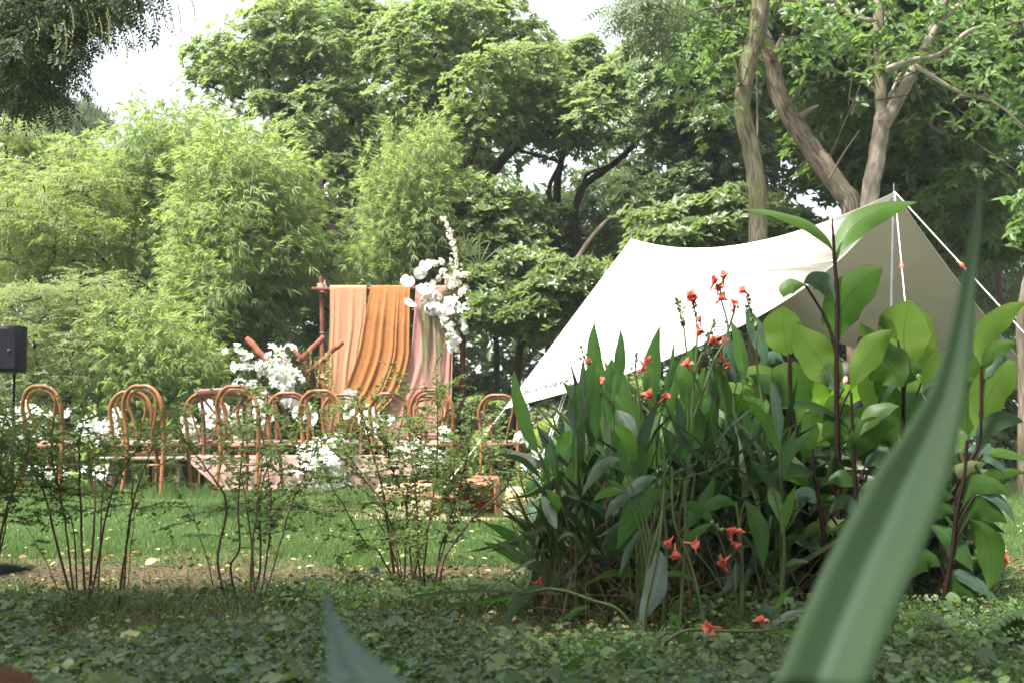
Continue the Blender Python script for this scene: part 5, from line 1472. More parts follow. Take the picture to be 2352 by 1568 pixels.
# ------------------------------------------------------------------ chairs
def bent(g, pts, r, n=60, sides=9):
    tube(g, smooth_path(pts, n), [r], sides)
def make_chair(label):
    """bentwood chair, back towards -y, seat top at 0.445"""
    e = empty('bentwood_chair', (0, 0, 0), label, 'chair', 'bentwood chairs around the low table', local=True)
    w, h = .195, .925
    g = Geo()
    pts = [(-w - .012, -.235, 0.0), (-w + .002, -.205, .25), (-w + .004, -.190, .44), (-w - .002, -.205, .60), (-w - .010, -.235, .74), (-w + .030, -.250, .845), (-w * .45, -.262, .905), (0, -.266, h - .014),
           (w * .45, -.262, .905), (w - .030, -.250, .845), (w + .010, -.235, .74), (w + .002, -.205, .60), (w - .004, -.190, .44), (w - .002, -.205, .25), (w + .012, -.235, 0.0)]
    tube(g, smooth_path(pts, 76), np.interp(np.linspace(0, 1, 76), [0, .2, .35, .5, .65, .8, 1], [.016, .0205, .018, .0165, .018, .0205, .016]), 10)
    g.build('back_frame', M['bentwood'], e)
    g = Geo()
    pts = [(-.075, -.185, .42), (-.078, -.200, .50), (-.115, -.212, .64), (-.148, -.236, .76), (-.118, -.247, .845), (-.05, -.254, .874), (0, -.255, .878), (.05, -.254, .874), (.118, -.247, .845), (.148, -.236, .76), (.115, -.212, .64), (.078, -.200, .50), (.075, -.185, .42)]
    bent(g, pts, .012, 56, 8); g.build('inner_hoop', M['bentwood'], e)
    # seat ring: rounded trapezoid plan
    a = np.linspace(0, 2 * math.pi, 40, endpoint=False)
    rx = .205 * (1 + .06 * np.cos(a)); sx = np.sign(np.cos(a)) * np.abs(np.cos(a)) ** .8 * .205; sy = np.sign(np.sin(a)) * np.abs(np.sin(a)) ** .8 * .205
    sx = sx * (1 + .07 * np.sin(a))
    def slab(z0, z1, k, mat, nm, dome=0.0, tuft=False):
        g = Geo(); rings = [(k * .985, z0), (k, z0 + .004), (k, z1 - .006), (k * .975, z1)]
        if dome: rings += [(k * .85, z1 + dome * .6), (k * .6, z1 + dome * .9), (k * .3, z1 + dome)]
        V = np.concatenate([np.stack([sx * q, sy * q, np.full(40, z) + (np.cos(a * 14) * .004 if tuft and i > 2 else 0)], 1) for i, (q, z) in enumerate(rings)])
        m = len(rings); i, j = np.meshgrid(np.arange(m - 1), np.arange(40), indexing='ij')
        F = np.stack([i * 40 + j, i * 40 + (j + 1) % 40, (i + 1) * 40 + (j + 1) % 40, (i + 1) * 40 + j], -1).reshape(-1, 4)
        g.add(V, F, .5); g.add(V[:40], [list(range(40))[::-1]], .5); g.add(V[-40:], [list(range(40))], .5)
        return g.build(nm, M[mat], e)
    slab(.405, .437, 1.0, 'bentwood_seat', 'seat')
    slab(.4375, .447, .93, 'cushion', 'cushion', .014, True)
    for s in (-1, 1):
        g = Geo(); tube(g, [(s * .165, .165, .405), (s * .175, .180, .2), (s * .19, .20, 0)], [.019, .017, .013], 10, n=10); g.build('leg', M['bentwood'], e)
        g = Geo()
        bent(g, [(s * .172, .172, .24), (s * .168, .155, .34), (s * .166, .115, .385), (s * .168, .06, .36), (s * .175, .03, .405)], .0075, 18, 6); g.build('brace', M['bentwood'], e)
        g = Geo()
        bent(g, [(s * .19, -.200, .22), (s * .19, -.15, .33), (s * .185, -.09, .37), (s * .18, -.05, .405)], .0075, 16, 6); g.build('brace', M['bentwood'], e)
        g = Geo(); tube(g, [(s * .075, -.192, .422), (s * .075, -.200, .422)], [.007, .005], 8); g.build('screw', M['steel'], e)
    g = Geo(); aa = np.linspace(0, 2 * math.pi, 33)[:-1]
    tube(g, np.stack([np.cos(aa) * .17, np.sin(aa) * .165, np.full(32, .255)], 1), [.0085], 7, closed=True); g.build('ring_stretcher', M['bentwood'], e)
    return e
chair_list = [  # px centre of the back, depth, rotation (clockwise degrees), label
    (121, 11.9, 24, 'first bentwood chair of the front row at far left, beside the speaker stand'),
    (354, 11.9, 25, 'second bentwood chair of the front row, its seat overlapping the bare table end'),
    (570, 12.0, 24, 'third bentwood chair of the front row in front of the dark crossback chair'),
    (752, 13.1, 16, 'fourth bentwood chair of the front row just left of the orange cloth'),
    (1010, 12.9, 18, 'fifth bentwood chair of the front row in front of the pink cloth'),
    (110, 16.4, 10, 'small distant bentwood chair seen through the back of the first chair'),
    (309, 13.4, 8, 'bentwood chair half hidden by the second chair and behind the table'),
    (478, 14.0, 6, 'bentwood chair left of the dark crossback chair across the table'),
    (600, 14.2, 9, 'bentwood chair whose curved top shows just right of the third chair'),
    (668, 13.8, 6, 'bentwood chair in the gap between third and fourth front chairs'),
    (795, 14.3, 10, 'bentwood chair overlapping the right side of the fourth chair near the orange cloth'),
    (907, 13.9, 12, 'bentwood chair standing below the gap of orange and pink cloths'),
    (992, 14.8, 8, 'bentwood chair nested behind the fifth chair at the pink cloth'),
    (1158, 14.4, 14, 'lone bentwood chair at right under the tip of the tarp')]
proto = None
for (x, d, rz, lab) in chair_list:
    if proto is None:
        proto = make_chair(lab); o = proto
    else:
        o = copy_tree(proto)
    q = P(x, HORIZON, d)
    o.location = (q[0], d + .2, 0); o.rotation_euler = (0, 0, -math.radians(rz)); o['label'] = lab
for o in [o for o in bpy.data.objects if '_local' in o]: del o['_local']

# dark crossback chair
def crossback(px, d, rz, label):
    e = empty('crossback_chair', (0, 0, 0), label, 'chair', local=True)
    for s in (-1, 1):
        g = Geo(); tube(g, smooth_path([(s * .20, -.24, 0), (s * .195, -.20, .42), (s * .20, -.215, .65), (s * .215, -.25, .88)], 20), [.019, .021, .019, .016], 9); g.build('leg', M['dark_wood'], e)
        g = Geo(); tube(g, smooth_path([(s * .205, -.245, .855), (s * .03, -.235, .66), (-s * .17, -.205, .47)], 16), [.012], 7); g.build('cross_bar', M['dark_wood'], e)
        g = Geo(); tube(g, [(s * .17, .19, .42), (s * .185, .21, 0)], [.02, .014], 9); g.build('leg', M['dark_wood'], e)
    g = Geo(); x = np.linspace(-.255, .255, 14); z = .905 - .25 * x ** 2; y = -.268 + .3 * x ** 2
    for i in range(13):
        pass
    prof = np.array([(-.012, -.038), (.010, -.04), (.012, .0), (.010, .036), (-.004, .042), (-.014, .034)])
    V = np.concatenate([np.stack([np.full(6, a), b + prof[:, 0], c + prof[:, 1]], 1) for a, b, c in zip(x, y, z)])
    i, j = np.meshgrid(np.arange(13), np.arange(6), indexing='ij')
    g.add(V, np.stack([i * 6 + j, i * 6 + (j + 1) % 6, (i + 1) * 6 + (j + 1) % 6, (i + 1) * 6 + j], -1).reshape(-1, 4), .5)
    g.add(V[:6], [[5, 4, 3, 2, 1, 0]], .5); g.add(V[-6:], [[0, 1, 2, 3, 4, 5]], .5); g.build('top_rail', M['dark_wood'], e)
    g = Geo(); a = np.linspace(0, 2 * math.pi, 24, endpoint=False); sx = np.sign(np.cos(a)) * np.abs(np.cos(a)) ** .6 * .215; sy = np.sign(np.sin(a)) * np.abs(np.sin(a)) ** .6 * .21
    V = np.concatenate([np.stack([sx * k, sy * k, np.full(24, z)], 1) for k, z in ((.97, .42), (1, .43), (1, .45), (.96, .46))])
    i, j = np.meshgrid(np.arange(3), np.arange(24), indexing='ij')
    g.add(V, np.stack([i * 24 + j, i * 24 + (j + 1) % 24, (i + 1) * 24 + (j + 1) % 24, (i + 1) * 24 + j], -1).reshape(-1, 4), .5)
    g.add(V[-24:], [list(range(24))], .5); g.add(V[:24], [list(range(24))[::-1]], .5); g.build('seat', M['dark_wood'], e)
    q = P(px, HORIZON, d); e.location = (q[0], d + .2, 0); e.rotation_euler = (0, 0, -math.radians(rz)); del e['_local']
crossback(522, 13.3, 8, 'dark brown crossback chair with a thick curved top rail, behind the third chair')

# ------------------------------------------------------------------ low table with cloth
def boxm(g, c, s, rz=0, bevel=.004):
    c = np.array(c, float); s = np.array(s, float) / 2
    b = min(bevel, s.min() * .4)
    V = []
    for z, k in ((-s[2], b), (-s[2] + b, 0), (s[2] - b, 0), (s[2], b)):
        for x, y in ((-1, -1), (1, -1), (1, 1), (-1, 1)):
            V.append((x * (s[0] - k), y * (s[1] - k), z))
    V = np.array(V); ca, sa = math.cos(rz), math.sin(rz)
    V = np.stack([V[:, 0] * ca - V[:, 1] * sa, V[:, 0] * sa + V[:, 1] * ca, V[:, 2]], 1) + c
    F = [(3, 2, 1, 0), (12, 13, 14, 15)]
    for k in range(3):
        for j in range(4): F.append((k * 4 + j, k * 4 + (j + 1) % 4, (k + 1) * 4 + (j + 1) % 4, (k + 1) * 4 + j))
    g.add(V, F, .5)
tz = P(700, 1046, 12.9)[2] - .01
xa, xb = P(225, 1046, 12.95)[0], P(1000, 1046, 13.1)[0]
tb = empty('low_table', ((xa + xb) / 2, 13.25, 0), 'long low table, bare wooden at its left end and under pinkish cloth elsewhere', 'table')
npl = 5
for k in range(npl):
    g = Geo(); boxm(g, ((xa + xb) / 2, 12.98 + k * .135, tz - .014), (xb - xa, .131, .028)); g.build('plank', M['table_wood'], tb)
for x in (P(425, 1046, 13.2)[0], xa + .12, xb - .15):
    g = Geo(); boxm(g, (x, 13.25, (tz - .03) / 2), (.05, .56, tz - .032)); g.build('leg_panel', M['table_wood'], tb)

def table_cloth():
    x0, x1 = P(418, 1046, 12.85)[0], xb + .02
    nu, nv = 150, 34; yf, yb = 12.88, 13.62
    u = np.linspace(0, 1, nu)
    fold = sum(np.sin(u * f + p) * a for f, p, a in ((61, .3, .5), (97, 1.2, .35), (33, 2, .6), (150, .1, .2)))
    rows = []
    for k in range(nv):
        t = k / (nv - 1)
        if t < .35:                                    # top, from the back to the front edge
            y = yb + (yf - yb) * t / .35; z = tz + .006 + .006 * np.maximum(0, fold) * (.4 + t) + .004 * np.sin(u * 40 + t * 20)
            X = x0 + (x1 - x0) * u; Y = np.full(nu, y)
        else:
            s = (t - .35) / .65
            fl = np.clip(1 - (u - .42) * 1.9, .35, 1) * np.clip(u * 3 + .86, 0, 1)      # drop length: shorter towards the right
            zz = tz + .004 - s * (tz - .008) * np.where(u > .78, .55, 1)
            spread = .03 + .10 * s + .05 * fold * s
            X = x0 + (x1 - x0) * u + (.40 * s * np.exp(-u * 7)) * 1.0 + .01 * s * np.sin(u * 90)
            Y = yf - spread * np.clip(s * 2.2, 0, 1) - .02; z = zz
            # puddle on the grass
            pud = np.clip((s - .85) / .15, 0, 1) * (u < .78)
            Y = Y - pud * .10; z = np.maximum(z, .014 + .010 * (1 + np.sin(u * 70)) * pud)
        rows.append(np.stack([X, Y, z], 1))
    V = np.array(rows); i, j = np.meshgrid(np.arange(nv - 1), np.arange(nu - 1), indexing='ij'); a = (i * nu + j).ravel()
    g = Geo(); g.add(V.reshape(-1, 3), np.stack([a, a + 1, a + nu + 1, a + nu], 1), .5)
    o = g.build('table_cloth', M['mauve']); sol = o.modifiers.new('thickness', 'SOLIDIFY'); sol.thickness = .003
    tag(o, 'dusty mauve cloth draped over the low table and pooling on the grass', 'tablecloth')
table_cloth()
# shallow wooden tray on the bare end
g = Geo(); q = P(300, 1040, 13.2)
tray = empty('wooden_tray', (q[0], 13.2, tz), 'pale wooden tray on the bare left end of the low table', 'tray')
g = Geo(); boxm(g, (q[0], 13.2, tz + .012), (.30, .2, .01)); g.build('base', M['bentwood_seat'], tray)
for dx, dy, sx, sy in ((-.15, 0, .012, .2), (.15, 0, .012, .2), (0, -.1, .29, .012), (0, .1, .29, .012)):
    g = Geo(); boxm(g, (q[0] + dx, 13.2 + dy, tz + .032), (sx, sy, .035)); g.build('side', M['bentwood_seat'], tray)

# ------------------------------------------------------------------ crates, rug, poufs, speaker
def crate(px0, px1, py_bot, d, w, hgt, dep, tilt, rz, label):
    """open wooden box standing on edge, opening towards the camera"""
    b = P((px0 + px1) / 2, py_bot, d); b[2] = 0
    e = bpy.data.objects.new('wooden_crate', None); COL.objects.link(e); e.location = Vector(b)
    e.rotation_euler = (math.radians(tilt), 0, math.radians(rz)); tag(e, label, 'crate', 'rust brown crates on the lawn')
    T = .014
    parts = [('side_panel', (-w / 2 + T / 2, 0, hgt / 2), (T, dep, hgt)), ('side_panel', (w / 2 - T / 2, 0, hgt / 2), (T, dep, hgt)),
             ('bottom_panel', (0, 0, T / 2), (w - 2 * T - .002, dep, T)), ('top_panel', (0, 0, hgt - T / 2), (w - 2 * T - .002, dep, T)), ('back_panel', (0, dep / 2 - T / 2 - .002, hgt / 2), (w - 2 * T - .002, T, hgt - 2 * T - .002))]
    for nm, c, s in parts:
        g = Geo(); boxm(g, c, s, bevel=.002); me = g.mesh(nm, M['crate_wood'], False)
        o = bpy.data.objects.new(nm, me); COL.objects.link(o); o.parent = e
    return e
crate(1060, 1150, 1195, 8.4, .235, .24, .20, 14, -10, 'tilted rust brown crate with an open front at the edge of the rug')
crate(1000, 1062, 1190, 8.9, .17, .12, .2, 0, 12, 'low rust brown crate lying half hidden left of the tilted one')
crate(962, 1000, 1105, 12.2, .15, .12, .14, 0, 5, 'small rust brown box under the right end of the table')

def rug():
    x = np.linspace(P(860, 1150, 10)[0], 1.75, 60); y = np.linspace(8.15, 10.9, 46)
    X, Y = np.meshgrid(x, y)
    Y = Y + .10 * np.sin(X * 3) + .04 * np.sin(X * 9)
    Z = .012 + .012 * (1 + vnoise(X, Y, 7, 91)) + .006 * vnoise(X, Y, 22, 92) + ground_z(X, Y)
    X = X + .03 * np.sin(Y * 7)
    V = np.stack([X, Y, Z], -1).reshape(-1, 3); nu = 60
    i, j = np.meshgrid(np.arange(45), np.arange(59), indexing='ij'); a = (i * nu + j).ravel()
    g = Geo(); g.add(V, np.stack([a, a + 1, a + nu + 1, a + nu], 1), .5); o = g.build('rug', M['rug'])
    sol = o.modifiers.new('thickness', 'SOLIDIFY'); sol.thickness = .012; sol.offset = -1
    tag(o, 'creamy beige rug spread on the lawn under the woven poufs', 'rug')
rug()
def pouf(px, py, d, R, H, label, tilt=0, rz=0, rows=5):
    """flat round cushion plaited from thick rope: stacked coils of chevron knots"""
    b = P(px, py, d); b[2] = max(0.02, b[2])
    e = empty('woven_pouf', (b[0], b[1], .03), label, 'pouf', 'braided poufs on the rug')
    for k in range(rows):
        t = (k + .5) / rows; r = R * (1 - .55 * (2 * t - 1) ** 4) ; z = .03 + H * t
        if abs(2 * t - 1) > .7: r = R * .93
        n = max(26, int(2 * math.pi * r / .028)); a = np.linspace(0, 2 * math.pi, n, endpoint=False)
        g = Geo(); rr = H / rows * .58
        for s in (-1, 1):
            p = np.stack([b[0] + np.cos(a) * r, b[1] + np.sin(a) * r, np.full(n, z) + s * rr * .35], 1)
            tang = np.stack([-np.sin(a), np.cos(a), np.full(n, s * .8)], 1)
            outv = np.stack([np.cos(a), np.sin(a), np.zeros(n)], 1)
            L = .030; V8 = []
            K = np.array([(0, -.62, 0), (-.42, -.2, .2), (0, -.2, .52), (.42, -.2, .2), (-.42, .25, .2), (0, .25, .52), (.42, .25, .2), (0, .65, 0)])
            Fk = np.array([(0, 3, 2), (0, 2, 1), (1, 2, 5), (1, 5, 4), (2, 3, 6), (2, 6, 5), (4, 5, 7), (5, 6, 7)])
            scatter(g, (K, Fk), p, tang, outv, L)
        p = np.stack([b[0] + np.cos(a) * (r - .012), b[1] + np.sin(a) * (r - .012), np.full(n, z)], 1)
        tube(g, p[::2], [rr * .95], 6, closed=True)
        g.build('braid_coil', M['braid'], e)
    for k, q in enumerate(np.arange(.12, .95, .13)):                      # top spiral
        r = R * q; n = max(12, int(2 * math.pi * r / .03)); a = np.linspace(0, 2 * math.pi, n, endpoint=False)
        g = Geo(); p = np.stack([b[0] + np.cos(a) * r, b[1] + np.sin(a) * r, np.full(n, .03 + H + .004)], 1)
        tube(g, p, [R * .075], 6, closed=True, rough=.12); g.build('braid_coil', M['braid'], e)
pouf(1255, 1172, 9.3, .235, .085, 'large braided straw pouf lying nearest on the rug', rows=4)
pouf(1290, 1135, 10.1, .23, .10, 'braided straw pouf behind the nearest one', rows=4)
pouf(1198, 1160, 9.9, .10, .10, 'small thick braided roll left of the large pouf', rows=4)
pouf(935, 1150, 10.6, .22, .09, 'pale woven pouf seen through the middle shrub', rows=4)

def speaker():
    q = P(18, 1000, 12.0)
    e = empty('loudspeaker', (q[0], 12.0, .90), 'black loudspeaker on a thin stand at the left edge', 'speaker')
    z0, z1 = P(18, 855, 12)[2], P(18, 750, 12)[2]
    xl, xr, xm = P(-22, 800, 12)[0], P(66, 800, 12.1)[0], P(42, 800, 11.9)[0]
    cab = np.array([(xl, 11.9), (xm, 11.86), (xr, 12.06), (xr - .05, 12.2), (xl + .05, 12.2)])
    g = Geo(); V = []
    for z, k in ((z0, .96), (z0 + .012, 1), (z1 - .012, 1), (z1, .96)):
        c = cab.mean(0)
        for p in cab: r_ = c + (p - c) * k; V.append((r_[0], r_[1], z))
    F = []
    for k in range(3):
        for j in range(5): F.append((k * 5 + j, k * 5 + (j + 1) % 5, (k + 1) * 5 + (j + 1) % 5, (k + 1) * 5 + j))
    g.add(V, F, .5); g.add(np.array(V)[:5], [(4, 3, 2, 1, 0)], .5); g.add(np.array(V)[15:], [(0, 1, 2, 3, 4)], .5)
    g.build('cabinet', M['black_plastic'], e, smooth=False)
    g = Geo(); n = np.array([xl + .015, 11.888, 0]); m_ = np.array([xm - .012, 11.852, 0])
    g.add([n + [0, 0, z0 + .03], m_ + [0, 0, z0 + .03], m_ + [0, 0, z1 - .03], n + [0, 0, z1 - .03]], [(0, 1, 2, 3)], .5); g.build('grille', M['grille'], e, smooth=False)
    bq = P(20, 803, 11.85); g = Geo(); tube(g, [bq + [0, 0.01, 0], bq + [0, -.012, 0]], [.011, .009], 10); g.build('badge', M['steel'], e)
    for zz in (z0 + .03, z1 - .17):
        g = Geo(); tube(g, [(xr - .01, 12.05, zz), (xr + .014, 12.04, zz)], [.007, .006], 6); g.build('bolt', M['steel'], e)
    st = empty('speaker_stand', (P(30, 900, 12.05)[0], 12.05, 0), 'slim black stand carrying the loudspeaker', 'stand')
    x = P(32, 900, 12.05)[0]
    g = Geo(); tube(g, [(x, 12.05, .35), (x, 12.05, z0 + .01)], [.012, .012], 8); g.build('upper_tube', M['black_plastic'], st)
    g = Geo(); tube(g, [(x, 12.05, .05), (x, 12.05, .52)], [.018, .018], 8); g.build('lower_tube', M['black_plastic'], st)
    for k in range(3):
        a = k * 2.094 + .5; g = Geo(); tube(g, [(x, 12.05, .45), (x + math.cos(a) * .35, 12.05 + math.sin(a) * .35, .012)], [.011, .010], 7); g.build('leg', M['black_plastic'], st)
speaker()

# small ground spotlight right
q = P(2152, 1100, 15); q[2] = 0
e = empty('ground_spotlight', (q[0], 12.4, 0), 'small grey spotlight on the lawn between the right hand stems', 'lamp')
x_ = P(2152, 1100, 12.4)[0] + .1
e.location = (x_, 12.4, 0)
g = Geo(); tube(g, [(x_, 12.4, 0), (x_, 12.4, .06)], [.012, .012], 8); g.build('spike', M['black_plastic'], e)
g = Geo(); tube(g, [(x_, 12.44, .05), (x_, 12.36, .08)], [.05, .055], 14); g.build('housing', M['steel'], e)

# ------------------------------------------------------------------ seated person under the tarp
def person():
    d = 10.9
    p = lambda x, y, dd=0: P(x, y, d + dd)
    seat_z = P(1950, 1038, d)[2]
    pelvis = np.array([P(1968, 1000, d)[0], d, seat_z + .05])
    k = {'pelvis': pelvis, 'waist': pelvis + [-.01, .0, .13], 'chest': pelvis + [-.035, 0, .27], 'neck': pelvis + [-.06, 0, .39], 'headb': pelvis + [-.085, 0, .45], 'headt': pelvis + [-.10, 0, .54]}
    V = []; R = []; E = []; idx = {}
    def add(nm, pos, r, link=None):
        idx[nm] = len(V); V.append(tuple(pos)); R.append(r)
        if link: E.append((idx[link], idx[nm]))
    add('pelvis', k['pelvis'], (.14, .12)); add('waist', k['waist'], (.125, .10), 'pelvis'); add('chest', k['chest'], (.15, .11), 'waist')
    add('neck', k['neck'], (.055, .055), 'chest'); add('headb', k['headb'], (.075, .07), 'neck'); add('headt', k['headt'], (.082, .078), 'headb')
    for s in (-1, 1):
        n = 'l' if s < 0 else 'r'
        add('sh' + n, k['chest'] + [0, s * .17, .07], (.055, .055), 'chest'); add('el' + n, k['chest'] + [-.10, s * .19, -.18], (.042, .042), 'sh' + n)
        add('wr' + n, k['chest'] + [-.30, s * .10, -.22], (.03, .03), 'el' + n)
        add('kn' + n, pelvis + [-.40, s * .11, .05], (.065, .065), 'pelvis'); add('an' + n, np.array([pelvis[0] - .36 + .1 * s, d + s * .12, .09]), (.04, .04), 'kn' + n)
        add('to' + n, np.array([pelvis[0] - .50 + .1 * s, d + s * .12, .03]), (.03, .03), 'an' + n)
    me = bpy.data.meshes.new('body'); me.from_pydata([tuple(float(c) for c in v) for v in V], E, [])
    o = bpy.data.objects.new('person', me); COL.objects.link(o)
    sk = o.modifiers.new('skin', 'SKIN'); sk.use_smooth_shade = True; o.modifiers.new('sub', 'SUBSURF').levels = 2; o.modifiers['sub'].render_levels = 2
    for v, r in zip(me.skin_vertices[0].data, R): v.radius = r
    me.skin_vertices[0].data[0].use_root = True
    me.materials.append(M['black_cloth'])
    tag(o, 'person in black clothes sitting under the tarp, mostly hidden by canna leaves', 'person')
    # bare skin: head, hands, as continuous shells over the body ends
    def shell(nm, c, s, mat, rz=0):
        g = Geo(); n1, n2 = 14, 18; th = np.linspace(0, math.pi, n1); ph = np.linspace(0, 2 * math.pi, n2, endpoint=False)
        X = np.outer(np.sin(th), np.cos(ph)) * s[0]; Y = np.outer(np.sin(th), np.sin(ph)) * s[1]; Z = np.outer(np.cos(th), np.ones(n2)) * s[2]
        VV = np.stack([X, Y, Z], -1).reshape(-1, 3) + c
        i, j = np.meshgrid(np.arange(n1 - 1), np.arange(n2), indexing='ij')
        g.add(VV, np.stack([i * n2 + j, (i + 1) * n2 + j, (i + 1) * n2 + (j + 1) % n2, i * n2 + (j + 1) % n2], -1).reshape(-1, 4), .5)
        ob = g.build(nm, M[mat]); ob.parent = o; return ob
    hc = k['headb'] * .45 + k['headt'] * .55 + [-.005, 0, .01]
    shell('face', hc, (.092, .082, .118), 'skin'); shell('hair', hc + [.022, 0, .022], (.096, .092, .115), 'hair')
    shell('nose', hc + [-.094, 0, -.01], (.016, .012, .02), 'skin'); shell('ear', hc + [0, -.088, -.01], (.018, .012, .028), 'skin')
    shell('neck', k['neck'] + [0, 0, .02], (.06, .06, .06), 'skin')
    for s in (-1, 1):
        w = k['chest'] + [-.30, s * .10, -.22]; g = Geo()
        tube(g, [w, w + [-.05, 0, -.01], w + [-.09, 0, -.015]], [.03, .038, .03], 10)
        for q in range(4):
            b0 = w + [-.085, (q - 1.5) * .018, -.012]; tube(g, [b0, b0 + [-.04, 0, -.008], b0 + [-.06, 0, -.03]], [.0095, .009, .007], 6)
        b0 = w + [-.03, s * -.03, 0]; tube(g, [b0, b0 + [-.03, -s * .02, .0], b0 + [-.055, -s * .02, -.01]], [.011, .01, .008], 6)
        ob = g.build('hand', M['skin']); ob.parent = o
    st = empty('stool', (pelvis[0], d, 0), 'low orange brown wooden stool under the seated person', 'stool')
    g = Geo(); boxm(g, (pelvis[0], d, seat_z - .035), (.36, .32, .03)); g.build('seat', M['crate_wood'], st)
    for sx in (-1, 1):
        for sy in (-1, 1):
            g = Geo(); boxm(g, (pelvis[0] + sx * .15, d + sy * .13, (seat_z - .05) / 2), (.03, .03, seat_z - .052)); g.build('leg', M['crate_wood'], st)
person()

# seams of the tarp
for vv in (.24, .52, .76):
    for nm_, (A_, B_, C_, sab, sac, sbc) in (('near', (TA, TB, TC, sagAB, sagAC, sagBC)),):
        g = Geo(); pts = [panel_point(u_ * (1 - vv), vv) for u_ in np.linspace(.01, .99, 26)]
        tube(g, np.array(pts) - np.array([0, 0, .003]), [.0032], 4); g.build('seam', M['hem'], tarp)

# ------------------------------------------------------------------ cannas
def big_leaf(parent, base, ctrl, tip, w, d, mat='canna_a', dt=0.0, roll=0.0, shape='lance', cup=.12, wave=.085, name='leaf', n=17, dm=None, rnd=None):
    """one blade along a curved midrib: pixel control points, width in px, depth d at the base and d+dt at the tip"""
    B, Cc, T = P(*base, d), P(*ctrl, d + (dt * .5 if dm is None else dm)), P(*tip, d + dt)
    t = np.linspace(0, 1, n)[:, None]
    path = B * (1 - t) ** 2 + Cc * 2 * t * (1 - t) + T * t ** 2
    tan = nrm(np.gradient(path, axis=0))
    s0 = nrm(np.cross(tan, np.array([0, 1.0, 0.0]))); n0 = np.cross(s0, tan)
    r = math.radians(roll)
    side = s0 * math.cos(r) + n0 * math.sin(r); nn = np.cross(side, tan)
    W_ = w * d / FPX; tt = t[:, 0]
    if shape == 'lance': prof = np.interp(tt, [0, .08, .25, .45, .65, .85, .95, 1], [.10, .34, .80, 1, .88, .45, .16, .0])
    elif shape == 'ovate': prof = np.interp(tt, [0, .06, .18, .38, .55, .72, .86, .95, 1], [.06, .18, .58, .95, 1, .84, .50, .17, .0])
    elif shape == 'blunt': prof = np.interp(tt, [0, .06, .2, .4, .6, .8, .92, 1], [.06, .22, .66, .95, 1, .84, .50, .04])
    else: prof = np.interp(tt, [0, .3, .7, 1], [.8, 1, .7, .0])
    us = np.array([-1, -.5, 0, .5, 1.0]); ph = random.uniform(0, 6); V = []; UV = []
    k1, k2 = random.uniform(5, 9), random.uniform(11, 17)
    for i in range(n):
        for u in us:
            wv = wave * W_ * (abs(u) ** 2) * (math.sin(tt[i] * k1 + ph + (2 if u > 0 else 0)) + .5 * math.sin(tt[i] * k2 + ph)) * math.sin(math.pi * min(1, tt[i] * 1.05))
            edge_w = 1 + (.07 * math.sin(tt[i] * 15 + ph + u * 2) if abs(u) == 1 else 0)
            V.append(path[i] + side[i] * (u * W_ / 2 * prof[i] * edge_w) + nn[i] * (cup * abs(u) ** 1.5 * W_ * prof[i] + wv))
            UV.append((.5 + u / 2, tt[i]))
    i, j = np.meshgrid(np.arange(n - 1), np.arange(4), indexing='ij'); a = (i * 5 + j).ravel()
    g = Geo(); g.add(V, np.stack([a, a + 1, a + 6, a + 5], 1), random.random() if rnd is None else rnd, UV)
    o = g.build(name, M[mat], parent)
    o['_base'] = [float(c) for c in path[0]]
    return o

def stem(parent, pts, d, r0, r1, mat, name='stem', d1=None):
    W_ = PP(pts, np.linspace(d, d1 if d1 is not None else d, len(pts)))
    g = Geo(); path = smooth_path(W_, max(8, len(pts) * 5)); tube(g, path, [r0, r1], 8); g.build(name, M[mat], parent)
    return path

def petiole(parent, path, r, mat):
    """short sheaths from each leaf base down to the plant's stem"""
    g = Geo(); any_ = False
    for o in list(parent.children):
        if '_base' not in o: continue
        b = np.array(o['_base']); del o['_base']
        dz = b[2] - path[:, 2]; dx = np.linalg.norm((path - b)[:, :2], axis=1)
        cost = np.abs(dz - (3.2 * dx + .03 if mat == 'stem_green' else 1.7 * dx + .02))
        q = path[np.argmin(cost)]
        if np.linalg.norm(b - q) < .012: continue
        mid = (b + q) / 2 + np.array([(q[0] - b[0]) * .15, 0, 0])
        tube(g, smooth_path([q, mid, b], 6), [r * .8, r * .5], 5); any_ = True
    if any_: g.build('leaf_sheaths', M[mat], parent)['kind'] = 'stuff'

def canna_bloom_mesh(seed):
    rg = random.Random(seed); g = Geo()
    for k in range(5):
        a = k * 1.25 + rg.uniform(-.3, .3); tl = rg.uniform(.5, 1.2)
        pm = petal_mesh(rg.uniform(.9, 1.3), rg.uniform(.6, 1.0), lambda t: .6 - 1.9 * t * rg.uniform(.6, 1), .12)
        d_ = np.array([[math.cos(a), math.sin(a), math.tan(min(tl, 1.2))]])
        scatter(g, pm, np.array([[0, 0, 0]]), d_, [[-math.cos(a), -math.sin(a), .4]], 1.0)
    for k in range(3):
        a = k * 2.1 + .5; scatter(g, petal_mesh(.8, .16, lambda t: .5, .05), np.array([[0, 0, 0]]), [[math.cos(a) * .5, math.sin(a) * .5, 1]], [[-math.cos(a), -math.sin(a), .3]], 1.0)
    tube(g, [(0, 0, -.7), (0, 0, -.3), (0, 0, .05)], [.06, .10, .12], 6)
    return g.mesh('canna_bloom', M['coral'])
CB = [canna_bloom_mesh(i) for i in range(4)]
def canna_bloom(parent, px, py, d, s=.030, up=None):
    s *= .82
    o = bpy.data.objects.new('bloom', random.choice(CB)); COL.objects.link(o); o.parent = parent
    o.location = Vector(P(px, py, d)) - parent.location
    f = Vector(up) if up is not None else Vector((random.gauss(0, .6), random.gauss(-.3, .4), 1))
    o.rotation_euler = (f.normalized().to_track_quat('Z', 'Y').to_matrix() @ Matrix.Rotation(random.uniform(0, 6), 3, 'Z')).to_euler()
    o.scale = (s, s, s)
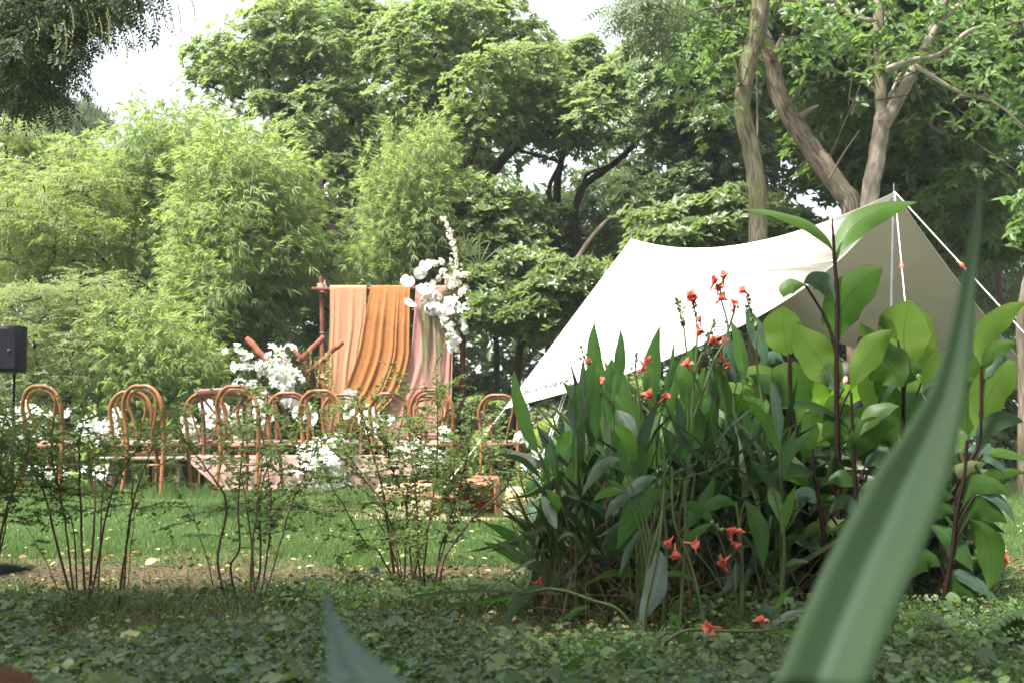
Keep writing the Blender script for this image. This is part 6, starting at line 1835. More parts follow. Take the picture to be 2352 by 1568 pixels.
def buds(parent, pts, d, n, s=.011, mat='flower_green', name='buds'):
    g = Geo(); W_ = smooth_path(PP(pts, d), n)
    T = (np.array([(0, 0, 0), (-.35, .4, .0), (0, .4, .35), (.35, .4, 0), (0, .4, -.35), (0, 1, 0)]), np.array([(0, 2, 1), (0, 3, 2), (0, 4, 3), (0, 1, 4), (1, 2, 5), (2, 3, 5), (3, 4, 5), (4, 1, 5)]))
    dirs = np.stack([RNG.normal(0, .6, n), RNG.normal(0, .4, n), np.ones(n)], 1)
    scatter(g, T, W_ + np.stack([RNG.normal(0, .005, n), 0 * W_[:, 0], 0 * W_[:, 0]], 1), dirs, rdir(n), s * RNG.uniform(.6, 1.7, n))
    g.build(name, M[mat], parent)['kind'] = 'stuff'

M['bud_green'] = plain_mat('bud_green', (.07, .13, .035), (.16, .22, .07), .5, 20, 0, .3)
def canna(label, stem_pts, d, leaves, kind='a', blooms=(), spikes=(), r=.006, group=None, cat='canna plant', name='canna_plant', top=.5):
    """leaves: (base, ctrl, tip, width, options dict)"""
    b = P(*stem_pts[0], d); b[2] = 0
    e = empty(name, b, label, cat, group)
    s2 = [(stem_pts[0][0], HORIZON + CAMH * FPX / d)] + list(stem_pts[1:])
    sm = 'stem_green' if kind == 'a' else 'stem_red'
    path = stem(e, s2, d, r, r * top, sm)
    for L in leaves:
        ba, ct, ti, w = L[:4]; o = dict(L[4]) if len(L) > 4 else {}
        o.setdefault('mat', 'canna_a' if kind == 'a' else 'canna_b'); o.setdefault('shape', 'lance' if kind == 'a' else 'ovate')
        o.setdefault('cup', .10 if kind == 'a' else .08)
        dd = o.pop('d', d)
        big_leaf(e, ba, ct or ((ba[0] + ti[0]) / 2 + random.uniform(-6, 6), (ba[1] + ti[1]) / 2), ti, w, dd, **o)
    petiole(e, path, r * (.6 if kind == 'a' else .8), sm)
    for sp in spikes:                     # flowering stalks: polyline, number of buds
        st_ = stem(e, sp[0], d - .02, r * .5, r * .3, 'stem_green', 'flower_stalk')
        buds(e, sp[0][len(sp[0]) // 2:], d - .02, sp[1], .011, 'bud_green')
    for bl in blooms:
        canna_bloom(e, bl[0], bl[1], d - .03, bl[2] if len(bl) > 2 else .030, bl[3] if len(bl) > 3 else None)
    return e
G1 = 'narrow leaved cannas in the foreground clump'
BL = 'canna_blue'
canna('leftmost narrow canna leaning out with a long blade crossing the tarp tip', [(1296, 1440), (1280, 1250), (1262, 1120), (1240, 1040)], 3.75,
      [((1236, 1040), (1186, 950), (1180, 848), 36, dict(roll=15)), ((1292, 1072), (1262, 1020), (1232, 975), 26, dict(mat=BL)), ((1242, 1100), (1210, 1045), (1140, 1043), 19, dict(mat=BL, roll=30)), ((1262, 1140), (1252, 1060), (1257, 1005), 13)],
      group=G1, blooms=[(1240, 1330, .034, (-.3, -.4, -.8)), (1246, 1345, .028, (.2, -.4, -.8)), (1252, 1371, .024, (0, -.3, -1))], r=.0055)
canna('narrow canna with the tall broad-tipped blade in front of the tarp', [(1410, 1440), (1408, 1200), (1408, 1000), (1410, 920)], 3.85,
      [((1412, 915), (1352, 870), (1366, 738), 42, dict(roll=-10, shape='ovate')), ((1408, 915), (1430, 830), (1425, 755), 28), ((1405, 920), (1388, 870), (1408, 818), 20, dict(mat='canna_a', rnd=.0)), ((1466, 976), (1420, 900), (1416, 808), 32), ((1404, 1060), (1368, 1040), (1345, 970), 24, dict(rnd=1)),
       ((1395, 1030), (1398, 960), (1385, 900), 34), ((1450, 1060), (1440, 1000), (1418, 940), 26, dict(mat=BL))], group=G1, blooms=[(1380, 880, .026), (1347, 832, .022)], spikes=[([(1375, 1000), (1372, 930), (1352, 850), (1335, 802)], 16)])
canna('narrow canna whose pointed blades start the clump left of the tall blade', [(1325, 1440), (1323, 1250), (1324, 1100), (1325, 1000)], 3.7,
      [((1325, 1000), (1328, 920), (1369, 822), 50), ((1322, 1000), (1310, 930), (1319, 875), 20, dict(mat=BL)), ((1340, 1005), (1338, 880), (1340, 820), 18, dict(mat=BL)), ((1330, 1090), (1318, 1020), (1345, 960), 34, dict(rnd=0)), ((1318, 1150), (1300, 1080), (1350, 1040), 40), ((1370, 1010), (1360, 950), (1376, 850), 30, dict(rnd=.1))], group=G1)
canna('narrow canna with an upright sharp blade crowned by dark tip in mid tarp', [(1512, 1440), (1508, 1250), (1505, 1100), (1505, 960)], 3.8,
      [((1505, 961), (1484, 860), (1516, 747), 42, dict(shape='lance')), ((1502, 945), (1530, 890), (1558, 822), 22, dict(rnd=0, mat='canna_a')), ((1535, 900), (1545, 850), (1547, 784), 12), ((1489, 1022), (1462, 980), (1465, 924), 38), ((1507, 1089), (1436, 1010), (1412, 912), 42, dict(roll=20)),
       ((1533, 1068), (1490, 1040), (1505, 977), 46, dict(shape='ovate')), ((1540, 1060), (1545, 1010), (1520, 985), 24)], group=G1, blooms=[(1472, 850, .030, (.8, -.2, .5)), (1492, 829, .024, (-.8, -.2, .3)), (1497, 913, .034, (-.6, -.3, .6)), (1522, 916, .030)],
      spikes=[([(1470, 960), (1466, 900), (1459, 850), (1462, 808)], 8), ([(1505, 1000), (1518, 940), (1525, 890)], 8)])
canna('narrow canna carrying the large coral flower heads above the tarp edge', [(1590, 1440), (1588, 1250), (1584, 1100), (1580, 1000)], 3.85,
      [((1581, 940), (1568, 860), (1602, 786), 42, dict(rnd=.8)), ((1581, 1020), (1592, 930), (1620, 840), 36, dict(rnd=.9)), ((1528, 985), (1540, 910), (1552, 843), 34, dict(rnd=.9)), ((1560, 1050), (1572, 980), (1552, 900), 26, dict(mat=BL)), ((1600, 1080), (1620, 1000), (1590, 930), 34), ((1585, 1130), (1540, 1080), (1560, 1000), 32)],
      group=G1, blooms=[(1589, 686, .036), (1596, 694, .030), (1637, 654, .036), (1662, 643, .036), (1649, 670, .030), (1651, 690, .032), (1686, 703, .030), (1604, 752, .030, (.2, -.3, -.6)), (1608, 740, .024), (1580, 842, .030)],
      spikes=[([(1588, 960), (1600, 800), (1600, 740), (1592, 690)], 10), ([(1592, 960), (1640, 830), (1672, 760), (1655, 680), (1660, 640)], 12), ([(1600, 840), (1622, 790), (1640, 740)], 8), ([(1610, 900), (1580, 820), (1570, 750), (1555, 690)], 26), ([(1672, 760), (1685, 720), (1690, 700)], 5)])
canna('narrow canna with two blades rising at the dark gap right of the tarp', [(1668, 1440), (1668, 1250), (1668, 1100), (1669, 1000)], 3.9,
      [((1707, 889), (1708, 800), (1679, 737), 32), ((1692, 882), (1664, 820), (1674, 750), 28, dict(mat=BL)), ((1633, 935), (1630, 860), (1651, 802), 28, dict(mat=BL)), ((1669, 948), (1640, 890), (1661, 833), 48), ((1680, 1020), (1690, 950), (1668, 890), 36), ((1640, 1040), (1630, 980), (1650, 900), 30, dict(rnd=0)), ((1700, 1050), (1720, 980), (1705, 920), 30)],
      group=G1, blooms=[(1646, 788, .034, (-.8, -.2, .5)), (1658, 785, .026), (1655, 815, .026, (0, -.2, -1)), (1713, 672, .030), (1675, 846, .026)], spikes=[([(1660, 940), (1658, 850), (1655, 790)], 14), ([(1755, 950), (1740, 850), (1735, 760), (1714, 680)], 18), ([(1627, 900), (1630, 850), (1628, 770)], 10)])
canna('low narrow canna with a broad drooping blade to the left', [(1470, 1460), (1490, 1300), (1520, 1180), (1525, 1105)], 3.45,
      [((1523, 1121), (1466, 1140), (1417, 1262), 56, dict(mat='canna_a', shape='ovate', rnd=.1, roll=10)), ((1508, 1095), (1460, 1100), (1433, 1156), 32, dict(mat=BL, roll=-20)), ((1485, 1205), (1440, 1250), (1423, 1326), 18, dict(mat=BL)), ((1438, 1130), (1390, 1118), (1362, 1151), 22, dict(rnd=1)), ((1425, 1055), (1380, 1045), (1335, 1142), 28, dict(mat=BL, roll=-15)), ((1467, 1142), (1420, 1130), (1388, 1195), 28, dict(mat=BL))], group=G1)
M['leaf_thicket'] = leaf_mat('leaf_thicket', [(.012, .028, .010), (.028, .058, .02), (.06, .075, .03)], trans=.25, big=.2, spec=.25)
M['canna_pale'] = blade_mat('canna_pale', (.075, .115, .095), (.11, .155, .135), (.2, .26, .21), None, .12, .38, .014, 26, spec=.7)
canna('bent narrow canna stalk with one pale blue green blade hanging to the ground', [(1466, 1568), (1478, 1500), (1482, 1400), (1512, 1260), (1526, 1125)], 3.1,
      [((1508, 1253), (1530, 1330), (1466, 1432), 54, dict(mat='canna_pale', shape='ovate', roll=8, cup=.03))], group=G1, blooms=[(1450, 1546, .026, (-.6, -.4, -.5)), (1478, 1538, .026, (.3, -.4, -.6)), (1494, 1532, .022, (.5, -.3, -.7)), (1462, 1556, .024, (-.2, -.5, -.8))], r=.0048)
canna('narrow canna stem leaning left that nods with three coral buds', [(1622, 1480), (1612, 1400), (1585, 1290), (1548, 1195), (1543, 1070)], 3.4,
      [((1600, 1340), (1560, 1300), (1500, 1330), 16, dict(rnd=.3)), ((1560, 1260), (1590, 1220), (1640, 1200), 22, dict(rnd=.2))], group=G1, blooms=[(1540, 1240, .024, (-.5, -.3, -.6)), (1551, 1262, .028, (0, -.4, -1)), (1586, 1247, .030, (1, -.3, -.2))], r=.0045)
canna('narrow canna with coral flowers low in the dark middle of the clump', [(1700, 1440), (1705, 1330), (1700, 1230), (1690, 1150)], 3.5,
      [((1690, 1291), (1700, 1340), (1655, 1362), 34, dict(mat=BL)), ((1710, 1151), (1760, 1200), (1751, 1306), 42, dict(rnd=0)), ((1690, 1160), (1650, 1130), (1600, 1190), 30, dict(rnd=.1)), ((1561, 1221), (1630, 1160), (1639, 1092), 32, dict(d=3.55, rnd=.2)), ((1640, 1200), (1600, 1150), (1560, 1160), 28, dict(rnd=.1))],
      group=G1, blooms=[(1680, 1232, .034), (1684, 1244, .028, (.6, -.3, -.5)), (1668, 1284, .032, (-.7, -.3, -.6)), (1698, 1228, .022)], spikes=[([(1700, 1270), (1680, 1240), (1640, 1205)], 8)])
canna('fallen narrow canna stalk reaching left over the ground cover with two flat blades', [(1470, 1440), (1420, 1400), (1360, 1378), (1300, 1357), (1257, 1351)], 3.35,
      [((1180, 1358), (1060, 1352), (918, 1376), 22, dict(mat='canna_pale', roll=55)), ((1200, 1364), (1100, 1390), (1030, 1385), 20, dict(mat='canna_a', roll=60, rnd=.2)), ((1262, 1351), (1180, 1345), (1157, 1462), 30, dict(mat=BL, roll=15)), ((1356, 1389), (1320, 1400), (1288, 1425), 14, dict(rnd=.4))], group=G1, r=.005, top=.7)
e = bpy.data.objects[[o.name for o in bpy.data.objects if o.get('label', '').startswith('fallen narrow canna stalk reaching left')][0]]
stem(e, [(1257, 1351), (1200, 1362), (1180, 1358)], 3.35, .0035, .002, 'stem_green', 'stalk')
canna('fallen green canna stalk lying across the dark ground at the lower right', [(1480, 1476), (1560, 1452), (1660, 1448), (1740, 1448), (1800, 1440)], 2.95,
      [((1792, 1414), (1756, 1410), (1756, 1379), 34, dict(mat=BL)), ((1760, 1445), (1800, 1405), (1850, 1400), 20, dict(mat=BL, roll=40)), ((1750, 1450), (1800, 1440), (1850, 1462), 14, dict(rnd=1)), ((1560, 1452), (1552, 1400), (1540, 1436), 28, dict(rnd=.1)), ((1770, 1425), (1790, 1370), (1825, 1345), 12)], group=G1, r=.004, blooms=[(1640, 1440, .030, (-1, -.3, .1)), (1748, 1432, .022)])

# thicket: more of the same plants behind and between
rgt = random.Random(17)
for k in range(25):
    x = 1232 + k * 23 + rgt.uniform(-12, 12); d = 3.72 + rgt.uniform(-.2, .9)
    topy = rgt.uniform(945, 1060) + (95 if x < 1330 else 0); lx = x + rgt.uniform(-20, 20)
    L = []
    for j in range(9):
        by = topy + j * rgt.uniform(30, 46); s = rgt.choice((-1, 1)); h = rgt.uniform(110, 210) * (.6 if x < 1330 else 1); lean = rgt.uniform(.05, .6) * s
        if by < 1230: L.append(((lx, by), (lx + lean * 35, by - h * .5), (lx + lean * h * .8, by - h * rgt.uniform(.6, .97)), rgt.uniform(26, 46), dict(roll=rgt.uniform(-45, 45), d=d + rgt.uniform(-.1, .1), mat=rgt.choice(['canna_a', 'canna_a', 'canna_a', BL]), dt=rgt.uniform(-.08, .08))))
        else: L.append(((lx, by), (lx + s * 45, by - rgt.uniform(30, 70)), (lx + s * rgt.uniform(60, 130), by + rgt.uniform(-90, 60)), rgt.uniform(18, 34), dict(roll=rgt.uniform(-60, 60), d=d + rgt.uniform(-.1, .1), mat=rgt.choice(['canna_a', 'canna_a', BL]), rnd=rgt.uniform(0, .4))))
    canna('narrow leaved canna stem packed inside the dark thicket', [(x, 1400), (x + rgt.uniform(-10, 10), 1250), (lx, 1100), (lx, topy)], d, L, group='canna stems inside the thicket', r=.0045)
# bare pale stems at the foot of the thicket
for k in range(26):
    x = rgt.uniform(1250, 1790); d = rgt.uniform(3.45, 4.2)
    b = P(x, 1200, d); b[2] = 0
    e = empty('canna_stalk', b, 'bare stalk at the dark foot of the canna thicket', 'stalk', 'bare stalks at the foot of the thicket')
    stem(e, [(x, HORIZON + CAMH * FPX / d), (x + rgt.uniform(-18, 18), 1250), (x + rgt.uniform(-26, 26), rgt.uniform(1080, 1150))], d, .0045, .003, rgt.choice(['stem_green', 'stem_green', 'twig']))

# withered and shaded leaves hanging between the stalks
g = Geo(); n = 1900
xx = RNG.uniform(1225, 1800, n); dd_ = RNG.uniform(3.65, 4.9, n); zz = RNG.uniform(.03, .46, n) * np.clip((xx - 1180) / 130, .3, 1)
pos = np.stack([(xx - CXP) / FPX * dd_, dd_, zz], 1)
LB = T_curved_blade(); dr_ = np.stack([RNG.normal(0, .55, n), RNG.normal(0, .4, n), RNG.choice([-1, 1], n, p=[.45, .55]) * RNG.uniform(.4, 1, n)], 1)
scatter(g, LB, pos, dr_, rdir(n), np.stack([RNG.uniform(.006, .026, n), RNG.uniform(.10, .26, n), RNG.uniform(.10, .26, n)], 1))
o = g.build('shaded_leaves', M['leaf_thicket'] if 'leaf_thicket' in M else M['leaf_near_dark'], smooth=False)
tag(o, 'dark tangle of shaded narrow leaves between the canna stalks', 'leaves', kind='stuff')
g = Geo(); n = 420
xx = RNG.uniform(1225, 1830, n); dd_ = RNG.uniform(3.3, 4.6, n); pos = np.stack([(xx - CXP) / FPX * dd_, dd_, RNG.uniform(.0, .12, n)], 1)
twigs(g, pos, pos + np.stack([RNG.normal(0, .07, n), RNG.normal(0, .05, n), RNG.uniform(-.01, .14, n)], 1), .0011, .0006, 3)
tag(g.build('dry_stalks', M['straw'], smooth=False), 'thin dry straws criss-crossing at the foot of the cannas', 'straw', kind='stuff')
g = Geo(); n = 1500
xx = RNG.uniform(1700, 2230, n); dd_ = RNG.uniform(3.9, 5.2, n); zz = RNG.uniform(.03, .42, n)
pos = np.stack([(xx - CXP) / FPX * dd_, dd_, zz], 1)
scatter(g, T_leaf2(.45, .08, .25), pos, np.stack([RNG.normal(0, 1, n), RNG.normal(0, .7, n), RNG.normal(.1, .6, n)], 1), rdir(n) + np.array([0, 0, .8]), RNG.uniform(.05, .15, n))
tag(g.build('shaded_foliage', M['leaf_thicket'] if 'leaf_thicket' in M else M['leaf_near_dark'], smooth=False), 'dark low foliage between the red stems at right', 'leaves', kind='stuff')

# broad leaved red stemmed cannas
G2 = 'broad leaved red stemmed cannas at right'
GL_ = 'canna_painted_glow'
canna('tallest broad canna whose two top leaves spread like wings against the tarp', [(1925, 1330), (1927, 1180), (1921, 900), (1923, 700), (1917, 600), (1914, 540)], 3.9,
      [((1914, 580), (1880, 495), (1708, 481), 36, dict(roll=-38, rnd=.7, mat='canna_b', dt=-.1)), ((1920, 602), (1930, 490), (2108, 464), 62, dict(roll=25, rnd=.8, dt=.1)), ((1923, 788), (1905, 690), (2027, 616), 96, dict(shape='blunt', rnd=.25, wave=.10)),
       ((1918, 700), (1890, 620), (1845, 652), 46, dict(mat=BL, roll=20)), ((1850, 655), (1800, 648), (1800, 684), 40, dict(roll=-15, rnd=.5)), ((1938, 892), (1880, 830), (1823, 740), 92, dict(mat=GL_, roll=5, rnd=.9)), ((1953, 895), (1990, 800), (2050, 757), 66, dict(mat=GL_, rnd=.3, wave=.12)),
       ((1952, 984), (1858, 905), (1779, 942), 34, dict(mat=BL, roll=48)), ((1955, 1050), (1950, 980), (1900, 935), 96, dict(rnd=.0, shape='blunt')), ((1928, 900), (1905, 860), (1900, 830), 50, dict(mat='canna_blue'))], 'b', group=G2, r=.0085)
e = [o for o in bpy.data.objects if o.get('label', '').startswith('tallest broad canna')][0]
g = Geo(); tube(g, [P(1914, 545, 3.9), P(1912, 520, 3.9), P(1912, 500, 3.9)], [.003, .003, .0015], 6); g.build('bud', M['stem_red'], e)
canna('broad canna left of the tall one with a cupped heart shaped leaf', [(1864, 1320), (1850, 1150), (1833, 1040), (1815, 900), (1813, 812)], 3.95,
      [((1813, 818), (1795, 770), (1800, 705), 96, dict(mat=GL_, shape='blunt', rnd=.3, cup=.02)), ((1794, 925), (1775, 850), (1697, 852), 62, dict(mat=GL_, rnd=.2, roll=-25)), ((1800, 930), (1785, 880), (1720, 860), 46, dict(rnd=.0, d=3.93, roll=-25)), ((1785, 922), (1700, 870), (1603, 894), 34, dict(mat=GL_, roll=-30, rnd=.1)),
       ((1785, 988), (1700, 900), (1588, 917), 32, dict(roll=40, rnd=.6)), ((1837, 970), (1800, 900), (1828, 830), 112, dict(shape='blunt', rnd=.6)), ((1843, 1072), (1835, 1010), (1855, 962), 62, dict(rnd=.1, shape='blunt')), ((1846, 1075), (1770, 960), (1691, 1032), 52, dict(rnd=.2, roll=-20)),
       ((1785, 1067), (1700, 1020), (1635, 1072), 28, dict(rnd=.4, roll=30)), ((1760, 840), (1745, 760), (1712, 708), 40, dict(mat=BL, d=4.05)), ((1856, 1090), (1840, 1060), (1700, 1100), 36, dict(rnd=0, roll=30)), ((1800, 830), (1775, 800), (1740, 850), 30, dict(mat=BL, d=4.1))], 'b', group=G2, r=.0085)
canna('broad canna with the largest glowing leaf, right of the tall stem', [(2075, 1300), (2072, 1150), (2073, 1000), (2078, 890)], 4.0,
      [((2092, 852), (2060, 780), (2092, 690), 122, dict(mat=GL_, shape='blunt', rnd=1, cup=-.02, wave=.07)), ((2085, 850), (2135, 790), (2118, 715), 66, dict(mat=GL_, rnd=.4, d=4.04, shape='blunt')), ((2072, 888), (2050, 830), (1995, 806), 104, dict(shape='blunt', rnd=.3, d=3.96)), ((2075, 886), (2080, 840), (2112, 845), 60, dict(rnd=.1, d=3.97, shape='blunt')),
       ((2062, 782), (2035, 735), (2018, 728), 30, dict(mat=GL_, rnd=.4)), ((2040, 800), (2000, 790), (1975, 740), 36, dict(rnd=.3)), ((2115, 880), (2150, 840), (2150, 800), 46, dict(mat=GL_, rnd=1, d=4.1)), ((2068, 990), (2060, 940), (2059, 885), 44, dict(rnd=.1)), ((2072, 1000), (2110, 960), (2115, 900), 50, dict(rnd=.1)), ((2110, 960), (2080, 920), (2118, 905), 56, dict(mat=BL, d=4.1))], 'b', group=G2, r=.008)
canna('broad canna between the glowing leaf and the tall stem with small upright leaves', [(1970, 1330), (1966, 1150), (1960, 1040), (1955, 900)], 3.8,
      [((2021, 968), (1985, 900), (1991, 826), 46, dict(mat=GL_, rnd=.3, d=4.0)), ((2022, 915), (2015, 880), (2045, 850), 32, dict(rnd=.1, d=4.0)), ((1965, 1058), (1970, 985), (2056, 975), 74, dict(rnd=.1, roll=-15)), ((1963, 1050), (1950, 1000), (1942, 1012), 40, dict(rnd=.1)), ((1966, 1008), (2000, 930), (2066, 932), 44, dict(rnd=.1, roll=30)),
       ((1985, 1075), (2020, 1030), (2055, 1080), 46, dict(mat=BL, roll=-30)), ((1900, 1110), (1935, 1080), (1970, 1120), 40, dict(rnd=0, roll=20)), ((1870, 1125), (1800, 1060), (1700, 1115), 40, dict(rnd=0, roll=35)), ((1968, 1130), (2010, 1100), (2040, 1180), 44, dict(rnd=0))], 'b', group=G2, r=.0075)
canna('broad canna with a narrow upright leaf and bluish leaves low in the shade', [(1909, 1300), (1886, 1180), (1868, 1080), (1866, 1030)], 3.75,
      [((1867, 1042), (1855, 1000), (1868, 940), 40, dict(rnd=.4)), ((1880, 1100), (1820, 1060), (1760, 1110), 40, dict(mat=BL, roll=30)), ((1905, 1180), (1950, 1120), (1960, 1190), 40, dict(mat=BL, roll=-20)), ((1890, 1160), (1850, 1110), (1810, 1160), 36, dict(mat=BL)), ((1915, 1230), (1880, 1190), (1840, 1240), 34, dict(rnd=.1)), ((1905, 1220), (1960, 1200), (1980, 1290), 46, dict(rnd=0))], 'b', group=G2, r=.0075)
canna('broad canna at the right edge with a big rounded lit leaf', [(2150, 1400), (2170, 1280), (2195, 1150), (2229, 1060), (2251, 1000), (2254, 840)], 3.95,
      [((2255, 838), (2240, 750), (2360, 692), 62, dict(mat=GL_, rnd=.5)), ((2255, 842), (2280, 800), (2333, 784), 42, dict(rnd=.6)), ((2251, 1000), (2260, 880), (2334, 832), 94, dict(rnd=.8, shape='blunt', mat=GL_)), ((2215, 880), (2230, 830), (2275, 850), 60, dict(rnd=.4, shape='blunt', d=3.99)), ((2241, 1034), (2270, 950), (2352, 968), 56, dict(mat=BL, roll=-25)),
       ((2225, 1000), (2215, 940), (2235, 880), 60, dict(rnd=.2, d=4.02)), ((2215, 1038), (2280, 1015), (2312, 1092), 42, dict(mat=BL, roll=15)), ((2256, 1042), (2310, 1030), (2360, 1058), 26, dict(roll=30)), ((2245, 1100), (2280, 1080), (2360, 1085), 26), ((2260, 870), (2290, 830), (2318, 812), 28, dict(mat=BL))], 'b', group=G2, r=.008)
canna('second broad canna at the right edge with large drooping lower leaves', [(2161, 1400), (2185, 1280), (2197, 1180), (2215, 1090), (2222, 1010)], 3.8,
      [((2212, 1162), (2240, 1070), (2322, 1140), 50, dict(rnd=.0, roll=15)), ((2240, 1136), (2300, 1120), (2333, 1204), 30, dict(mat=BL, roll=30)), ((2199, 1222), (2240, 1130), (2315, 1203), 56, dict(rnd=.0)), ((2225, 1192), (2300, 1240), (2270, 1355), 66, dict(rnd=.2, shape='ovate', roll=-20, mat='canna_b')), ((2135, 1208), (2190, 1220), (2236, 1314), 52, dict(mat='canna_a', rnd=.1, roll=15)),
       ((2174, 1309), (2230, 1320), (2292, 1378), 34, dict(mat=BL, rnd=0, roll=20)), ((2190, 1140), (2170, 1130), (2120, 1160), 30, dict(rnd=0)), ((2195, 1180), (2160, 1160), (2100, 1190), 36, dict(rnd=0)), ((2160, 1300), (2120, 1260), (2090, 1330), 50, dict(rnd=0)), ((2150, 1393), (2190, 1410), (2213, 1494), 50, dict(mat='canna_a', rnd=.2)), ((2165, 1340), (2200, 1330), (2240, 1380), 40, dict(rnd=0))], 'b', group=G2, r=.008)
rgt = random.Random(5)
for k in range(15):
    x = 1745 + k * 31 + rgt.uniform(-14, 14); d = 4.15 + rgt.uniform(-.1, .6); topy = rgt.uniform(885, 1040); L = []
    for j in range(7):
        by = topy + j * rgt.uniform(34, 52); s = rgt.choice((-1, 1))
        L.append(((x, by), (x + s * 38, by - rgt.uniform(20, 80)), (x + s * rgt.uniform(60, 140), by + rgt.uniform(-100, 50)), rgt.uniform(52, 92), dict(roll=rgt.uniform(-50, 40), d=d + rgt.uniform(-.1, .1), rnd=rgt.uniform(0, .7), shape=rgt.choice(['blunt', 'ovate']), mat=rgt.choice(['canna_b', 'canna_b', 'canna_b', GL_, BL]))))
    canna('broad leaved canna hidden deep in the shade of the others', [(x, 1350), (x + rgt.uniform(-8, 8), 1200), (x, topy)], d, L, 'b', group='shaded broad cannas', r=.007)
# dropped blossoms
for i, (x, y, lab) in enumerate([(2196, 1302, 'dropped coral blossom beside the right hand red stem'), (2214, 1318, 'second dropped coral blossom just below the first at right'), (2290, 1312, 'coral blossom heap fallen on the mulch near the right edge'), (2304, 1302, 'pale coral blossom on top of the fallen heap at right')]):
    d = CAMH * FPX / (y - HORIZON); b = P(x, y, d)
    e = empty('fallen_blossom', (b[0], b[1], 0), lab, 'flower')
    for k in range(2):
        o = bpy.data.objects.new('petals', CB[(i + k) % 4]); COL.objects.link(o); o.parent = e; o.location = (k * .02 - .01, 0, .03); o.scale = (.036,) * 3; o.rotation_euler = (1.2 + k, random.uniform(-1, 1), random.uniform(0, 6))
for i, (x, y, lab) in enumerate([(2321, 1318, 'pale yellow fallen leaf at the right edge'), (1322, 1232, 'cream fallen leaf standing on the lawn left of the cannas'), (333, 1292, 'cream fallen leaf on the strip between first and second shrub'), (270, 1528, 'yellow brown leaf lying on the round leaved ground cover'), (785, 1352, 'yellow fallen leaf left of the middle shrub')]):
    d = CAMH * FPX / (y - HORIZON + 8); b = P(x, y + 8, d)
    g = Geo(); scatter(g, (T_leaf2(.7, .12, .1)), np.array([[b[0], b[1], .012 if i != 3 else .06]]), [[.9, .3, .5]], [[0, -.7, .7]], .048, [.9])
    o = g.build('fallen_leaf', M['dead_leaf']); tag(o, lab, 'leaf')

# ------------------------------------------------------------------ the small leaved shrubs in front
def shrub(label, stems, d, cen_y, seed, dens=1.0, extra_leaf=0):
    rg = np.random.default_rng(seed)
    b = P(stems[0][0][0][0], 1200, d); b[2] = 0
    e = empty('young_shrub', b, label, 'shrub', 'small leaved shrubs along the edge of the lawn')
    LP, LD, LU, LS = [], [], [], []; TA_, TB_, TR_ = [], [], []
    for pts, r, leafy in stems:
        dd = d + rg.uniform(-.12, .12)
        pts = [(pts[0][0], HORIZON + CAMH * FPX / dd)] + list(pts[1:])
        W_ = smooth_path(PP(pts, dd + np.linspace(0, rg.uniform(-.15, .15), len(pts))), 30)
        W_[1:] += np.cumsum(rg.normal(0, .0012, (29, 3)), 0)
        g = Geo(); tube(g, W_, [r * .72, r * .3], 6, rough=.05); g.build('stem', M['twig'], e)
        L = np.linalg.norm(np.diff(W_, axis=0), axis=1).sum()
        nb = int(L * 20 * leafy * dens)
        for _ in range(nb):
            t = rg.uniform(.22, 1) ** .8; i = min(28, int(t * 29)); a = W_[i]
            if a[2] < .12: continue
            v = nrm(np.array([rg.normal(0, 1), rg.normal(0, .8), rg.uniform(-.15, 1.0)])); l = rg.uniform(.05, .20)
            p1 = a + v * l * .5; v2 = nrm(v + np.array([rg.normal(0, .3), rg.normal(0, .3), -.15])); p2 = p1 + v2 * l * .5
            for s_, e_, r_ in ((a, p1, .0014), (p1, p2, .0010)):
                TA_.append(s_); TB_.append(e_); TR_.append(r_)
            segs = [(a, p1), (p1, p2)]
            for _k in range(rg.integers(1, 3)):
                q = p1 + (p2 - p1) * rg.random(); v3 = nrm(v2 + rg.normal(0, .8, 3)); q2 = q + v3 * l * .45
                TA_.append(q); TB_.append(q2); TR_.append(.0008); segs.append((q, q2))
            for s_, e_ in segs:
                ln = np.linalg.norm(e_ - s_); m = max(2, int(ln / .0085)); dv = (e_ - s_) / ln; side = nrm(np.cross(dv, [0, 0, 1.0]))
                for j in range(m):
                    LP.append(s_ + dv * ln * (j + .6) / m); sg = 1 if j % 2 else -1
                    LD.append(side * sg + dv * .5 + rg.normal(0, .25, 3) + np.array([0, 0, -.1])); LU.append(np.array([0, -.45, .8]) + rg.normal(0, .6, 3)); LS.append(rg.uniform(.010, .021))
        # leaves straight on the stem
        m = int(L * 44 * leafy * dens); ii = rg.integers(8, 30, m)
        for i in ii:
            if W_[i][2] < .15: continue
            v = nrm(np.array([rg.normal(), rg.normal(), rg.uniform(-.2, .6)])); LP.append(W_[i]); LD.append(v); LU.append(np.array([0, -.4, .8]) + rg.normal(0, .5, 3)); LS.append(rg.uniform(.012, .024))
    g = Geo(); twigs(g, np.array(TA_), np.array(TB_), np.array(TR_), np.array(TR_) * .7); g.build('twigs', M['twig'], e, smooth=False)['kind'] = 'stuff'
    g = Geo(); scatter(g, T_leaf2(.55, .07, .12), np.array(LP), np.array(LD), np.array(LU), np.array(LS)); o = g.build('foliage', M['leaf_shrub'], e, smooth=False)
    return e
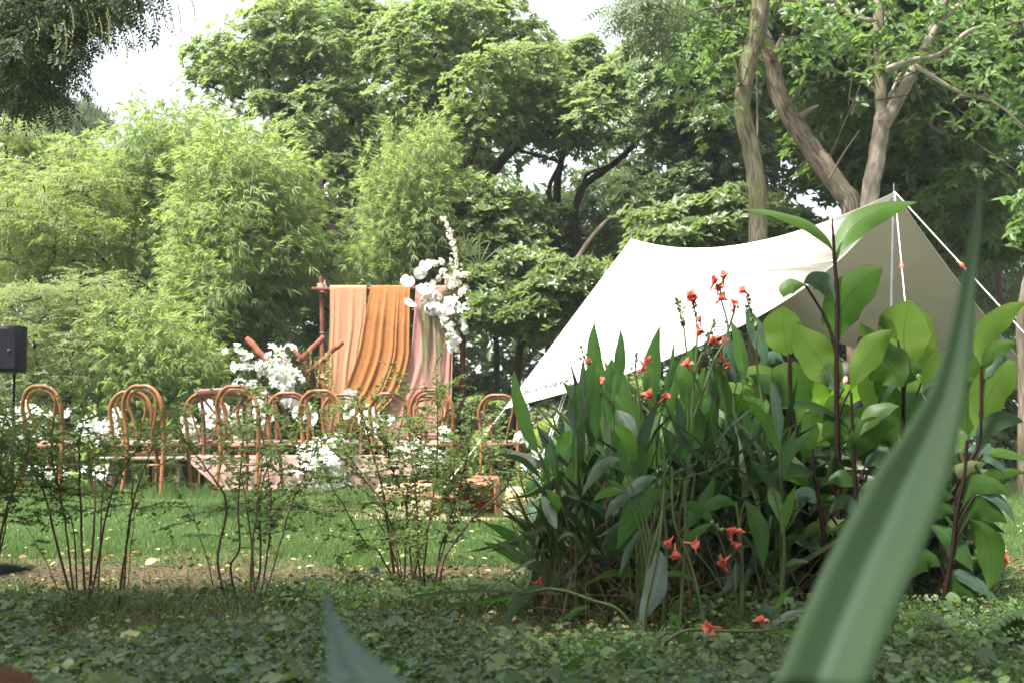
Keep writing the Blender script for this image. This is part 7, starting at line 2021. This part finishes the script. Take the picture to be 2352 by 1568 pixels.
shrub('leftmost many stemmed young shrub in front of the first two chairs',
      [([(204, 1374), (215, 1200), (222, 1100)], .0065, .5), ([(167, 1362), (110, 1150), (82, 1091), (30, 990), (10, 940)], .0055, 1.5), ([(173, 1359), (146, 1161), (120, 1040), (128, 950)], .0045, 1.6), ([(198, 1344), (183, 1137), (176, 1020), (190, 940)], .0055, 1.6),
       ([(225, 1359), (238, 1106), (240, 1000)], .0040, .9), ([(149, 1347), (100, 1270), (58, 1200)], .0025, .3), ([(205, 1360), (250, 1150), (290, 1060), (330, 1010)], .0045, 1.8), ([(180, 1350), (160, 1200), (90, 1100), (130, 1030)], .0035, 1.3)], 4.05, 1000, 1, .95)
shrub('thin forked sapling with few leaves in front of the second chair', [([(271, 1377), (294, 1204), (297, 1100)], .0060, .15), ([(280, 1300), (297, 1200), (325, 1085), (360, 1000), (372, 935)], .0045, .55), ([(290, 1230), (310, 1180), (340, 1140)], .002, .3)], 4.0, 1000, 2)
shrub('bushy young shrub with brown stems in front of the dark crossback chair',
      [([(523, 1389), (502, 1292), (516, 1200), (517, 1146), (493, 1106), (440, 1030), (400, 985)], .006, 1.0), ([(545, 1383), (531, 1304), (550, 1260), (551, 1152), (560, 1000), (556, 900)], .0055, 1.1), ([(575, 1383), (578, 1274), (590, 1152), (600, 1030), (612, 885)], .006, 1.25),
       ([(578, 1389), (596, 1304), (598, 1120), (640, 1010), (690, 930)], .0055, 1.2), ([(599, 1356), (618, 1228), (624, 1130), (600, 960)], .0045, 1.1), ([(502, 1290), (440, 1190), (393, 1131)], .0025, .6), ([(585, 1350), (560, 1120), (520, 1030), (505, 960)], .004, 1.2), ([(600, 1350), (660, 1180), (700, 1080), (720, 1000)], .004, 1.0)], 4.05, 1000, 3)
shrub('largest and densest young shrub in front of the table right end and crates',
      [([(912, 1322), (894, 1237), (881, 1121), (850, 1000), (820, 905)], .0075, 1.2), ([(964, 1341), (962, 1219), (945, 1050), (925, 895)], .0045, 1.2), ([(973, 1341), (979, 1252), (1005, 1080), (1000, 870)], .0055, 1.3), ([(1009, 1331), (1018, 1289), (1090, 1190), (1152, 1127), (1172, 1080)], .0055, 1.0),
       ([(1000, 1334), (1009, 1274), (1040, 1180), (1080, 1050), (1090, 940)], .005, 1.5), ([(923, 1310), (870, 1270), (839, 1249), (781, 1152), (740, 1090)], .004, 1.2), ([(925, 1325), (900, 1200), (840, 1110), (760, 1040), (730, 1000)], .0045, 1.5), ([(950, 1340), (920, 1160), (880, 1060), (900, 960)], .0045, 1.6),
       ([(930, 1335), (930, 1150), (960, 1080), (965, 980)], .0045, 1.6), ([(940, 1335), (990, 1190), (1050, 1110), (1120, 1060), (1140, 1010)], .0045, 1.6), ([(935, 1330), (860, 1190), (720, 1180), (690, 1160)], .0035, 1.5), ([(930, 1330), (915, 1260), (880, 1215)], .003, 1.2), ([(935, 1335), (960, 1270), (1000, 1230)], .003, 1.2), ([(990, 1335), (1040, 1150), (1030, 1040)], .004, 1.6)], 4.2, 1000, 4, 1.1)
shrub('sparse twiggy shrub between the poufs and the first canna', [([(1233, 1300), (1233, 1228), (1222, 1193), (1205, 1149), (1200, 1090)], .0035, .8), ([(1240, 1300), (1236, 1190), (1266, 1121), (1300, 1080), (1352, 1033)], .0035, .9), ([(1300, 1310), (1310, 1200), (1290, 1130), (1275, 1060)], .003, 1.0), ([(1250, 1300), (1262, 1180), (1250, 1110), (1235, 1060)], .003, 1.1)], 4.7, 1000, 5)
shrub('shrub cut by the left edge of the picture', [([(-25, 1350), (10, 1200), (40, 1090), (70, 1000)], .0055, 1.2), ([(-40, 1350), (-10, 1180), (10, 1050), (15, 950)], .0055, 1.8), ([(-50, 1350), (-30, 1180), (-10, 1050), (40, 970)], .0045, 1.6), ([(-20, 1350), (20, 1150), (0, 1060)], .004, 1.8)], 3.9, 1000, 6, 1.1)

# ------------------------------------------------------------------ blurred strap leaves right in front of the camera
def strap_leaf(label, outline, d0, d1, mat, fold, base_ext, n=40):
    """outline rows: (y, left x, right x) in px from tip to the bottom of the frame"""
    ys = [r[0] for r in outline]; yy = np.linspace(ys[0], ys[-1], n)
    Lx = np.interp(yy, ys, [r[1] for r in outline]); Rx = np.interp(yy, ys, [r[2] for r in outline])
    V = []; UV = []
    for k in range(n):
        t = k / (n - 1); d = d0 + (d1 - d0) * t
        for u in np.linspace(0, 1, 7):
            f = fold * (1 - abs(2 * u - 1)) 
            V.append(P(Lx[k] * (1 - u) + Rx[k] * u, yy[k], d + f * (Rx[k] - Lx[k]) * d / FPX)); UV.append((u, 1 - t))
    V = np.array(V)
    i, j = np.meshgrid(np.arange(n - 1), np.arange(6), indexing='ij'); a = (i * 7 + j).ravel()
    g = Geo(); g.add(V, np.stack([a, a + 1, a + 8, a + 7], 1), .5, UV)
    # carry the blade on down to the ground below the frame
    last = V[-7:]; prev = V[-14:-7]; dr = nrm(last.mean(0) - prev.mean(0)); c = last.mean(0)
    ks = max(.05, c[2] / max(.15, -dr[2])); rows = [last]
    for q in np.linspace(0, 1, 8)[1:]:
        cc = c + dr * ks * q; rows.append(cc + (last - c) * (1 - .5 * q))
    R = np.array(rows); R[:, :, 2] = np.maximum(R[:, :, 2], 0.0)
    i, j = np.meshgrid(np.arange(len(rows) - 1), np.arange(6), indexing='ij'); a = (i * 7 + j).ravel()
    g.add(R.reshape(-1, 3), np.stack([a, a + 1, a + 8, a + 7], 1), .5, np.tile(np.stack([np.linspace(0, 1, 7), np.zeros(7)], 1), (len(rows), 1)))
    o = g.build('strap_leaf', M[mat]); sol = o.modifiers.new('thickness', 'SOLIDIFY'); sol.thickness = .0015
    return tag(o, label, 'leaf')
strap_leaf('huge blurred strap leaf slanting up the right side very close to the camera',
           [(335, 2250, 2254), (420, 2243, 2257), (500, 2234, 2256), (600, 2216, 2248), (700, 2196, 2240), (800, 2168, 2232), (900, 2134, 2222), (1000, 2070, 2204), (1100, 1998, 2184), (1200, 1944, 2148), (1300, 1891, 2107), (1430, 1834, 2049), (1580, 1772, 1990)], .92, .70, 'strap', .22, 0)
strap_leaf('dark pointed blurred leaf rising from the bottom edge left of centre',
           [(1330, 738, 742), (1400, 744, 768), (1440, 748, 790), (1500, 752, 846), (1580, 756, 945)], .72, .60, 'strap_dark', .5, 0)
M['strap_brown'] = blade_mat('strap_brown', (.045, .018, .008), (.085, .036, .014), (.10, .05, .02), None, .15, .6, .03, 0, spec=.2, fine=1)
o = big_leaf(None, (-130, 1640), (-20, 1515), (105, 1590), 80, .80, mat='strap_brown', name='strap_leaf', roll=20)
tag(o, 'blurred orange brown leaf in the bottom left corner', 'leaf'); del o['_base']
o = big_leaf(None, (-120, 1335), (-20, 1300), (92, 1306), 34, 1.1, mat='strap_dark', name='strap_leaf', roll=10)
tag(o, 'small dark grey leaf tip poking in at the left edge', 'leaf'); del o['_base']

# ------------------------------------------------------------------ crowns overhead, out of the picture, that shade the foreground
def overhead(label, cx, cy, cz, rx, ry, rz_, n, seed, trunk_xy):
    rg = np.random.default_rng(seed)
    e = empty('shade_tree', (trunk_xy[0], trunk_xy[1], 0), label, 'tree', 'trees whose crowns hang above the camera')
    g = Geo(); tr = smooth_path([(trunk_xy[0], trunk_xy[1], 0), (trunk_xy[0] * .9 + cx * .1, trunk_xy[1] * .9 + cy * .1, cz * .55), (trunk_xy[0] * .5 + cx * .5, trunk_xy[1] * .5 + cy * .5, cz)], 14)
    tube(g, tr, [.16, .09], 10, rough=.05); g.build('trunk', M['bark_dark'], e)
    u = rdir(n) * rg.random((n, 1)) ** .4
    C = np.array([cx, cy, cz]) + u * np.array([rx, ry, rz_])
    link_pads(e, tr, C, 'bark_dark', .03)
    g = Geo(); foliage(g, C, .36, 26, ROS, .19, 'ball', rg, .5); g.build('crown', M['leaf_near_dark'], e, smooth=False)
overhead('tree standing left behind the camera, its crown roofing the foreground', -2.9, .5, 4.6, 2.3, 2.3, .8, 74, 3, (-4.4, -2.0))
overhead('unseen tree added right behind the camera, its crown blocking the sky', .2, -1.2, 5.0, 2.0, 1.5, .7, 44, 4, (1.8, -3.2))  # out of view, kept only to block light from the sky

def back_tree(label, x, y, h, seed, w=2.6):
    rg = np.random.default_rng(seed)
    e = empty('shade_tree', (x, y, 0), label, 'tree', 'trees whose crowns hang above the camera')
    g = Geo(); tr = smooth_path([(x, y, 0), (x + .1, y, h * .4), (x, y + .2, h * .8)], 12); tube(g, tr, [.2, .08], 10, rough=.05); g.build('trunk', M['bark_dark'], e)
    C = np.array([x, y, h * .62]) + rdir(46) * rg.random((46, 1)) ** .4 * np.array([w, w * .8, h * .42])
    link_pads(e, tr, C, 'bark_dark', .04)
    g = Geo(); foliage(g, C, .8, 14, ROS, .44, 'ball', rg, .7); g.build('crown', M['leaf_near_dark'], e, smooth=False)
for i_, (x_, y_, h_, lab_) in enumerate([(-6.5, -3.5, 7, 'tree left behind the camera position'), (-2.5, -6.5, 8, 'tree straight behind the camera, to its left'), (2.5, -6, 7.5, 'tree straight behind the camera, to its right'), (6.5, -3, 7, 'tree right behind the camera position'),
                                   (-7.5, 2.5, 6, 'tree beside the camera far out on the left'), (6.8, 2.5, 6.5, 'tree beside the camera far out on the right')]):
    back_tree(lab_, x_, y_, h_, 80 + i_)

# ------------------------------------------------------------------ thin pale volume added to lift the background shadows
def shadow_lift(density):
    g = Geo(); boxm(g, (0, 25, 8.0), (1000, 1000, 18.0)); 
    m = bpy.data.materials.new('shadow_lift'); m.use_nodes = True; nt = m.node_tree
    for nd in list(nt.nodes): nt.nodes.remove(nd)
    out = nt.nodes.new('ShaderNodeOutputMaterial'); v = nt.nodes.new('ShaderNodeVolumePrincipled')
    v.inputs['Color'].default_value = (.93, .96, 1, 1); v.inputs['Density'].default_value = density; v.inputs['Anisotropy'].default_value = .1
    nt.links.new(v.outputs[0], out.inputs['Volume'])
    o = g.build('shadow_lift', m, smooth=False); o['kind'] = 'stuff'; o['label'] = 'faint pale volume added to lift the background shadows'
shadow_lift(.0008)
